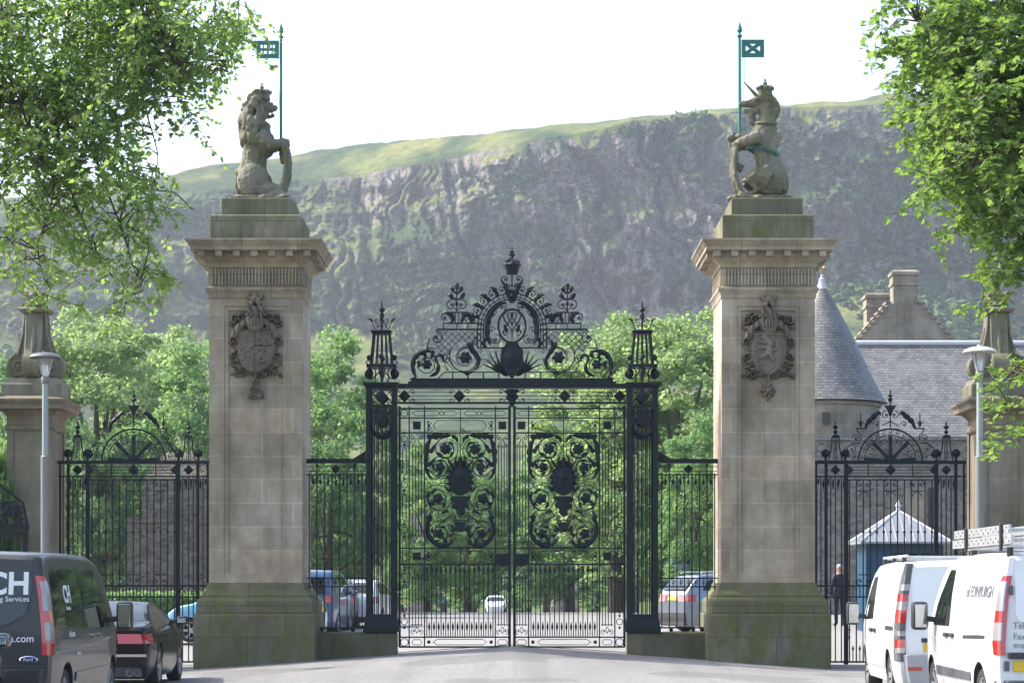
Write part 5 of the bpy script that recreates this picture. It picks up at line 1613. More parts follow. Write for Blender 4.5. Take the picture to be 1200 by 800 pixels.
def bark_mat():
    t = NT('tree_bark'); p = t.obj()
    n = t.noise(t.mapping(p, scale=(6, 6, 1.2)), 2.0, 5, 0.7)
    t.set(t.mix(n, (0.035, 0.030, 0.024), (0.11, 0.095, 0.078)), 0.9, 0, 0.2)
    t.bump(n, 0.6, 0.03)
    return t.mat
M_BARK = bark_mat()

def leaves_mesh(name, C, D, Nn, L, W, mat, parent, fold=0.25, lobed=False):
    """C base points, D directions, Nn normals (all N,3), L/W lengths and widths"""
    o0 = np.array(root_loc(parent)) if parent is not None else np.zeros(3)
    D = D / np.linalg.norm(D, axis=1, keepdims=True)
    S = np.cross(D, Nn); S /= np.maximum(np.linalg.norm(S, axis=1, keepdims=True), 1e-6)
    N2 = np.cross(S, D)
    L = L[:, None]; W = W[:, None]
    C = C - o0
    base = C; tip = C + D * L
    mid = C + D * L * 0.5 + N2 * (-fold * W * 0.5)
    if not lobed:
        r = C + D * L * 0.42 + S * W * 0.5; l = C + D * L * 0.42 - S * W * 0.5
        tip = tip - N2 * L * 0.12
        V = np.stack([base, r, tip, l], 1).reshape(-1, 3)
        n = len(C); b = np.arange(n)[:, None] * 4
        F = np.concatenate([b + np.array([[0, 1, 2]]), b + np.array([[0, 2, 3]])], 0)
        return np_mesh(name, V, F, mat, parent)
    pts = [base, C + D * L * .18 + S * W * .50, C + D * L * .45 + S * W * .30, C + D * L * .62 + S * W * .52, C + D * L * .72 + S * W * .18, tip - N2 * L * .1,
           C + D * L * .72 - S * W * .18, C + D * L * .62 - S * W * .52, C + D * L * .45 - S * W * .30, C + D * L * .18 - S * W * .50, mid]
    V = np.stack(pts, 1).reshape(-1, 3)
    n = len(C); b = np.arange(n)[:, None] * 11
    F = np.concatenate([b + np.array([[10, i, (i + 1) % 10]]) for i in range(10)], 0)
    return np_mesh(name, V, F, mat, parent)

def near_tree(name, label, trunk_xy, ymid, blobs, nclus, leafL, mat, limbs, seed, lobed, droop, per=(9, 15), spread=3.2, twig_len=0.5, group=None):
    """overhanging street tree: limbs, twigs and sprays; blobs give the crown's shape in metres (x, z, rx, rz, density)"""
    rng = np.random.default_rng(seed)
    tx, ty = trunk_xy
    g = thing(name, label, 'tree', (tx, ty, gz0(tx, ty)), group)
    # limbs
    lm = MB(); nodes = []
    for pts, r0, r1 in limbs:
        P = []
        for a, b in zip(pts[:-1], pts[1:]):
            for k in range(8): P.append(tuple(a[i] + (b[i] - a[i]) * k / 8 + (rng.normal(0, .035) if P else 0) for i in range(3)))
        P.append(pts[-1])
        # smooth
        Q = np.array(P)
        for _ in range(3): Q[1:-1] = (Q[:-2] + Q[1:-1] * 2 + Q[2:]) / 4
        rad = np.linspace(r0, r1, len(Q))
        lm.tube([tuple(q) for q in Q], list(rad * .38), 7)
        for q, r in zip(Q[2:], rad[2:]): nodes.append((*q, r))
    lm.build('limbs', M_BARK, g, smooth=60)
    tk = MB(); z0 = gz0(tx, ty)
    tk.tube([(tx, ty, z0 - .2), (tx, ty, z0 + .3), (tx + .05, ty, z0 + 2), (tx, ty + .1, z0 + 4.5), (tx + .05, ty, z0 + 8), (tx, ty, z0 + 12)], [.52, .40, .34, .31, .24, .10], 12)
    tk.build('trunk', M_BARK, g, smooth=60)
    nodes = np.array(nodes)
    # sample cluster bases inside the crown's shape
    B = np.array(blobs)
    wts = B[:, 4] * B[:, 2] * B[:, 3]; wts = wts / wts.sum()
    k = rng.choice(len(B), nclus, p=wts)
    a = rng.uniform(0, 2 * PI, nclus); rr = np.sqrt(rng.uniform(0, 1, nclus))
    cx = B[k, 0] + B[k, 2] * rr * np.cos(a); cz = B[k, 1] + B[k, 3] * rr * np.sin(a)
    cyv = ymid + rng.normal(0, 1, nclus) * spread * 0.45
    tw = MB(); C = []; D = []; N = []; LL = []
    for i in range(nclus):
        p = np.array([cx[i], cyv[i], cz[i]])
        d2 = np.sum((nodes[:, :3] - p) ** 2, 1); j = int(np.argmin(d2))
        q = nodes[j, :3]; dist = math.sqrt(d2[j])
        out = p - q; out[2] = out[2] * 0.4
        nn = np.linalg.norm(out); out = out / nn if nn > 1e-3 else np.array([1.0, 0, 0])
        dr = out * 0.7 + rng.normal(0, .45, 3); dr[2] -= droop
        dr /= np.linalg.norm(dr)
        ln = twig_len * rng.uniform(.6, 1.25)
        e = p + dr * ln * .55 + np.array([0, 0, -droop * ln * .15]); s = p - dr * ln * .45
        if rng.random() < (.5 if dist < .7 else .16 if dist < 1.3 else 0):
            m_ = (q + s) / 2 + np.array([0, 0, .12 * dist]) + rng.normal(0, .04, 3)
            if dist < 2.6: tw.tube([tuple(q), tuple(m_), tuple(s)], [min(.018, nodes[j, 3]), .011, .007], 4)
        tw.tube([tuple(s), tuple((s + e) / 2 + np.array([0, 0, .03])), tuple(e)], [.007, .005, .003], 3)
        n = rng.integers(*per)
        for c in range(n):
            t = (c + .3) / n
            b = s + (e - s) * t
            sd = np.cross(dr, [0, 0, 1.0]); sd /= max(1e-6, np.linalg.norm(sd))
            d = dr * .55 + sd * (1 if c % 2 else -1) * rng.uniform(.6, 1.2) + rng.normal(0, .3, 3); d[2] -= .25
            C.append(b + rng.normal(0, .03, 3)); D.append(d)
            nv = np.array([0, 0, 1.0]) + rng.normal(0, .45, 3); N.append(nv); LL.append(leafL * rng.uniform(.65, 1.2))
    tw.build('twigs', M_BARK, g)
    C, D, N, LL = map(np.array, (C, D, N, LL))
    leaves_mesh('leaves', C, D, N, LL, LL * (rng.uniform(.75, .95, len(LL)) if not lobed else rng.uniform(.95, 1.15, len(LL))), mat, g, lobed=lobed)
    return g

def px_blobs(raw, Y):
    s = 2640.0 / Y
    return [((x - 600) / s, EYE + (690 - y) / s, rx / s, ry / s, d) for x, y, rx, ry, d in raw]
def px_pts(raw):
    return [((x - 600) * Y / 2640.0, Y, EYE + (690 - y) * Y / 2640.0) for x, y, Y in raw]
LY = 32.0
left_blobs = px_blobs([(70,45,150,90,1.0),(175,40,110,62,.85),(262,20,44,22,.5),(290,6,32,9,.35),(284,44,18,14,.28),(248,58,18,24,.32),(228,78,24,28,.36),(195,95,36,34,.7),
    (218,148,18,24,.32),(203,170,14,14,.22),(230,158,8,14,.2),(60,145,105,62,.9),(150,150,48,42,.5),(40,215,66,48,.62),(120,215,60,42,.50),(175,205,20,24,.38),(178,238,24,12,.42),(95,265,85,30,.42),(165,270,24,24,.36),(35,290,50,34,.36),
    (130,310,58,26,.34),(178,312,18,14,.3),(100,350,56,20,.2),(165,345,20,18,.30),(30,330,34,16,.16),(185,355,14,10,.2),(40,300,40,10,.2),
    (-110,60,110,180,.35),(40,-130,240,80,.25),(-270,0,130,240,.12)], LY)
left_limbs = [
    (px_pts([(-330,180,33),(-150,60,33),(60,10,32.5),(230,0,32),(290,-6,31.5)]), .14, .02),
    (px_pts([(-330,200,33),(-60,110,32),(60,120,32),(110,180,32),(140,260,31.8),(168,340,31.6)]), .13, .012),
    (px_pts([(-60,110,32),(40,150,31.5),(66,219,31.4),(46,280,31.3),(54,345,31.2)]), .06, .010),
    (px_pts([(60,120,32),(72,200,32.4),(91,249,32.5),(110,299,32.5),(137,332,32.5),(160,352,32.5)]), .05, .008),
    (px_pts([(60,10,32.5),(150,60,33),(170,120,33),(185,180,33.2),(180,236,33.2)]), .06, .010),
    (px_pts([(150,9,32),(195,50,31.6),(215,100,31.4),(222,150,31.3)]), .03, .006),
    (px_pts([(200,8,32),(255,40,32.3),(268,85,32.3)]), .035, .008),
    (px_pts([(-150,60,33),(-40,180,33),(10,240,33),(20,320,33)]), .07, .012),
    (px_pts([(-330,100,33),(-200,-60,33),(0,-140,33),(200,-150,33)]), .14, .03),
]
near_tree('lime_tree', 'lime tree drooping its leafy branches over the top left, beside the lion', (-11.6, 33.2), LY, left_blobs, 2600, .092, L_LIME, left_limbs, 21, False, .55, (11, 18), 2.2, .5)
RY = 30.0
right_blobs = px_blobs([(1185,40,110,75,1.0),(1062,22,32,20,.5),(1100,60,34,38,.8),(1130,110,44,50,.95),(1098,140,17,20,.7),(1150,180,64,48,1.0),(1098,208,20,10,.55),(1110,196,20,14,.6),(1178,240,40,36,.85),(1142,245,16,10,.45),
    (1188,295,16,36,.6),(1152,283,10,6,.2),(1168,315,12,8,.25),(1192,338,12,12,.35),(1186,442,14,5,1.6),(1192,468,14,4,1.4),(1184,514,14,4,1.6),(1195,500,8,4,1.2),(1196,428,7,5,1.2),
    (1300,120,100,210,.4),(1230,-90,170,60,.3),(1380,250,90,160,.12)], RY)
right_limbs = [
    (px_pts([(1560,180,31),(1330,80,30.5),(1180,40,30),(1075,25,29.6)]), .16, .02),
    (px_pts([(1560,260,31),(1330,170,30),(1200,170,29.8),(1105,205,29.6)]), .14, .012),
    (px_pts([(1330,170,30),(1220,110,30.4),(1110,135,30.4)]), .07, .012),
    (px_pts([(1330,200,30),(1240,260,30),(1190,300,30),(1170,330,30)]), .07, .012),
    (px_pts([(1560,330,30.5),(1300,400,30),(1210,432,30),(1176,446,29.8)]), .08, .008),
    (px_pts([(1300,410,30),(1230,455,30.2),(1180,470,30.2)]), .04, .006),
    (px_pts([(1310,410,30),(1240,500,30.1),(1175,516,30.1)]), .04, .006),
]
near_tree('sycamore_tree', 'leafy sycamore hanging in from the right, above the white vans', (11.6, 31.0), RY, right_blobs, 2200, .108, L_SYC, right_limbs, 22, True, .28, (10, 16), 2.8, .55)

# ---------------------------------------------------------------- trees of the garden beyond the gates
def far_tree_proto(name, seed, R0, H, n, size, mat, nclump=70, low=0.22, squash=1.0):
    rng = np.random.default_rng(seed)
    g = thing(name, None, 'tree', (0, 0, 0))
    cz = H * (0.5 + low * .5); rz = H * (1 - low) * 0.5
    th = rng.uniform(0, 2 * PI, nclump); u = rng.uniform(-1, 1, nclump)
    rad = rng.uniform(.45, 1.0, nclump) ** .6
    cc = np.stack([R0 * rad * np.sqrt(1 - u ** 2) * np.cos(th), R0 * rad * np.sqrt(1 - u ** 2) * np.sin(th), cz + rz * rad * u * squash], 1)
    # a broader skirt than an egg
    cr = R0 * rng.uniform(.12, .30, nclump)
    k = rng.integers(0, nclump, n)
    v = rng.normal(0, 1, (n, 3)); v /= np.linalg.norm(v, axis=1, keepdims=True)
    v[:, 2] = np.where(v[:, 2] < -.3, -v[:, 2] * .5, v[:, 2])
    rr = cr[k] * rng.uniform(.65, 1.08, n)
    C = cc[k] + v * rr[:, None] * np.array([1, 1, .8])
    D = rng.normal(0, 1, (n, 3)) + v * .5; D[:, 2] -= .3
    N = v + rng.normal(0, .7, (n, 3)) + np.array([0, 0, .5])
    L = size * rng.uniform(.6, 1.3, n)
    leaves_mesh('crown', C, D, N, L, L * .8, mat, g)
    m = MB()
    m.tube([(0, 0, -.3), (0, 0, H * .15), (.1, 0, H * .4), (0, .1, H * .7)], [H * .028, H * .021, H * .016, H * .006], 9)
    for i in range(9):
        a = rng.uniform(0, 2 * PI); z = H * rng.uniform(.18, .5); e = cc[rng.integers(0, nclump)]
        m.tube([(0, 0, z), (e[0] * .45, e[1] * .45, (z + e[2]) / 2 + .3), tuple(e)], [H * .010, H * .006, H * .002], 6)
    m.build('trunk', M_BARK, g, smooth=60)
    return g
PROTO = [far_tree_proto('garden_tree', 31, 3.6, 14.5, 26000, .21, L_FAR[0], 150, .06), far_tree_proto('garden_tree', 32, 3.4, 13.0, 24000, .21, L_FAR[1], 140, .05),
         far_tree_proto('dark_tree', 33, 4.2, 11.0, 20000, .25, L_FAR[2], 120, .02), far_tree_proto('garden_bush', 34, 1.9, 3.6, 5000, .2, L_FAR[1], 50, .0)]
TREES = [  # px centre, distance, prototype, height, width factor, label
    (112, 112, 0, 15.2, 1.10, 'pale green garden tree seen above the left wing gate, nearest the left end pier'),
    (186, 122, 0, 15.6, 1.05, 'pale green garden tree seen above the left wing gate, nearest the lion pier'),
    (232, 106, 1, 12.6, 0.95, 'mid green garden tree half hidden behind the lion pier'),
    (392, 108, 1, 13.4, 0.88, 'rounded garden tree seen between the lion pier and the great gates'),
    (340, 118, 0, 14.4, 1.0, 'garden tree mostly hidden behind the lion pier'),
    (722, 112, 0, 14.9, 1.12, 'bright yellow green garden tree behind the right gate post'),
    (796, 108, 0, 14.8, 1.12, 'bright garden tree seen between the great gates and the unicorn pier'),
    (850, 116, 1, 14.0, 0.9, 'garden tree mostly hidden behind the unicorn pier'),
    (815, 92, 1, 8.1, 0.75, 'smaller leafy tree behind the railing beside the unicorn pier'),
    (668, 128, 1, 11.5, 1.0, 'leafy tree seen through the right leaf of the great gates'),
    (640, 160, 2, 10.6, 0.9, 'dark tree far beyond the right leaf of the great gates'),
    (72, 100, 2, 8.8, 0.9, 'dark tree low beside the left end pier'),
    (130, 96, 2, 8.2, 0.8, 'dark tree behind the bars of the left wing gate'),
    (385, 92, 2, 7.4, 0.8, 'dark tree low behind the railing beside the lion pier'),
    (788, 98, 2, 7.6, 0.8, 'dark tree low behind the railing beside the unicorn pier'),
    (520, 240, 2, 13.5, 1.1, 'far dark tree seen through the left leaf, beside its outer stile'),
    (556, 225, 2, 10.5, 1.1, 'far dark tree seen through the left leaf, behind its medallion'),
    (590, 250, 2, 12.5, 1.0, 'far dark tree behind the meeting stiles of the great gates'),
    (620, 235, 2, 11.5, 1.0, 'far dark tree seen through the right leaf, behind its medallion'),
    (470, 230, 1, 11.0, 1.0, 'far green tree behind the left gate post'),
    (700, 240, 1, 13.0, 1.1, 'far green tree seen through the right leaf, beside its outer stile'),
    (745, 225, 2, 12.0, 1.0, 'far dark tree behind the right gate post'),
    (430, 250, 2, 13.0, 1.0, 'far dark tree behind the railing beside the lion pier'),
    (548, 132, 1, 10.4, 1.0, 'mid green tree behind the left leaf of the great gates, right of its medallion'),
    (500, 128, 1, 9.6, 0.9, 'mid green tree behind the left leaf of the great gates, near its outer stile'),
    (20, 120, 1, 13.5, 1.0, 'mid green garden tree behind the left end pier'),
]
_used = set()
for i, (px, Y, pi_, h, wf, lab) in enumerate(TREES):
    src = PROTO[pi_]
    if pi_ in _used: o = copy_tree(src)
    else: o = src; _used.add(pi_)
    x = (px - 600) * Y / 2640.0
    hs = (14.5, 13.0, 11.0, 3.6)[pi_]
    o.location = (x, Y, gz0(x, Y) - .05)
    o.rotation_euler = (0, 0, i * 1.37)
    sc = h / hs
    o.scale = (sc * wf, sc * wf, sc)
    tag(o, lab, 'tree', 'trees of the garden beyond the gates')
# bushes along the garden edge
BUSH = [(545, 205, 2.6, 'round bush far down the drive, left of the white car'), (500, 200, 3.0, 'round bush far down the drive, beside the left far pier'), (612, 205, 2.8, 'round bush far down the drive, right of the white car'),
        (700, 190, 3.2, 'round bush far down the drive, beside the right far pier'), (660, 210, 3.0, 'round bush far down the drive, behind the right far pier')]
for i, (px, Y, h, lab) in enumerate(BUSH):
    o = PROTO[3] if i == 0 else copy_tree(PROTO[3])
    x = (px - 600) * Y / 2640.0
    o.location = (x, Y, gz0(x, Y)); o.rotation_euler = (0, 0, i * 2.1); sc = h / 3.6; o.scale = (sc * 1.3, sc * 1.3, sc)
    tag(o, lab, 'bush', 'bushes along the far drive')

o = copy_tree(PROTO[3]); o.location = (-11.35, 45.3, .1); o.scale = (.72, .72, 1.62); o.rotation_euler = (0, 0, .7)
tag(o, 'tall leafy shrub growing against the left end pier, above the iron screen', 'shrub'); o.name = 'leafy_shrub'
if 'group' in o: del o['group']

def hedge(name, label, x0, x1, y0, y1, h, n, seed, mat):
    rng = np.random.default_rng(seed)
    z0 = gz0((x0 + x1) / 2, (y0 + y1) / 2)
    g = thing(name, label, 'hedge', ((x0 + x1) / 2, (y0 + y1) / 2, z0))
    m = MB(); m.rstack((x0 + x1) / 2, (y0 + y1) / 2, [((x1 - x0) / 2 - .05, (y1 - y0) / 2 - .05, z0 - .1), ((x1 - x0) / 2 - .05, (y1 - y0) / 2 - .05, z0 + h - .06), ((x1 - x0) / 2 - .12, (y1 - y0) / 2 - .12, z0 + h - .02)])
    m.build('body', L_FAR[2], g)
    f = rng.integers(0, 3, n)
    X = rng.uniform(x0, x1, n); Y = rng.uniform(y0, y1, n); Z = rng.uniform(0, h, n)
    Y = np.where(f == 0, y0, Y); Z = np.where(f == 1, h, Z); X = np.where(f == 2, np.where(rng.random(n) < .5, x0, x1), X)
    C = np.stack([X, Y, Z + z0], 1) + rng.normal(0, .05, (n, 3))
    N = np.stack([np.where(f == 2, 1, 0), np.where(f == 0, -1, 0), np.where(f == 1, 1, .4)], 1) + rng.normal(0, .5, (n, 3))
    D = rng.normal(0, 1, (n, 3))
    L = rng.uniform(.07, .15, n)
    leaves_mesh('leaves', C, D, N, L, L * .7, mat, g)
    return g
hedge('clipped_hedge', 'low clipped hedge beyond the left wing gate, behind the blue car', -14.5, -9.6, 75.0, 76.4, .95, 9000, 61, L_FAR[1])
# ================================================================ BUILDINGS BEYOND THE SCREEN
def rubble(name, c0, c1, scale=2.2, mortar=(0.20, 0.185, 0.165)):
    t = NT(name)
    vec, P, N = t.wallvec()
    w = t.mapping(vec, scale=(1.0, 1.7, 1.0))
    dn = t.noise(vec, 3, 3)
    dv = t.n('ShaderNodeVectorMath', operation='ADD'); t.l(w, dv.inputs[0])
    sc = t.n('ShaderNodeVectorMath', operation='SCALE'); t.l(t.comb(dn, dn, 0.0), sc.inputs[0]); sc.inputs['Scale'].default_value = .25; t.l(sc.outputs[0], dv.inputs[1])
    v = t.n('ShaderNodeTexVoronoi', feature='F1'); t.l(dv.outputs[0], v.inputs['Vector']); v.inputs['Scale'].default_value = scale
    e = t.voro(dv.outputs[0], scale, 'DISTANCE_TO_EDGE')
    col = t.mix(t.sep(v.outputs['Color'])[0], c0, c1)
    col = t.mix(t.noise(t.pos(), 1.2, 5, .65), t.mix(1.0, col, (.7, .68, .66), 'MULTIPLY'), col)
    col = t.mix(t.ramp(e, [(0.02, .8), (0.09, 0.0)]), col, mortar)
    t.set(col, .9, 0, .2)
    t.bump(t.ramp(e, [(0.0, 0), (0.12, 1)]), .6, .05)
    return t.mat
def slate(name, axis='x', row=.115, width=.19):
    t = NT(name)
    vec, P, N = t.wallvec()
    if axis == 'cone':
        P2 = t.sep(t.obj())
        a = t.n('ShaderNodeMath', operation='ARCTAN2'); t.l(P2[1], a.inputs[0]); t.l(P2[0], a.inputs[1])
        vec = t.comb(t.math('MULTIPLY', a.outputs[0], 1.7), P2[2], 0.0)
    b = t.n('ShaderNodeTexBrick'); t.l(vec, b.inputs['Vector'])
    b.inputs['Scale'].default_value = 1; b.inputs['Brick Width'].default_value = width; b.inputs['Row Height'].default_value = row
    b.inputs['Mortar Size'].default_value = .010; b.inputs['Mortar Smooth'].default_value = .2; b.inputs['Bias'].default_value = -.1
    b.inputs['Color1'].default_value = (.10, .101, .099, 1); b.inputs['Color2'].default_value = (.18, .179, .172, 1); b.inputs['Mortar'].default_value = (.04, .04, .043, 1)
    n = t.noise(t.pos(), 1.3, 5, .65); f = t.noise(t.pos(), 7, 4, .7)
    col = t.mix(t.ramp(n, [(.45, 0), (.7, .5)]), b.outputs['Color'], (.235, .23, .215))
    col = t.mix(t.ramp(f, [(.62, 0), (.72, .75)]), col, (.40, .40, .38))
    t.set(col, t.ramp(f, [(.3, .38), (.7, .6)]), 0, .5)
    P3 = t.sep(vec); saw = t.n('ShaderNodeMath', operation='FRACT'); t.l(t.math('DIVIDE', P3[1], row), saw.inputs[0])
    hh = t.math('ADD', t.math('MULTIPLY', t.math('SUBTRACT', 1.0, saw.outputs[0]), .6), t.math('MULTIPLY', t.math('SUBTRACT', 1.0, b.outputs['Fac']), .5))
    t.bump(hh, .8, .04)
    return t.mat
M_RUB = rubble('grey_rubble_stone', (.12, .112, .10), (.25, .235, .21), 4.2)
M_RUB2 = rubble('brown_rubble_stone', (.085, .078, .062), (.19, .17, .14), 4.6, (.13, .12, .10))
M_ASH = stone('house_ashlar', (.36, .315, .255), (.30, .27, .23), .8, .33, (.22, .20, .17), moss=0, dirt=.45, joint=.008, off=.27)
M_SLATE = slate('roof_slate'); M_SLATEC = slate('turret_slate', 'cone')
M_LEAD = plain('lead_sheet', (.50, .51, .54), .5, .2, var=.15)
M_GOLD = plain('gilded_metal', (.42, .31, .16), .5, .4, var=.15)
M_DARKGLASS = plain('dark_window_glass', (.012, .015, .018), .08, 0, var=.2)
M_WHITEP = plain('white_paint', (.72, .72, .70), .45, 0, var=.04)

def at(px, py, Y): return ((px - 600) * Y / 2640.0, Y, EYE + (690 - py) * Y / 2640.0)
def house():
    g = thing('stone_house', 'stone house with slate roofs, conical turret and stepped gable, behind the right wing gate', 'house', (13.0, 90, .2))
    # turret
    D = 85.0; cx = (969 - 600) * D / 2640; r = 71 * D / 2640; cyy = D + r * .6
    m = MB(); m.lathe([(r * .955, -.3), (r * .955, 8.45), (r * .985, 8.50), (r * .985, 8.62)], 40, (cx, cyy)); 
    m.build('turret_wall', M_ASH, g, smooth=30)
    tr = thing('turret_roof_axis', None, None, (0, 0, 0)); COL.objects.unlink(tr); bpy.data.objects.remove(tr)
    m = MB()
    prof = []
    for k in range(22):
        f = k / 21
        rr = r * 1.02 * ((1 - f) + .05 * math.sin(PI * f) + .07 * math.exp(-f * 12))
        prof.append((max(.05, rr), 8.66 + 4.75 * f))
    m.lathe([(a, b) for a, b in prof], 48, (0, 0))
    o = m.build('turret_roof', M_SLATEC, None, smooth=40)
    o.parent = g; o.location = Vector((cx, cyy, 0)) - Vector(g.location)
    c = MB(); c.lathe([(.30, 12.70), (.26, 12.85), (.16, 13.2), (.11, 13.4), (.13, 13.45), (.05, 13.5), (.05, 13.62)], 14, (cx, cyy)); oc = c.build('lead_cap', M_LEAD, g, smooth=40)
    c = MB(); c.ell((cx, cyy, 13.78), (.09, .09, .10), 10, 7)
    for k in range(6): c.ell((cx + .14 * math.cos(k * PI / 3), cyy + .14 * math.sin(k * PI / 3), 13.86), (.06, .06, .07), 7, 5)
    c.tube([(cx, cyy, 13.6), (cx, cyy, 14.1)], [.04, .015], 6); c.build('gilded_finial', M_GOLD, oc, smooth=40)
    for (px, py) in ((968, 490),):
        q = at(px, py, cyy - r * .95); m = MB(); m.box(q[0] - .13, q[0] + .13, q[1] - .06, q[1] + .1, q[2] - .22, q[2] + .22); m.build('slit_window', M_DARKGLASS, g)
    # main range
    y0, y1 = 88.5, 99.5; ym = 93.0
    x0 = (1000 - 600) * 89 / 2640; x1 = x0 + 22
    zr = EYE + (690 - 403) * ym / 2640; ze = 7.0
    m = MB(); m.box(x0 + .3, x1, y0 + .3, y1, -.4, ze - .02); m.build('main_wall', M_RUB, g)
    m = MB()
    m.prism_x([(y0 - .1, ze - .12), (y0 - .05, ze + .0), (ym, zr), (y1, ze), (y1, ze - .12), (ym, zr - .16)], x0, x1); m.build('main_roof', M_SLATE, g)
    m = MB(); m.tube([(x0, ym, zr + .03), (x1, ym, zr + .03)], .13, 8); m.build('ridge_capping', M_LEAD, g, smooth=40)
    # stepped gable of the range behind, with its two chimneys
    D = 104.0; s = D / 2640
    X = lambda px: (px - 600) * s
    Z = lambda py: EYE + (690 - py) * s
    m = MB()
    steps = 9
    xl, xr = 1000, 1122; xa, xb = 1044, 1077
    poly = [(X(xl), Z(470)), (X(xl), Z(408))]
    for k in range(steps):
        x = xl + (xa - xl) * (k + 1) / steps; y = 408 - (408 - 356) * (k + 1) / steps
        poly += [(X(xl + (xa - xl) * k / steps), Z(y)), (X(x), Z(y))]
    for k in range(steps):
        x = xb + (xr - xb) * (k + 1) / steps; y = 356 + (408 - 356) * k / steps
        poly += [(X(xb + (xr - xb) * k / steps), Z(y)), (X(x), Z(y))]
    poly += [(X(xr), Z(408)), (X(xr), Z(470))]
    m.prism(poly, D, D + .7); m.build('stepped_gable', M_ASH, g)
    m = MB()
    for k in range(steps):
        x = xl + (xa - xl) * k / steps; x2 = xl + (xa - xl) * (k + 1) / steps; y = 408 - (408 - 356) * (k + 1) / steps
        m.box(X(x) - .06, X(x2) + .02, D - .08, D + .78, Z(y) + .003, Z(y) + .10)
        x = xb + (xr - xb) * k / steps; x2 = xb + (xr - xb) * (k + 1) / steps; y = 356 + (408 - 356) * k / steps
        m.box(X(x) - .02, X(x2) + .06, D - .08, D + .78, Z(y) + .003, Z(y) + .10)
    m.build('gable_coping', M_ASH, g)
    m = MB(); zt = Z(357); m.prism_x([(D + .71, Z(470)), (D + .71, zt - .6), (D + 12, zt - .6), (D + 12, Z(470))], X(1040), X(1080)); 
    m2 = MB(); m2.prism([(X(1002), Z(410)), (X(1060), Z(362)), (X(1118), Z(410))], D + .72, D + 14); m2.build('rear_roof', M_SLATE, g)
    def chimney(pxa, pxb, pyt, pyb, D, depth):
        s = D / 2640; xa = (pxa - 600) * s; xb = (pxb - 600) * s; zt = EYE + (690 - pyt) * s; zb = EYE + (690 - pyb) * s
        q = MB(); cx = (xa + xb) / 2; hx = (xb - xa) / 2 - .07
        q.rstack(cx, D + depth / 2, [(hx, depth / 2, zb), (hx, depth / 2, zt - .75), (hx + .06, depth / 2 + .06, zt - .72), (hx + .06, depth / 2 + .06, zt - .58), (hx + .02, depth / 2 + .02, zt - .56), (hx + .02, depth / 2 + .02, zt - .30), (hx + .09, depth / 2 + .09, zt - .25), (hx + .09, depth / 2 + .09, zt - .10), (hx - .02, depth / 2 - .02, zt)])
        q.build('chimney', M_ASH, g, bevel=.01)
    chimney(1045, 1077, 316, 360, 104.1, .9)
    chimney(1014, 1044, 343, 420, 107.5, 1.0)
    # lower lean-to wall in front, rubble, with a blocked doorway and a dark window
    yw = 82.5; s = yw / 2640
    m = MB(); m.box((952 - 600) * s, (1205 - 600) * s, yw, yw + .7, -.3, EYE + (690 - 516) * s); m.build('rubble_wall', M_RUB, g)
    m = MB(); m.box((950 - 600) * s, (1206 - 600) * s, yw - .08, yw + .8, EYE + (690 - 515.8) * s, EYE + (690 - 512) * s); m.build('wall_coping', M_SLATE, g)
    m = MB(); m.box((1060 - 600) * s, (1085 - 600) * s, yw - .03, yw + .1, 2.4, EYE + (690 - 572) * s); m.build('doorway_surround', M_ASH, g)
    m = MB(); m.box((1088 - 600) * s, (1096 - 600) * s, yw - .04, yw + .1, 3.2, EYE + (690 - 571) * s); m.build('window', M_DARKGLASS, g)
    return g
house()

def kiosk():
    D = 60.0; s = D / 2640
    cx = (1060 - 600) * s; hw = .98; cyy = D + hw
    z0 = gz0(cx, cyy)
    g = thing('ticket_kiosk', 'blue kiosk with pale pyramid roof behind the right wing gate', 'kiosk', (cx, cyy, z0))
    M_BLUE = plain('blue_kiosk_paint', (.007, .055, .11), .45, 0, var=.12, scale=3)
    M_BLUED = plain('navy_kiosk_paint', (.012, .035, .065), .45, 0, var=.12, scale=3)
    ze = 2.78
    m = MB(); m.box(cx - hw, cx + hw, cyy - hw, cyy + hw, z0 - .05, ze); m.build('walls', M_BLUE, g)
    for x in (-hw, -.34, .40, hw):
        m = MB(); m.box(cx + x - .05, cx + x + .05, cyy - hw - .03, cyy - hw + .02, z0, ze - .02); m.build('mullion', M_BLUED, g)
    m = MB(); m.box(cx - hw + .70, cx + hw - .06, cyy - hw - .012, cyy - hw + .02, z0 + 1.0, ze - .25); m.build('window', M_DARKGLASS, g)
    m = MB(); m.box(cx - hw - .02, cx + hw + .02, cyy - hw - .025, cyy - hw + .02, ze - .22, ze - .03); m.build('fascia', M_BLUED, g)
    ro = MB(); e = hw + .22; za = 3.68
    ro.rstack(cx, cyy, [(e, e, ze), (e, e, ze + .05), (.04, .04, za)])
    t = M_LEADR = plain('pale_roof_sheet', (.22, .235, .26), .5, .1, var=.12, scale=2)
    o = ro.build('roof', M_LEADR, g)
    for k in range(4):
        sx, sy = ((-1, -1), (1, -1), (1, 1), (-1, 1))[k]
        q = MB(); q.tube([(cx + sx * e, cyy + sy * e, ze + .06), (cx, cyy, za + .02)], .035, 6); q.build('hip_roll', M_LEAD, o)
    sm = MB()
    for k in range(-5, 6):
        u = k * .24; f = 1 - abs(u) / e
        sm.tube([(cx + u, cyy - e, ze + .06), (cx + u, cyy - e + (e - .04) * f, ze + .06 + (za - ze - .06) * f)], .012, 4)
        sm.tube([(cx - e, cyy + u, ze + .06), (cx - e + (e - .04) * f, cyy + u, ze + .06 + (za - ze - .06) * f)], .012, 4)
    sm.build('standing_seams', M_LEAD, o)
    q = MB(); q.lathe([(.06, za - .03), (.05, za + .1), (.08, za + .14), (.02, za + .3)], 8, (cx, cyy)); q.build('finial', M_LEAD, o)
    return g
kiosk()

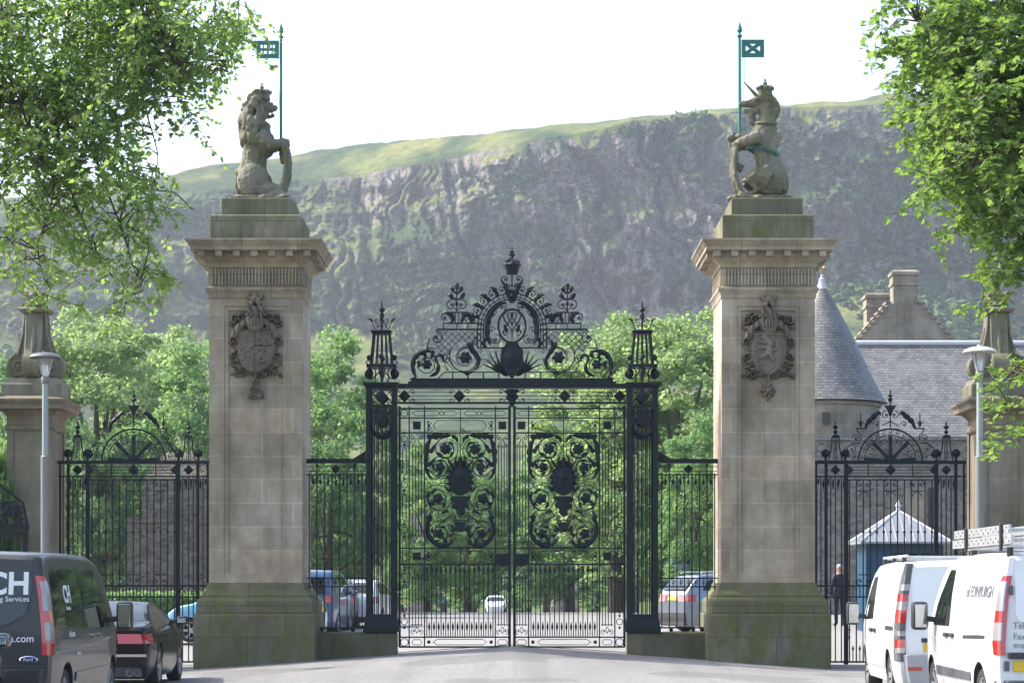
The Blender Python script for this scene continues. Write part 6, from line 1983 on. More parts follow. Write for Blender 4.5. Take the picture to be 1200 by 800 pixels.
def ruin():
    D = 84.0; s = D / 2640
    X = lambda px: (px - 600) * s
    Z = lambda py: EYE + (690 - py) * s
    g = thing('rubble_building', 'old rubble stone building behind the left wing gate, stepped in height', 'stone building', (X(205), D, .3))
    m = MB(); m.box(X(149), X(262), D, D + 5, -.2, Z(606)); m.build('lower_wall', M_RUB2, g)
    m = MB(); m.box(X(147), X(262), D - .10, D + 5.1, Z(612), Z(607.5)); m.box(X(147), X(262), D - .12, D + .0, -.2, Z(676)); m.build('string_course', M_RUB2, g)
    m = MB(); m.rstack(X(208), D + 1.6, [(1.35, 1.5, Z(607)), (1.30, 1.45, Z(560)), (1.1, 1.25, Z(552)), (.8, .95, Z(536)), (.55, .6, Z(528))]); m.build('upper_tower', M_RUB2, g)
    return g
ruin()
w = MB(); w.box(-22, -9.0, 78.0, 78.5, .2, 1.05); w.box(-22.05, -8.95, 77.92, 78.58, 1.053, 1.16)
tag(w.build('garden_wall', M_RUB), 'low stone garden wall behind the hedge and the left wing gate', 'wall')

def far_pier(px0, px1, pyt, label, Y):
    s = Y / 2640; x0 = (px0 - 600) * s; x1 = (px1 - 600) * s; z0 = gz0((x0 + x1) / 2, Y); zt = EYE + (690 - pyt) * s
    cx = (x0 + x1) / 2; hx = (x1 - x0) / 2
    g = thing('far_pier', label, 'stone pier', (cx, Y, z0), 'far stone piers down the drive')
    m = MB(); m.rstack(cx, Y, [(hx, hx, z0 - .1), (hx, hx, z0 + .5), (hx * .88, hx * .88, z0 + .55), (hx * .88, hx * .88, zt - .5)]); m.build('shaft', M_ASH, g, bevel=.02)
    m = MB(); m.rstack(cx, Y, [(hx * .92, hx * .92, zt - .499), (hx * 1.12, hx * 1.12, zt - .3), (hx * 1.12, hx * 1.12, zt - .15), (hx * .3, hx * .3, zt)]); m.build('cap', M_ASH, g, bevel=.02)
far_pier(645, 679, 646, 'pale stone pier far down the drive, seen through the right leaf of the great gates', 150)
far_pier(478, 504, 590, 'tall stone pier far down the drive, behind the outer stile of the left leaf', 150)
def far_lodge():
    Y = 260; s = Y / 2640
    X = lambda px: (px - 600) * s
    Z = lambda py: EYE + (690 - py) * s
    z0 = gz0(X(480), Y)
    g = thing('far_lodge', 'distant stone lodge with a reddish roof, behind the outer stile of the left leaf', 'house', (X(480), Y, z0))
    m = MB(); m.box(X(458), X(506), Y, Y + 7, z0 - .2, Z(596)); m.build('walls', M_ASH, g)
    m = MB(); m.prism([(X(455), Z(596)), (X(462), Z(572)), (X(502), Z(572)), (X(509), Z(596))], Y - .4, Y + 7.4); m.build('roof', plain('red_tile', (.20, .10, .075), .8, 0, var=.2), g)
far_lodge()
# ---------------------------------------------------------------- street lamps
def street_lamp(px, pyt, Y, label, nf):
    s = Y / 2640; x = (px - 600) * s; zt = EYE + (690 - pyt) * s; z0 = gz0(x, Y) + (.12 if abs(x) > 7.45 and Y < 44.6 else 0)
    g = thing('street_lamp', label, 'street lamp', (x, Y, z0), 'street lamps flanking the screen')
    M_POLE = plain('grey_painted_steel', (.30, .34, .34), .5, .1, var=.1, scale=3)
    M_POLED = plain('weathered_steel_sleeve', (.20, .205, .20), .6, .1, var=.15, scale=3)
    m = MB(); zb = EYE + (690 - 535) * s
    m.lathe([(.085, z0 - .05), (.085, zb), (.062, zb + .02)], 14, (x, Y)); m.build('lower_column', M_POLED, g, smooth=40)
    m = MB(); m.lathe([(.060, zb - .02), (.055, zt - .52)], 14, (x, Y)); m.build('upper_column', M_POLE, g, smooth=40)
    m = MB(); m.lathe([(.062, zt - .62), (.075, zt - .60), (.075, zt - .50), (.06, zt - .48)], 14, (x, Y)); m.build('collar', M_POLED, g, smooth=40)
    tg = NT('frosted_lamp_glass'); tg.set((.72, .74, .72), .25, 0, .5); tg.bsdf.inputs['Transmission Weight'].default_value = .55
    m = MB(); m.lathe([(.06, zt - .48), (.09, zt - .36), (.15, zt - .17), (.16, zt - .15)], 18, (x, Y)); m.build('lamp_glass', tg.mat, g, smooth=40)
    for k in range(4):
        a = PI / 4 + k * PI / 2; q = MB(); q.tube([(x + .065 * math.cos(a), Y + .065 * math.sin(a), zt - .49), (x + .17 * math.cos(a), Y + .17 * math.sin(a), zt - .15)], .010, 5); q.build('stay', M_POLE, g)
    m = MB(); m.lathe([(.20, zt - .155), (.305, zt - .145), (.31, zt - .125), (.26, zt - .08), (.16, zt - .045), (.05, zt - .03), (.05, zt), (.01, zt + .005)], 28, (x, Y)); m.build('canopy', plain('lamp_canopy_grey', (.50, .49, .46), .5, .1, var=.06) if nf else plain('lamp_canopy_dark', (.10, .105, .11), .4, .2, var=.1), g, smooth=35)
street_lamp(53, 411, 42.5, 'grey street lamp with a disc canopy, in front of the left end pier', 0)
street_lamp(1148, 404, 41.5, 'grey street lamp with a pale disc canopy, in front of the right end pier', 1)
# ================================================================ VEHICLES
def paint(name, col, metallic=0.0, rough=0.28, coat=0.8, dirt=0.25):
    t = NT(name); p = t.obj(); P = t.sep(p)
    n = t.noise(p, 3.0, 5, .65); f = t.noise(p, 45, 3, .7)
    low = t.ramp(P[2], [(0.25, 1.0), (0.75, 0.12)])
    k = t.math('MULTIPLY', t.math('MULTIPLY', low, t.ramp(n, [(.3, .3), (.7, 1)])), dirt * 1.6)
    t.set(t.mix(k, col, (.16, .145, .125)), t.math('ADD', t.math('MULTIPLY', k, .5), rough), metallic, .5, coat)
    t.bsdf.inputs['Coat Roughness'].default_value = .06
    return t.mat
P_GREY = paint('dark_grey_metallic_paint', (.034, .035, .035), .25, .35, .4, .10)
for _m in (P_GREY,): _m.node_tree.nodes['Principled BSDF'].inputs['Specular IOR Level'].default_value = .3
P_WHITE = paint('white_van_paint', (.74, .75, .76), 0, .3, .6, .35)
P_WHITE2 = paint('white_van_enamel', (.72, .735, .75), 0, .3, .6, .45)
P_BLACK = paint('black_car_paint', (.004, .0045, .005), 0, .15, .1, .02)
P_BLACK.node_tree.nodes['Principled BSDF'].inputs['Specular IOR Level'].default_value = .2
P_CORNER = paint('charcoal_car_paint', (.06, .062, .066), .5, .28, 1.0, .2)
P_BLUE = paint('blue_car_paint', (.014, .065, .16), .2, .3, .9, .2)
P_PALE = paint('pale_blue_car_paint', (.10, .33, .52), .2, .3, .9, .2)
P_SILVER = paint('silver_car_paint', (.22, .25, .29), .6, .3, .9, .25)
P_RED = paint('red_car_paint', (.36, .03, .035), .1, .3, .9, .2)
P_WH3 = paint('white_car_paint', (.70, .71, .73), 0, .3, .9, .2)
P_DKC = paint('slate_car_paint', (.05, .055, .065), .4, .3, .9, .2)
def glass(name, col, rough=.04):
    t = NT(name); t.set(col, rough, 0, .7); return t.mat
G_DARK = glass('tinted_window_glass', (.012, .016, .016))
G_CLEAR = glass('car_window_glass', (.016, .022, .022)); G_CLEAR.node_tree.nodes['Principled BSDF'].inputs['Specular IOR Level'].default_value = .3
M_TYRE = plain('tyre_rubber', (.022, .022, .022), .85, 0, var=.2)
M_RIM = plain('alloy_rim', (.42, .43, .44), .35, .8, var=.08)
M_HUB = plain('steel_hubcap', (.33, .34, .35), .5, .5, var=.12)
M_BLKP = plain('black_plastic', (.028, .029, .031), .55, 0, var=.15)
M_GRYP = plain('grey_plastic_trim', (.085, .09, .10), .6, 0, var=.12)
def lens(name, col):
    t = NT(name); p = t.obj()
    w = t.n('ShaderNodeTexBrick'); t.l(t.mapping(p, scale=(30, 30, 30)), w.inputs['Vector']); w.inputs['Scale'].default_value = 1
    t.set(t.mix(t.noise(p, 40, 2), col, tuple(min(1, c * 1.35 + .01) for c in col)), .12, 0, .7, 1.0)
    return t.mat
M_REDL = lens('red_lamp_lens', (.36, .010, .010)); M_CLRL = lens('clear_lamp_lens', (.23, .22, .22)); M_DRKL = lens('smoked_lamp_lens', (.05, .03, .03)); M_AMB = lens('amber_lamp_lens', (.55, .22, .03))
M_CHROME = plain('bright_chrome', (.62, .63, .65), .12, 1.0, var=.05)
M_PLATE = plain('yellow_number_plate', (.62, .42, .02), .4, 0, var=.03)
M_MIRR = plain('mirror_glass', (.35, .38, .40), .05, 1.0, var=.05)
M_TXTW = plain('white_vinyl_lettering', (.70, .71, .72), .5, 0, var=.03)
M_TXTG = plain('grey_vinyl_lettering', (.13, .14, .16), .5, 0, var=.03)
M_TXTR = plain('red_vinyl_stripe', (.48, .05, .03), .5, 0, var=.03)
M_TXTO = plain('olive_vinyl_lettering', (.35, .35, .22), .5, 0, var=.03)
M_BADGE = plain('blue_oval_enamel', (.01, .03, .12), .25, .2, var=.05)
M_ALU = plain('ladder_aluminium', (.62, .63, .64), .4, .7, var=.15)

class Veh:
    """a vehicle body in its own space: y from the tail (0) to the nose (L), x across, z up"""
    def __init__(self, L, prof, wz, plan, rear=None, nose=None, zb=.24):
        self.L, self.prof, self.wz, self.plan, self.zb = L, np.array(prof), np.array(wz), np.array(plan), zb
        self.rear = np.array(rear if rear is not None else [[0, 0.0], [2.5, 0.0]])
        self.nose = np.array(nose if nose is not None else [[0, 0.0], [2.5, 0.0]])
    def zt(self, y): return float(np.interp(y, self.prof[:, 0], self.prof[:, 1]))
    def tp(self, y): return float(np.interp(y, self.plan[:, 0], self.plan[:, 1]))
    def sx(self, y, z): return float(np.interp(z, self.wz[:, 0], self.wz[:, 1])) * self.tp(y)
    def ry(self, z): return float(np.interp(z, self.rear[:, 0], self.rear[:, 1]))
    def body(self, arches, mat, g, ar=.40, n=64, rc=.10):
        ys = sorted(set([round(float(v), 3) for v in np.linspace(0, self.L, n)] + [.015, .04, .08, self.L - .015, self.L - .04, self.L - .09]))
        sec = []; K = 13
        for y in ys:
            zt = self.zt(y); top = zt - rc; zs = [self.zb + (top - self.zb) * k / K for k in range(K + 1)]
            q = [(self.sx(y, z), z) for z in zs]
            w0 = q[-1][0]
            ws = lambda z: self.sx(y, z)
            q += [(ws(top) - rc * .10, top + rc * .38), (ws(top) - rc * .32, top + rc * .70), (ws(top) - rc * .75, top + rc * .92), (ws(top) * .72 if ws(top) * .72 < ws(top) - rc * 1.1 else ws(top) - rc * 1.2, zt), (ws(top) * .35, zt + .012), (0, zt + .016)]
            half = [(x, z) for x, z in q]
            ring = [(0, self.zb)] + [(x, z) for x, z in half] + [(-x, z) for x, z in half[-2::-1]]
            e = 0.0
            yy = lambda z: y + self.ry(z) * max(0, 1 - y / .5) - float(np.interp(z, self.nose[:, 0], self.nose[:, 1])) * max(0, 1 - (self.L - y) / .5)
            sec.append([(x, yy(z), z) for x, z in ring])
        m = MB(); R_ = len(sec[0])
        for s in sec: m.v += s
        for i in range(len(sec) - 1):
            for k in range(R_):
                k2 = (k + 1) % R_; m.f.append((i*R_+k, i*R_+k2, (i+1)*R_+k2, (i+1)*R_+k)); m.m.append(0)
        m.f.append(tuple(range(R_ - 1, -1, -1))); m.m.append(0); m.f.append(tuple((len(sec)-1)*R_ + k for k in range(R_))); m.m.append(0)
        o = m.build('body', [mat, M_BLKP], g, fix=True)
        c = MB(); 
        for ya, ra in arches:
            for s in (-1, 1):
                q = MB(); q.lathe([(ra, 0), (ra, .62)], 36); c.merge_rot = None
                x0 = s * (self.sx(ya, .6) - .30)
                vs = [((x0 + s * p[2]), ya + p[0], p[1] + ra * .80) for p in q.v]
                c.add(vs, q.f if s > 0 else [f[::-1] for f in q.f])
        co = c.build('cutter', M_BLKP, None, fix=True)
        b = o.modifiers.new('b', 'BOOLEAN'); b.object = co; b.operation = 'DIFFERENCE'; b.solver = 'EXACT'; b.material_mode = 'TRANSFER'
        dg = bpy.context.evaluated_depsgraph_get(); dg.update()
        me = bpy.data.meshes.new_from_object(o.evaluated_get(dg)); o.modifiers.clear(); o.data = me
        bpy.data.objects.remove(co)
        me.polygons.foreach_set('use_smooth', [True] * len(me.polygons)); me.set_sharp_from_angle(angle=R(38))
        self.g = g
        return o
    def panel(self, name, poly, mat, side=1, off=.006, parent=None, sub=3, smooth=True):
        """thin panel following the flank; poly in (y, z)"""
        P = []
        for a, b in zip(poly, poly[1:] + poly[:1]):
            for k in range(sub): P.append((a[0] + (b[0]-a[0]) * k / sub, a[1] + (b[1]-a[1]) * k / sub))
        m = MB(); n = len(P)
        out = [(side * (self.sx(y, z) + off), y, z) for y, z in P]; inn = [(side * (self.sx(y, z) - .012), y, z) for y, z in P]
        cy_ = sum(p[0] for p in P) / n; cz_ = sum(p[1] for p in P) / n
        m.v = out + inn + [(side * (self.sx(cy_, cz_) + off), cy_, cz_)]
        for k in range(n):
            k2 = (k + 1) % n
            m.f += [(2*n, k, k2), (k, n + k, n + k2, k2)]; m.m += [0, 0]
        return m.build(name, mat, parent or self.g, fix=True)
    def rpanel(self, name, poly, mat, off=.006, parent=None):
        """thin panel on the tail; poly in (x, z)"""
        P = []
        for a, b in zip(poly, poly[1:] + poly[:1]):
            for k in range(3): P.append((a[0] + (b[0]-a[0]) * k / 3, a[1] + (b[1]-a[1]) * k / 3))
        m = MB(); n = len(P)
        cx_ = sum(p[0] for p in P) / n; cz_ = sum(p[1] for p in P) / n
        m.v = [(x, self.ry(z) - off, z) for x, z in P] + [(x, self.ry(z) + .03, z) for x, z in P] + [(cx_, self.ry(cz_) - off, cz_)]
        for k in range(n):
            k2 = (k + 1) % n
            m.f += [(2*n, k2, k), (k, k2, n + k2, n + k)]; m.m += [0, 0]
        return m.build(name, mat, parent or self.g, fix=True)
    def strip(self, name, pts, w, mat, side=1, off=.004):
        m = MB(); m.tube([(side * (self.sx(y, z) + off - w * .3), y, z) for y, z in pts], w, 5); return m.build(name, mat, self.g)
    def wheel(self, y, side, r, w, rim_mat, spokes=5, hub=False, out=.0):
        x0 = side * (self.sx(y, .6) - w + out)
        def rot(m): 
            m.v = [(x0 + side * p[2], y + p[0], r + p[1]) for p in m.v]
            if side < 0: m.f = [f[::-1] for f in m.f]
            return m
        wh = thing('wheel', None, None, (0, 0, 0)); wh.parent = self.g
        m = MB(); m.lathe([(r * .62, 0), (r * .93, 0.0), (r * .99, w * .12), (r, w * .3), (r, w * .7), (r * .99, w * .88), (r * .93, w), (r * .70, w * 1.0), (r * .66, w * .93), (r * .62, w * .6)], 40)
        rot(m).build('tyre', M_TYRE, wh, smooth=40)
        m = MB(); m.lathe([(r * .66, w * .2), (r * .67, w * .97), (r * .63, w * .97), (r * .60, w * .55), (r * .08, w * .45), (.001, w * .45)], 36)
        for k in range(spokes):
            a = 2 * PI * k / spokes
            for da in ((-.13, .13) if spokes < 8 else (0,)):
                m.bar((math.cos(a + da * .5) * r * .12, math.sin(a + da * .5) * r * .12, w * (.78 if hub else .72)), (math.cos(a + da) * r * .645, math.sin(a + da) * r * .645, w * .88), r * .11, w * .14, up=(0, 0, 1))
        m.lathe([(r * .17, w * .5), (r * .17, w * .80), (r * .12, w * .86), (.002, w * .87)], 16)
        rot(m).build('rim', rim_mat, wh, smooth=35)
        return wh
    def mirror(self, y, z, side, mat, big=True, reach=.20):
        x = side * self.sx(y, z)
        h, w = (.36, .20) if big else (.15, .20)
        m = MB(); X0 = x + side * (reach * .45); X1 = x + side * (reach * .45 + w)
        a, b = sorted((X0, X1)); m.box(a, b, y - .02, y + .16, z - h * .35, z + h * .65); o = m.build('mirror', M_BLKP if big else mat, self.g, bevel=.045, smooth=40)
        m = MB(); m.box(a + .022, b - .022, y - .030, y - .015, z - h * .35 + .03, z + h * .65 - .03); m.build('mirror_glass', M_MIRR, o, bevel=.012)
        m = MB(); m.bar((x - side * .03, y + .05, z), (x + side * reach * .6, y + .06, z + .02), .10, .07, up=(0, 0, 1)); m.build('mirror_arm', M_BLKP, o, bevel=.01)
    def text(self, body, size, x, z, mat, where='rear', y=None, side=1, tilt=0, align='CENTER', bold=0.0, sx=1.0):
        c = bpy.data.curves.new('lettering', 'FONT'); c.body = body; c.size = size; c.extrude = .0015; c.offset = bold; c.align_x = align
        c.materials.append(mat)
        o = bpy.data.objects.new('lettering', c); COL.objects.link(o); o.parent = self.g
        if where == 'rear':
            o.location = (x, self.ry(z) - .010, z); o.rotation_euler = (R(90 - tilt), 0, 0)
        else:
            o.location = (side * (self.sx(y, z) + .012), y, z); o.rotation_euler = (R(90 - tilt), 0, R(90 if side > 0 else -90))
        o.scale = (sx, 1, 1)
        dg = bpy.context.evaluated_depsgraph_get(); dg.update()
        me = bpy.data.meshes.new_from_object(o.evaluated_get(dg)); me.name = 'lettering'
        if not me.materials: me.materials.append(mat)
        q = bpy.data.objects.new('lettering_mesh', me); COL.objects.link(q); q.parent = self.g
        q.location = o.location; q.rotation_euler = o.rotation_euler; q.scale = o.scale
        bpy.data.objects.remove(o); q.name = 'lettering'
        return q

def rrect(y0, y1, z0, z1, r):
    out = []
    for cy_, cz_, a0 in ((y1 - r, z1 - r, 0), (y0 + r, z1 - r, 90), (y0 + r, z0 + r, 180), (y1 - r, z0 + r, 270)):
        for k in range(4): a = R(a0 + k * 30); out.append((cy_ + r * math.cos(a), cz_ + r * math.sin(a)))
    return out

VAN_PROF = [(0, 1.90), (.05, 1.945), (.3, 1.985), (1.5, 2.0), (2.9, 1.985), (3.3, 1.93), (3.5, 1.84), (4.22, 1.20), (4.5, 1.10), (4.8, .98), (4.93, .86), (4.97, .72)]
VAN_W = [(.2, .90), (.35, .955), (.6, .985), (.95, .99), (1.12, .98), (1.5, .935), (1.85, .865), (2.0, .84)]
VAN_PLAN = [(0, .965), (.08, .99), (.5, 1.0), (3.6, 1.0), (4.3, .965), (4.7, .89), (4.97, .76)]
VAN_REAR = [(.2, -.02), (.6, -.03), (1.0, .0), (1.4, .045), (1.9, .13), (2.1, .17)]

def custom_van(name, label, loc, mat, dark, rz=0):
    g = thing(name, label, 'van', (0, 0, 0))
    v = Veh(4.97, VAN_PROF, VAN_W, VAN_PLAN, VAN_REAR, nose=[(.2, .0), (.8, .0), (1.3, .25)])
    v.body([(.93, .41), (3.98, .41)], mat, g)
    for ya in (.93, 3.98):
        for s in (-1, 1): v.wheel(ya, s, .335, .22, M_HUB, 5 if dark else 6, hub=True, out=-.03)
    # tail lamps: tall, stepped, clear over red
    for s in (-1, 1):
        prof = [(-.008, 1.70), (.085, 1.68), (.125, 1.30), (.125, 1.10), (.16, 1.02), (.15, .88), (-.012, .84)]
        def lamp(nm, zlo, zhi, mt, off, k=1.0):
            m = MB(); Z = np.linspace(zlo, zhi, 8)
            for z in Z:
                ww = float(np.interp(z, [.82, .90, 1.02, 1.1, 1.3, 1.60, 1.72], [.09, .15, .16, .125, .12, .085, .02])) * k
                xs = s * (v.sx(.02, z) + .004); yr = v.ry(z)
                xin = s * (v.sx(.02, z) - (.075 if k == 1 else .035))
                m.v += [(xin, yr - off, z), (xs - s * .02, yr - off, z), (xs + s * .012, yr + .012, z), (s * (v.sx(.02 + ww, z) + off), yr + .03 + ww, z), (s * (v.sx(.1, z) - .03), yr + .03 + ww, z), (xin, yr + .06, z)]
            for i in range(7):
                for k in range(6):
                    k2 = (k + 1) % 6; m.f.append((i*6+k, i*6+k2, (i+1)*6+k2, (i+1)*6+k)); m.m.append(0)
            m.f += [(5,4,3,2,1,0), tuple(42 + k for k in range(6))]; m.m += [0, 0]
            return m.build(nm, mt, g, fix=True)
        lo = lamp('tail_lamp', .84, 1.72, M_REDL, .012)
        m1 = lamp('clear_lens', 1.33, 1.66, M_CLRL, .018, .72); m1.parent = lo
        m1 = lamp('reversing_lens', 1.0, 1.20, M_CLRL, .017, .68); m1.parent = lo
        m1 = lamp('upper_cap', 1.70, 1.92, mat if not dark else M_BLKP, .006)
    # bumper
    b = MB(); 
    for z in (.26, .36, .52, .56 if not dark else .69):
        w = v.sx(.03, z) + .015
        b.v += [(-w, .75, z), (-w - .004, .06, z), (-w + .10, -.075, z), (w - .10, -.075, z), (w + .004, .06, z), (w, .75, z), (w - .06, .75, z), (-w + .06, .75, z)]
    for i in range(3):
        for k in range(8):
            k2 = (k + 1) % 8; b.f.append((i*8+k, i*8+k2, (i+1)*8+k2, (i+1)*8+k)); b.m.append(0)
    b.f += [tuple(range(7, -1, -1)), tuple(24 + k for k in range(8))]; b.m += [0, 0]
    # only the part behind the wheel
    b.v = [(x, min(y, .50), z) for x, y, z in b.v]
    b.build('rear_bumper', M_GRYP if not dark else mat, g, fix=True, bevel=.012)
    for s in (-1, 1):
        m = MB(); w = v.sx(.03, .45); x0, x1 = sorted((s * (w - .34), s * (w - .14))); m.box(x0, x1, -.082, -.06, .40, .455); m.build('reflector', M_REDL, g)
    # flank: seams, window or blank panel, slide rail, rub strip, handles
    for s in (-1, 1):
        win = G_DARK
        frame = [(.28, 1.14), (1.55, 1.11), (1.55, 1.78), (1.47, 1.84), (.42, 1.83), (.30, 1.74)]
        if dark:
            v.panel('side_window', [(.30, 1.16), (1.92, 1.11), (1.92, 1.80), (.46, 1.81), (.34, 1.74)], win, s)
            v.panel('door_window', [(1.98, 1.11), (3.62, 1.10), (3.40, 1.42), (3.02, 1.80), (1.98, 1.80)], win, s)
        else:
            v.panel('pressed_panel', rrect(.38, 1.86, 1.15, 1.83, .06), mat, s, off=.010)
            v.panel('pressed_panel', rrect(.30, 1.60, 1.045, 1.125, .03), mat, s, off=.008)
            v.panel('door_window', [(2.72, 1.12), (3.78, 1.12), (3.62, 1.36), (3.12, 1.81), (2.80, 1.81)], win, s)
        for pts in ([(1.98, .46), (1.98, 1.08), (2.02, 1.86)], [(2.66, .40), (2.66, 1.10), (2.74, 1.86)], [(3.80, .9), (3.86, 1.12)]): v.strip('door_seam', pts, .006, M_BLKP, s, off=.0)
        v.panel('slide_rail', [(.62, 1.005), (1.86, .985), (1.86, 1.025), (.62, 1.045)], M_BLKP, s, off=.004)
        v.panel('rub_strip', [(1.42, .50), (3.50, .50), (3.50, .62), (1.42, .60)], M_GRYP if not dark else mat, s, off=.014)
        for yy in (2.50, 2.86): v.panel('door_handle', rrect(yy - .11, yy + .11, .985, 1.035, .02), M_BLKP if not dark else M_CHROME, s, off=.028)
        v.mirror(3.62, 1.18, s, mat, True, .22)
        v.strip('crease', [(.20, .86), (1.6, .88), (3.6, .96)], .008, mat, s, off=.004)
    # windscreen and bonnet side
    w = MB(); 
    for y in np.linspace(3.56, 4.18, 6):
        z = v.zt(y) + .012; hw = v.sx(y, z - .1) - .08; w.v += [(-hw, y, z), (hw, y, z)]
    for i in range(5): w.f.append((i*2, i*2+1, i*2+3, i*2+2)); w.m.append(0)
    w.build('windscreen', G_DARK, g)
    # tailgate or twin doors
    if dark:
        v.rpanel('rear_window', [(-.74, 1.78), (.74, 1.78), (.77, 1.60), (.70, 1.30), (.48, 1.17), (-.48, 1.17), (-.70, 1.30), (-.77, 1.60)], G_DARK)
        v.rpanel('number_plate', [(-.26, .80), (.26, .80), (.26, .91), (-.26, .91)], M_PLATE, .014)
        v.rpanel('tailgate_seam', [(-.93, .70), (.93, .70), (.93, .725), (-.93, .725)], M_BLKP, .003)
        m = MB(); m.ell((.74, v.ry(.79) - .012, .79), (.105, .012, .042), 24, 8); bo = m.build('badge', M_CHROME, g, smooth=60)
        m = MB(); m.ell((.74, v.ry(.79) - .020, .79), (.092, .010, .034), 24, 8); m.build('badge_field', M_BADGE, bo, smooth=60)
        v.text('Ford', .055, .74, .773, M_TXTW).location.y -= .024
    else:
        for s in (-1, 1):
            r = [(s * x, z) for x, z in rrect(.10, .76, 1.20, 1.80, .09)]
            v.rpanel('pressed_panel', r if s > 0 else r[::-1], mat, .008)
        v.rpanel('door_seam', [(-.006, .58), (.006, .58), (.006, 1.92), (-.006, 1.92)], M_BLKP, .002)
        m = MB(); m.box(-.86, .05, v.ry(.83) - .05, v.ry(.83) + .02, .80, .87); m.build('plate_housing', M_BLKP, g, bevel=.012)
        v.rpanel('number_plate', [(-.80, .66), (-.28, .66), (-.28, .775), (-.80, .775)], M_PLATE, .014)
        for s in (-1, 1):
            for z in (.72, 1.56):
                m = MB(); m.box(s * (v.sx(0, z) - .075) - .03, s * (v.sx(0, z) - .075) + .03, v.ry(z) - .022, v.ry(z) + .01, z - .055, z + .055); m.build('hinge', M_GRYP, g, bevel=.008)
    g.location = loc; g.rotation_euler = (0, 0, rz)
    return g, v
gv, v = custom_van('grey_van', 'dark grey panelled van with white letters CH on its rear window', (-6.10, 25.0, gz0(-6.1, 25)), P_GREY, True)
v.text('CH', .345, .735, 1.52, M_TXTW, bold=.010, tilt=9, align='RIGHT'); v.text('ng Services', .082, .735, 1.435, M_TXTW, tilt=7, align='RIGHT')
v.text('ich.com', .115, .80, .985, M_TXTW, tilt=3, bold=.001, align='RIGHT')
v.text('CH', .28, 0, 1.42, M_TXTW, 'side', 1.10, 1, 9, bold=.008); v.text('Services', .075, 0, 1.33, M_TXTW, 'side', 1.10, 1, 9)
v.text('ich.com', .11, 0, 1.02, M_TXTW, 'side', 1.15, 1, 2)
v.text('Services', .075, 0, .80, M_TXTW, 'side', 1.55, 1, 0)

gw, v = custom_van('white_van', 'white panel van with ladders on its roof and grey lettering on its rear door', (6.36, 25.0, gz0(6.3, 25)), P_WHITE, False)
for k, (t_, sz, z) in enumerate((('Tel: 01', .100, 1.135), ('Fax: 01', .100, 1.015), ('enquir', .085, .925))): v.text(t_, sz, -.80, z, M_TXTG, tilt=3, align='LEFT', bold=.0005)
v.text('of EDINBURGH', .19, 0, 1.48, M_TXTG, 'side', 1.12, -1, 9, bold=.003, sx=1.15); 
v.panel('red_stripe', [(2.02, 1.40), (2.06, 1.40), (1.94, 1.74), (1.90, 1.74)], M_TXTR, -1, off=.014)
_r = random.Random(2)
for k, z in enumerate((.93, .87, .79, .73, .68)):       # lines too small to read in the photograph
    y = 1.72
    while y < 2.35 - .1 * (k % 2):
        w_ = _r.uniform(.05, .14); v.panel('faded_lettering', [(y, z), (y + w_, z), (y + w_, z + .028), (y, z + .028)], M_TXTO, -1, off=.012, sub=1); y += w_ + .03
# ladders and rack: things that rest on the roof
def roof_ladder(vx, vy, vz):
    g = thing('roof_ladder', 'long aluminium ladder lying on the roof of the white lettered van', 'ladder', (vx, vy, vz))
    for k in range(2):
        z = vz + 2.075 + k * .115
        for x in (-.84, -.50):
            m = MB(); m.box(vx + x - .015, vx + x + .015, vy - .15 + k * .12, vy + 3.15 - k * .10, z, z + .10)
            m.build('stile', M_ALU, g)
        m = MB()
        for j in range(12): m.tube([(vx - .83, vy + .05 + j * .27, z + .05), (vx - .51, vy + .05 + j * .27, z + .05)], .016, 6)
        m.build('rungs', M_ALU, g)
        m = MB()
        for j in range(23): m.ell((vx - .858, vy - .05 + j * .135, z + .03 + .04 * (j % 2)), (.006, .014, .014), 6, 4)
        m.build('rivets', M_GRYP, g)
    return g
roof_ladder(6.36, 25.0, gz0(6.3, 25))
def rack(vx, vy, vz, ys, label, rail_x, name, mat):
    g = thing(name, label, 'roof rack', (vx, vy, vz))
    for y in ys:
        m = MB(); m.tube([(vx - .80, vy + y, vz + 2.045), (vx + .80, vy + y, vz + 2.045)], .022, 8); m.build('crossbar', mat, g, smooth=40)
        for s in (-1, 1):
            m = MB(); m.box(vx + s * .78 - .03, vx + s * .78 + .03, vy + y - .05, vy + y + .05, vz + 1.90, vz + 2.04); m.build('foot', M_BLKP, g, bevel=.01)
    for s in (-1, 1):
        m = MB(); m.tube([(vx + s * rail_x, vy + min(ys) - .2, vz + 2.06), (vx + s * rail_x, vy + max(ys) + .25, vz + 2.06)], .022, 8); m.build('side_rail', mat, g, smooth=40)
        for y in (ys if name == 'roof_rack' else ()):
            m = MB(); m.bar((vx + s * .88, vy + y, vz + 2.0), (vx + s * .875, vy + y + .03, vz + 2.31), .04, .045); m.build('load_stop', M_BLKP, g, bevel=.015)
    return g
rack(6.36, 25.0, gz0(6.3, 25), (.25, 2.2), 'black footed rack under the ladders on the white lettered van', .80, 'roof_rack', M_ALU)

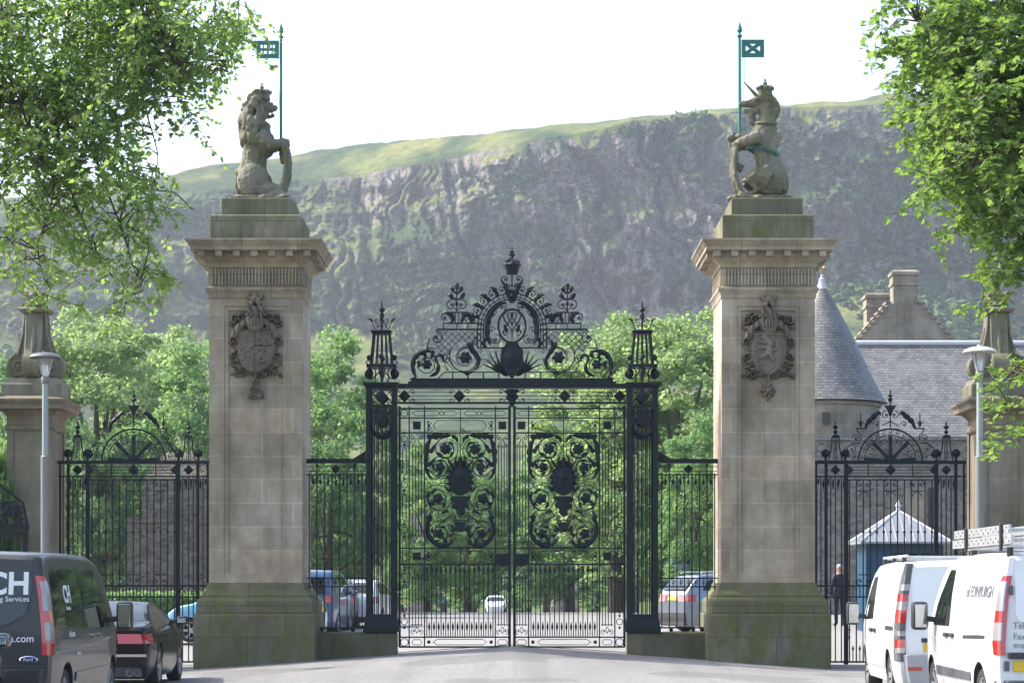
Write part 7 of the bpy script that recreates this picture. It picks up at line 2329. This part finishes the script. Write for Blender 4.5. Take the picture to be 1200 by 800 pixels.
def trafic_van():
    X, Y, rz = 6.33, 31.4, R(-2.4)
    g = thing('white_van', 'plain white van with dark pillar tail lamps, parked by the right wing gate', 'van', (0, 0, 0))
    prof = [(0, 1.88), (.06, 1.93), (.4, 1.965), (1.6, 1.975), (3.0, 1.95), (3.35, 1.86), (3.6, 1.72), (4.35, 1.16), (4.65, 1.04), (4.9, .88), (5.0, .70)]
    v = Veh(5.0, prof, [(.2, .90), (.4, .95), (.7, .975), (1.0, .975), (1.2, .96), (1.5, .92), (1.85, .86), (2.0, .84)], [(0, .955), (.1, .985), (.5, 1.0), (3.6, 1.0), (4.4, .95), (4.8, .86), (5.0, .74)], [(.2, -.02), (.6, -.03), (1.0, 0), (1.4, .04), (1.9, .11)], nose=[(.2, 0), (.8, 0), (1.3, .25)])
    v.body([(.97, .40), (4.02, .40)], P_WHITE2, g)
    for ya in (.97, 4.02):
        for s in (-1, 1): v.wheel(ya, s, .33, .215, M_HUB, 6, hub=True, out=-.03)
    for s in (-1, 1):
        def col(nm, zlo, zhi, mt, off, wf, parent=None, xin=.10):
            m = MB(); Z = np.linspace(zlo, zhi, 9)
            for z in Z:
                ww = wf if not callable(wf) else wf(z)
                xs = v.sx(.02, z) + .004; yr = v.ry(z)
                m.v += [(s * (xs - xin), yr - off, z), (s * (xs - .02), yr - off, z), (s * (xs + .012), yr + .015, z), (s * (v.sx(.02 + ww, z) + off), yr + .03 + ww, z), (s * (v.sx(.1, z) - .03), yr + .03 + ww, z), (s * (xs - xin), yr + .06, z)]
            for i in range(8):
                for k in range(6):
                    k2 = (k + 1) % 6; m.f.append((i*6+k, i*6+k2, (i+1)*6+k2, (i+1)*6+k)); m.m.append(0)
            m.f += [(5,4,3,2,1,0), tuple(48 + k for k in range(6))]; m.m += [0, 0]
            return m.build(nm, mt, parent or g, fix=True)
        c = col('pillar_trim', .56, 1.93, M_GRYP, .006, lambda z: float(np.interp(z, [.5, 1.2, 1.6, 1.93], [.30, .20, .18, .02])))
        col('tail_lamp', 1.10, 1.50, M_REDL, .014, .13, c); col('clear_lens', 1.28, 1.40, M_CLRL, .018, .10, c, .085); col('upper_lens', 1.55, 1.64, M_CLRL, .014, .12, c)
        col('lower_lens', .92, .99, M_CLRL, .014, .13, c); col('lower_lamp', .70, .87, M_REDL, .014, .09, c); col('reversing_lens', .68, .75, M_CLRL, .018, .07, c, .085)
        v.panel('pressed_panel', rrect(.45, 1.75, 1.13, 1.80, .08), P_WHITE2, s, off=.009)
        v.panel('door_window', [(2.75, 1.13), (3.90, 1.10), (3.72, 1.34), (3.22, 1.75), (2.83, 1.77)], G_DARK, s)
        for pts in ([(1.92, .45), (1.92, 1.05), (1.98, 1.84)], [(2.68, .42), (2.68, 1.10), (2.78, 1.82)]): v.strip('door_seam', pts, .006, M_BLKP, s, off=0)
        v.panel('slide_rail', [(.36, .985), (1.20, .985), (1.20, 1.045), (.36, 1.045)], M_BLKP, s, off=.004)
        for yy in (2.45, 2.90): v.panel('door_handle', rrect(yy - .12, yy + .12, .93, .985, .02), M_BLKP, s, off=.026)
        v.panel('sill_moulding', [(1.45, .44), (3.55, .44), (3.55, .58), (1.45, .58)], P_WHITE2, s, off=.012)
        v.mirror(3.75, 1.14, s, P_WHITE2, True, .22)
    b = MB()
    for z in (.26, .38, .50, .66):
        w = v.sx(.03, z) + .015
        b.v += [(-w, .52, z), (-w - .004, .06, z), (-w + .12, -.08, z), (w - .12, -.08, z), (w + .004, .06, z), (w, .52, z), (w - .06, .52, z), (-w + .06, .52, z)]
    for i in range(3):
        for k in range(8):
            k2 = (k + 1) % 8; b.f.append((i*8+k, i*8+k2, (i+1)*8+k2, (i+1)*8+k)); b.m.append(0)
    b.f += [tuple(range(7, -1, -1)), tuple(24 + k for k in range(8))]; b.m += [0, 0]
    b.build('rear_bumper', plain('pale_grey_bumper', (.34, .35, .36), .55, 0, var=.1), g, fix=True, bevel=.015)
    for s in (-1, 1):
        r = [(s * x, z) for x, z in rrect(.08, .74, 1.15, 1.76, .08)]; v.rpanel('pressed_panel', r if s > 0 else r[::-1], P_WHITE2, .008)
        m = MB(); x0, x1 = sorted((s * .62, s * .82)); m.box(x0, x1, -.088, -.06, .44, .49); m.build('reflector', M_REDL, g)
    v.rpanel('door_seam', [(-.006, .68), (.006, .68), (.006, 1.88), (-.006, 1.88)], M_BLKP, .002)
    m = MB(); m.box(-.62, -.10, v.ry(.86) - .04, v.ry(.86) + .02, .83, .89); m.build('door_pull', M_BLKP, g, bevel=.012)
    v.rpanel('number_plate', [(-.60, .70), (-.08, .70), (-.08, .81), (-.60, .81)], M_PLATE, .014)
    w = MB()
    for y in np.linspace(3.66, 4.32, 6):
        z = v.zt(y) + .012; hw = v.sx(y, z - .1) - .08; w.v += [(-hw, y, z), (hw, y, z)]
    for i in range(5): w.f.append((i*2, i*2+1, i*2+3, i*2+2)); w.m.append(0)
    w.build('windscreen', G_DARK, g)
    g.location = (X, Y, gz0(X, Y)); g.rotation_euler = (0, 0, rz)
    r = rack(0, 0, -.06, (.6, 1.7, 2.8), 'pale roof bars on the plain white van by the right wing gate', .76, 'roof_bars', M_ALU)
    r.location = (X, Y, gz0(X, Y) - .02); r.rotation_euler = (0, 0, rz)
trafic_van()

# ---------------------------------------------------------------- cars
def car(name, label, loc, rz, mat, kind='hatch', rim=None, group=None, detail=True):
    g = thing(name, label, 'car', (0, 0, 0), group)
    if kind == 'coupe':
        L = 4.65; prof = [(0, .93), (.06, .985), (.35, 1.03), (.62, 1.05), (1.1, 1.21), (1.6, 1.335), (2.0, 1.37), (2.4, 1.35), (2.75, 1.25), (3.30, 1.0), (4.0, .90), (4.45, .76), (4.62, .62), (4.65, .55)]
        wz = [(.15, .82), (.3, .88), (.55, .925), (.78, .93), (.93, .89), (1.0, .83), (1.2, .70), (1.37, .58)]; ax = (.95, 3.72); r = .345; sw = [(.98, .98), (1.40, 1.18), (1.75, 1.285), (2.2, 1.285), (2.62, 1.19), (3.08, .975)]
    elif kind == 'suv':
        L = 4.55; prof = [(0, 1.10), (.05, 1.20), (.30, 1.48), (.55, 1.62), (1.2, 1.68), (2.2, 1.68), (2.7, 1.58), (3.4, 1.12), (4.0, 1.03), (4.4, .88), (4.55, .66)]
        wz = [(.2, .86), (.4, .91), (.7, .935), (.95, .93), (1.1, .89), (1.35, .80), (1.68, .67)]; ax = (.88, 3.58); r = .36; sw = [(.55, 1.20), (.75, 1.48), (1.2, 1.57), (2.15, 1.57), (2.62, 1.47), (3.15, 1.12), (2.0, 1.13)]
    elif kind == 'mpv':
        L = 4.3; prof = [(0, 1.2), (.04, 1.45), (.2, 1.75), (.5, 1.82), (2.2, 1.82), (2.7, 1.70), (3.4, 1.15), (3.9, 1.05), (4.2, .86), (4.3, .65)]
        wz = [(.2, .84), (.4, .88), (.7, .90), (1.0, .89), (1.4, .83), (1.82, .74)]; ax = (.8, 3.45); r = .32; sw = [(.35, 1.14), (.4, 1.68), (2.1, 1.70), (2.6, 1.58), (3.15, 1.14)]
    else:
        L = 4.1; prof = [(0, .95), (.05, 1.05), (.3, 1.28), (.6, 1.42), (1.2, 1.48), (2.0, 1.47), (2.5, 1.36), (3.2, 1.0), (3.75, .90), (4.0, .75), (4.1, .58)]
        wz = [(.18, .80), (.35, .85), (.6, .88), (.85, .875), (1.0, .83), (1.25, .72), (1.48, .60)]; ax = (.72, 3.28); r = .31; sw = [(.55, 1.04), (.72, 1.30), (1.15, 1.385), (2.0, 1.375), (2.42, 1.28), (2.95, 1.0), (1.8, 1.02)]
    v = Veh(L, prof, wz, [(0, .86), (.12, .94), (.6, 1.0), (3.0, 1.0), (L - .7, .95), (L - .2, .82), (L, .66)], [(.15, .10), (.35, .0), (.7, -.02), (1.0, .03), (1.8, .12)], nose=[(.15, .08), (.4, 0), (.6, .03), (1.0, .3)], zb=.17)
    v.body([(a, r * 1.16) for a in ax], mat, g, rc=.075, n=56)
    for a in ax:
        for s in (-1, 1): v.wheel(a, s, r, .21, rim or M_RIM, 5, out=-.012)
    for s in (-1, 1):
        v.panel('side_window', sw, G_CLEAR, s, off=.005)
        v.mirror(L * .66, 1.02 if kind != 'mpv' else 1.15, s, mat, False, .16)
        if kind == 'coupe':
            for pts in ([(1.55, .35), (1.50, .8), (1.62, 1.0)], [(2.92, .35), (2.95, .92)]): v.strip('door_seam', pts, .005, M_BLKP, s, off=0)
        else:
            for pts in ([(1.05, .5), (1.0, .95)], [(1.95, .35), (1.95, 1.0)], [(2.95, .35), (2.98, .95)]): v.strip('door_seam', pts, .005, M_BLKP, s, off=0)
        v.panel('door_handle', rrect(1.62, 1.80, .80, .835, .015), mat, s, off=.022)
    # glazing fore and aft, following the roof line
    def screen(nm, y0, y1, inset=.10):
        w = MB(); Y = np.linspace(y0, y1, 8)
        for y in Y:
            z = v.zt(y) + .022; hw = max(.2, v.sx(y, z - .075) - inset)
            for k in range(5): w.v.append((hw * (k / 2 - 1), y, z - .018 * (k / 2 - 1) ** 2 - .004))
        for i in range(7):
            for k in range(4): w.f.append((i*5+k, i*5+k+1, (i+1)*5+k+1, (i+1)*5+k)); w.m.append(0)
        w.build(nm, G_CLEAR, g, smooth=50)
    if kind == 'coupe': screen('rear_window', .68, 1.52); screen('windscreen', 2.50, 3.26)
    elif kind == 'suv': screen('rear_window', .06, .42); screen('windscreen', 2.72, 3.36)
    elif kind == 'mpv': screen('windscreen', 2.72, 3.36); v.rpanel('rear_window', [(-.62, 1.15), (.62, 1.15), (.56, 1.62), (-.56, 1.62)], G_DARK, .02)
    else: screen('rear_window', .08, .50); screen('windscreen', 2.52, 3.16)
    zl = {'coupe': .80, 'suv': .98, 'mpv': 1.0, 'hatch': .86}[kind]
    for s in (-1, 1):
        h = .075 if kind == 'coupe' else .10
        m = MB(); Z = np.linspace(zl - h, zl + h, 6)
        ext = .30 if kind in ('coupe', 'suv') else .16
        inn = .42 if kind in ('coupe', 'suv') else .20
        for z in Z:
            w0 = v.sx(.03, z); yr = v.ry(z)
            m.v += [(s * (w0 - inn), yr - .014, z), (s * (w0 - .05), yr - .010, z), (s * (v.sx(.08, z) + .006), yr + .05, z), (s * (v.sx(ext, z) + .008), yr * .4 + ext, z), (s * (v.sx(ext, z) - .05), ext, z), (s * (w0 - inn), .10, z)]
        for i in range(5):
            for k in range(6):
                k2 = (k + 1) % 6; m.f.append((i*6+k, i*6+k2, (i+1)*6+k2, (i+1)*6+k)); m.m.append(0)
        m.f += [(5,4,3,2,1,0), tuple(30 + k for k in range(6))]; m.m += [0, 0]
        m.build('tail_lamp', M_REDL, g, fix=True)
        zz = .62 if kind != 'suv' else .78
        m = MB(); x = v.sx(L - .2, zz); x0, x1 = sorted((s * (x - .30), s * (x - .01))); m.ell(((x0 + x1) / 2, L - .17, zz), ((x1 - x0) / 2, .16, .075), 14, 8); m.build('headlamp', M_CLRL, g, smooth=60)
    b = MB(); w = v.sx(.1, .35) - .06; b.box(-w, w, v.ry(.3) - .02, .2, .20, .36); b.build('rear_valance', M_BLKP, g, bevel=.02)
    v.rpanel('number_plate', [(-.26, zl - .06 if kind != 'coupe' else .62), (.26, zl - .06 if kind != 'coupe' else .62), (.26, zl + .05 if kind != 'coupe' else .73), (-.26, zl + .05 if kind != 'coupe' else .73)], M_PLATE, .012)
    if kind == 'coupe':
        v.rpanel('bumper_line', [(-.84, .52), (.84, .52), (.84, .56), (-.84, .56)], M_CHROME, .006)
        for s in (-1, 1):
            for dx in (0, .12):
                m = MB(); m.tube([(s * (.58 + dx), -.035, .27), (s * (.58 + dx), .12, .27)], .052, 16); e = m.build('exhaust', M_CHROME, g, smooth=40)
                m = MB(); m.tube([(s * (.58 + dx), -.037, .27), (s * (.58 + dx), .0, .27)], .043, 14); m.build('exhaust_mouth', M_BLKP, e)
    if kind == 'suv':
        for s in (-1, 1):
            m = MB(); m.tube([(s * .60, .62, 1.69), (s * .60, .70, 1.735), (s * .60, 2.2, 1.735), (s * .60, 2.35, 1.68)], .018, 6); m.build('roof_rail', M_ALU, g)
            v.panel('sill_trim', [(1.3, .25), (3.15, .25), (3.15, .42), (1.3, .42)], M_BLKP, s, off=.010)
        v.rpanel('lower_bumper', [(-.84, .30), (.84, .30), (.82, .56), (-.82, .56)], M_BLKP, .02)
    g.location = loc; g.rotation_euler = (0, 0, rz)
    return g
def put_car(px, Y, z=None, dx=0.0):
    x = (px - 600) * Y / 2640.0 + dx
    return (x, Y, gz0(x, Y) if z is None else z)
car('black_car', 'black coupe with red tail lamp and twin exhausts, parked ahead of the grey van', (-6.52, 35.0, gz0(-6.5, 35)), R(1.0), P_BLACK, 'coupe')
car('charcoal_car', 'charcoal car at the lower left corner, only its mirror and wing in view', (-6.40, 20.55, 0), R(-2.6), P_CORNER, 'hatch')
car('blue_car', 'light blue hatchback beyond the left wing gate, facing left behind the lion pier', put_car(378, 58), R(86), P_PALE, 'hatch', group='cars parked beyond the screen')
car('parked_car', 'tall blue people carrier behind the railing, closest to the lion pier', put_car(356, 64), R(-4), P_BLUE, 'mpv', group='cars parked beyond the screen')
car('parked_car', 'dark slate hatchback between the blue people carrier and the white car', put_car(383, 68), R(-6), P_DKC, 'hatch', group='cars parked beyond the screen')
car('parked_car', 'white hatchback behind the railing, beside the left gate post', put_car(411, 68.5), R(-6), P_WH3, 'hatch', group='cars parked beyond the screen')
car('parked_car', 'red hatchback in the second row behind the white hatchback', put_car(396, 79), R(-4), P_RED, 'hatch', group='cars parked beyond the screen')
car('silver_car', 'silver estate with roof rails behind the railing beside the unicorn pier', put_car(787, 65), R(-66), P_SILVER, 'suv', group='cars parked beyond the screen')
car('white_car', 'small white car far down the drive, seen between the gate bars', put_car(581, 185), R(180), P_WH3, 'hatch', group='cars parked beyond the screen')
def box_van():
    x, Y, z = put_car(804, 92)
    g = thing('blue_box_van', 'blue box van parked under the trees behind the silver estate', 'van', (x, Y, z))
    m = MB(); m.rstack(x, Y + 2, [(.62, 2, z + .5), (.62, 2, z + 2.25), (.58, 1.95, z + 2.32)]); m.build('body', P_BLUE, g, bevel=.03)
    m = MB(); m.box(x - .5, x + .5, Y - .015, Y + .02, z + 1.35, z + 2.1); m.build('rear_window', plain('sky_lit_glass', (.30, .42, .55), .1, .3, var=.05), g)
    for s in (-1, 1):
        m = MB(); m.lathe([(.3, -.1), (.3, .1)], 20); m.v = [(x + s * .56 + p[2], Y + .8 + p[0], z + .3 + p[1]) for p in m.v]; m.build('wheel', M_TYRE, g)
        m = MB(); m.box(x + s * .57 - .04, x + s * .57 + .04, Y - .02, Y + .02, z + .9, z + 1.2); m.build('tail_lamp', M_REDL, g)
box_van()
# ================================================================ PEOPLE
M_SKIN = plain('skin', (.42, .25, .18), .5, 0, var=.06)
M_NAVY = plain('navy_cloth', (.018, .024, .040), .85, 0, var=.2, scale=20)
M_NAVY2 = plain('dark_trouser_cloth', (.014, .017, .026), .85, 0, var=.2, scale=20)
M_HAIRG = plain('grey_hair', (.30, .28, .26), .7, 0, var=.2)
M_SHOE = plain('black_leather', (.015, .014, .013), .4, 0, var=.2)
M_BLUEC = plain('blue_cloth', (.05, .10, .22), .85, 0, var=.2)
def person(label, x, y, z, rz, h=1.76, coat=None, parent_thing=None):
    coat = coat or M_NAVY
    g = thing('person', label, 'person', (0, 0, 0))
    k = h / 1.76
    # body: one skinned figure, standing, weight on one leg, arms by the sides
    V = [(0,0,.95),(0,.0,1.12),(0,.01,1.30),(0,.0,1.44),(0,-.01,1.52),(0,-.03,1.60),(0,-.03,1.70),
         (.10,0,.92),(.115,-.02,.50),(.12,.03,.10),(.125,-.10,.045),(-.10,0,.92),(-.12,-.06,.51),(-.14,-.02,.10),(-.15,-.15,.045),
         (.19,0,1.42),(.245,.02,1.16),(.235,-.04,.93),(.225,-.07,.85),(-.19,0,1.42),(-.25,.02,1.16),(-.24,-.05,.93),(-.23,-.08,.85)]
    E = [(0,1),(1,2),(2,3),(3,4),(4,5),(5,6),(0,7),(7,8),(8,9),(9,10),(0,11),(11,12),(12,13),(13,14),(3,15),(15,16),(16,17),(17,18),(3,19),(19,20),(20,21),(21,22)]
    Rr = [.15,.145,.165,.13,.06,.095,.085,.10,.068,.05,.045,.10,.068,.05,.045,.075,.052,.042,.036,.075,.052,.042,.036]
    me = bpy.data.meshes.new('body'); me.from_pydata([(a*k, b*k, c*k) for a, b, c in V], E, [])
    o = bpy.data.objects.new('body', me); COL.objects.link(o); o.parent = g
    for m_ in (M_SKIN, coat, M_NAVY2, M_SHOE): me.materials.append(m_)
    sk = o.modifiers.new('s', 'SKIN')
    for i, d in enumerate(me.skin_vertices[0].data): d.radius = (Rr[i]*k*(1.18 if i in (1,2,0) else 1), Rr[i]*k*(.78 if i in (1,2,0,3) else 1)); d.use_root = (i == 0)
    o.modifiers.new('u', 'SUBSURF').levels = 2; o.modifiers['u'].render_levels = 2
    dg = bpy.context.evaluated_depsgraph_get(); dg.update()
    nm = bpy.data.meshes.new_from_object(o.evaluated_get(dg)); o.modifiers.clear(); o.data = nm
    if len(nm.materials) < 4:
        nm.materials.clear()
        for m_ in (M_SKIN, coat, M_NAVY2, M_SHOE): nm.materials.append(m_)
    for p in nm.polygons:
        c = p.center / k; p.use_smooth = True
        p.material_index = 3 if c.z < .085 else 2 if (c.z < .88 and abs(c.x) < .19) else 0 if (c.z > 1.50 or (abs(c.x) > .19 and c.z < .90)) else 1
    # jacket skirt, hair, face, fingers
    m = MB(); m.rstack(0, 0, [(.19*k, .13*k, .80*k), (.185*k, .125*k, .98*k)]); m.build('jacket_hem', coat, g, bevel=.03*k, smooth=50)
    m = MB(); m.ell((0, -.005*k, 1.705*k), (.088*k, .098*k, .082*k), 16, 9); m.v = [(a, b + (.02*k if c < 1.67*k else 0), c) for a, b, c in m.v]; m.build('hair', M_HAIRG, g, smooth=60)
    m = MB(); m.ell((0, -.115*k, 1.64*k), (.014*k, .02*k, .024*k), 8, 6)
    for s in (-1, 1): m.ell((s*.085*k, -.02*k, 1.645*k), (.014*k, .022*k, .032*k), 8, 6)
    m.build('face', M_SKIN, g, smooth=60)
    m = MB()
    for s in (-1, 1):
        for i in range(4):
            x0 = s*.228*k; yy = (-.105 + .022*i)*k
            m.tube([(x0, yy, .84*k), (x0 + s*.006*k, yy - .006*k, .79*k), (x0 - s*.004*k, yy - .014*k, (.75 + .008*abs(i-1.5))*k)], [.010*k, .009*k, .007*k], 6)
        m.tube([(s*.215*k, -.11*k, .86*k), (s*.205*k, -.135*k, .82*k), (s*.205*k, -.14*k, .79*k)], [.011*k, .010*k, .008*k], 6)
    m.build('fingers', M_SKIN, g, smooth=60)
    g.location = (x, y, z); g.rotation_euler = (0, 0, rz)
    return g
xp = (984 - 600) * 64 / 2640
person('grey haired person in dark navy clothes behind the right wing gate, left of the kiosk', xp, 64.0, gz0(xp, 64), R(200), 1.76)
xp = (519 - 600) * 172 / 2640
person('person in blue clothes walking far down the drive, left of the white car', xp, 172.0, gz0(xp, 172), R(160), 1.7, M_BLUEC)
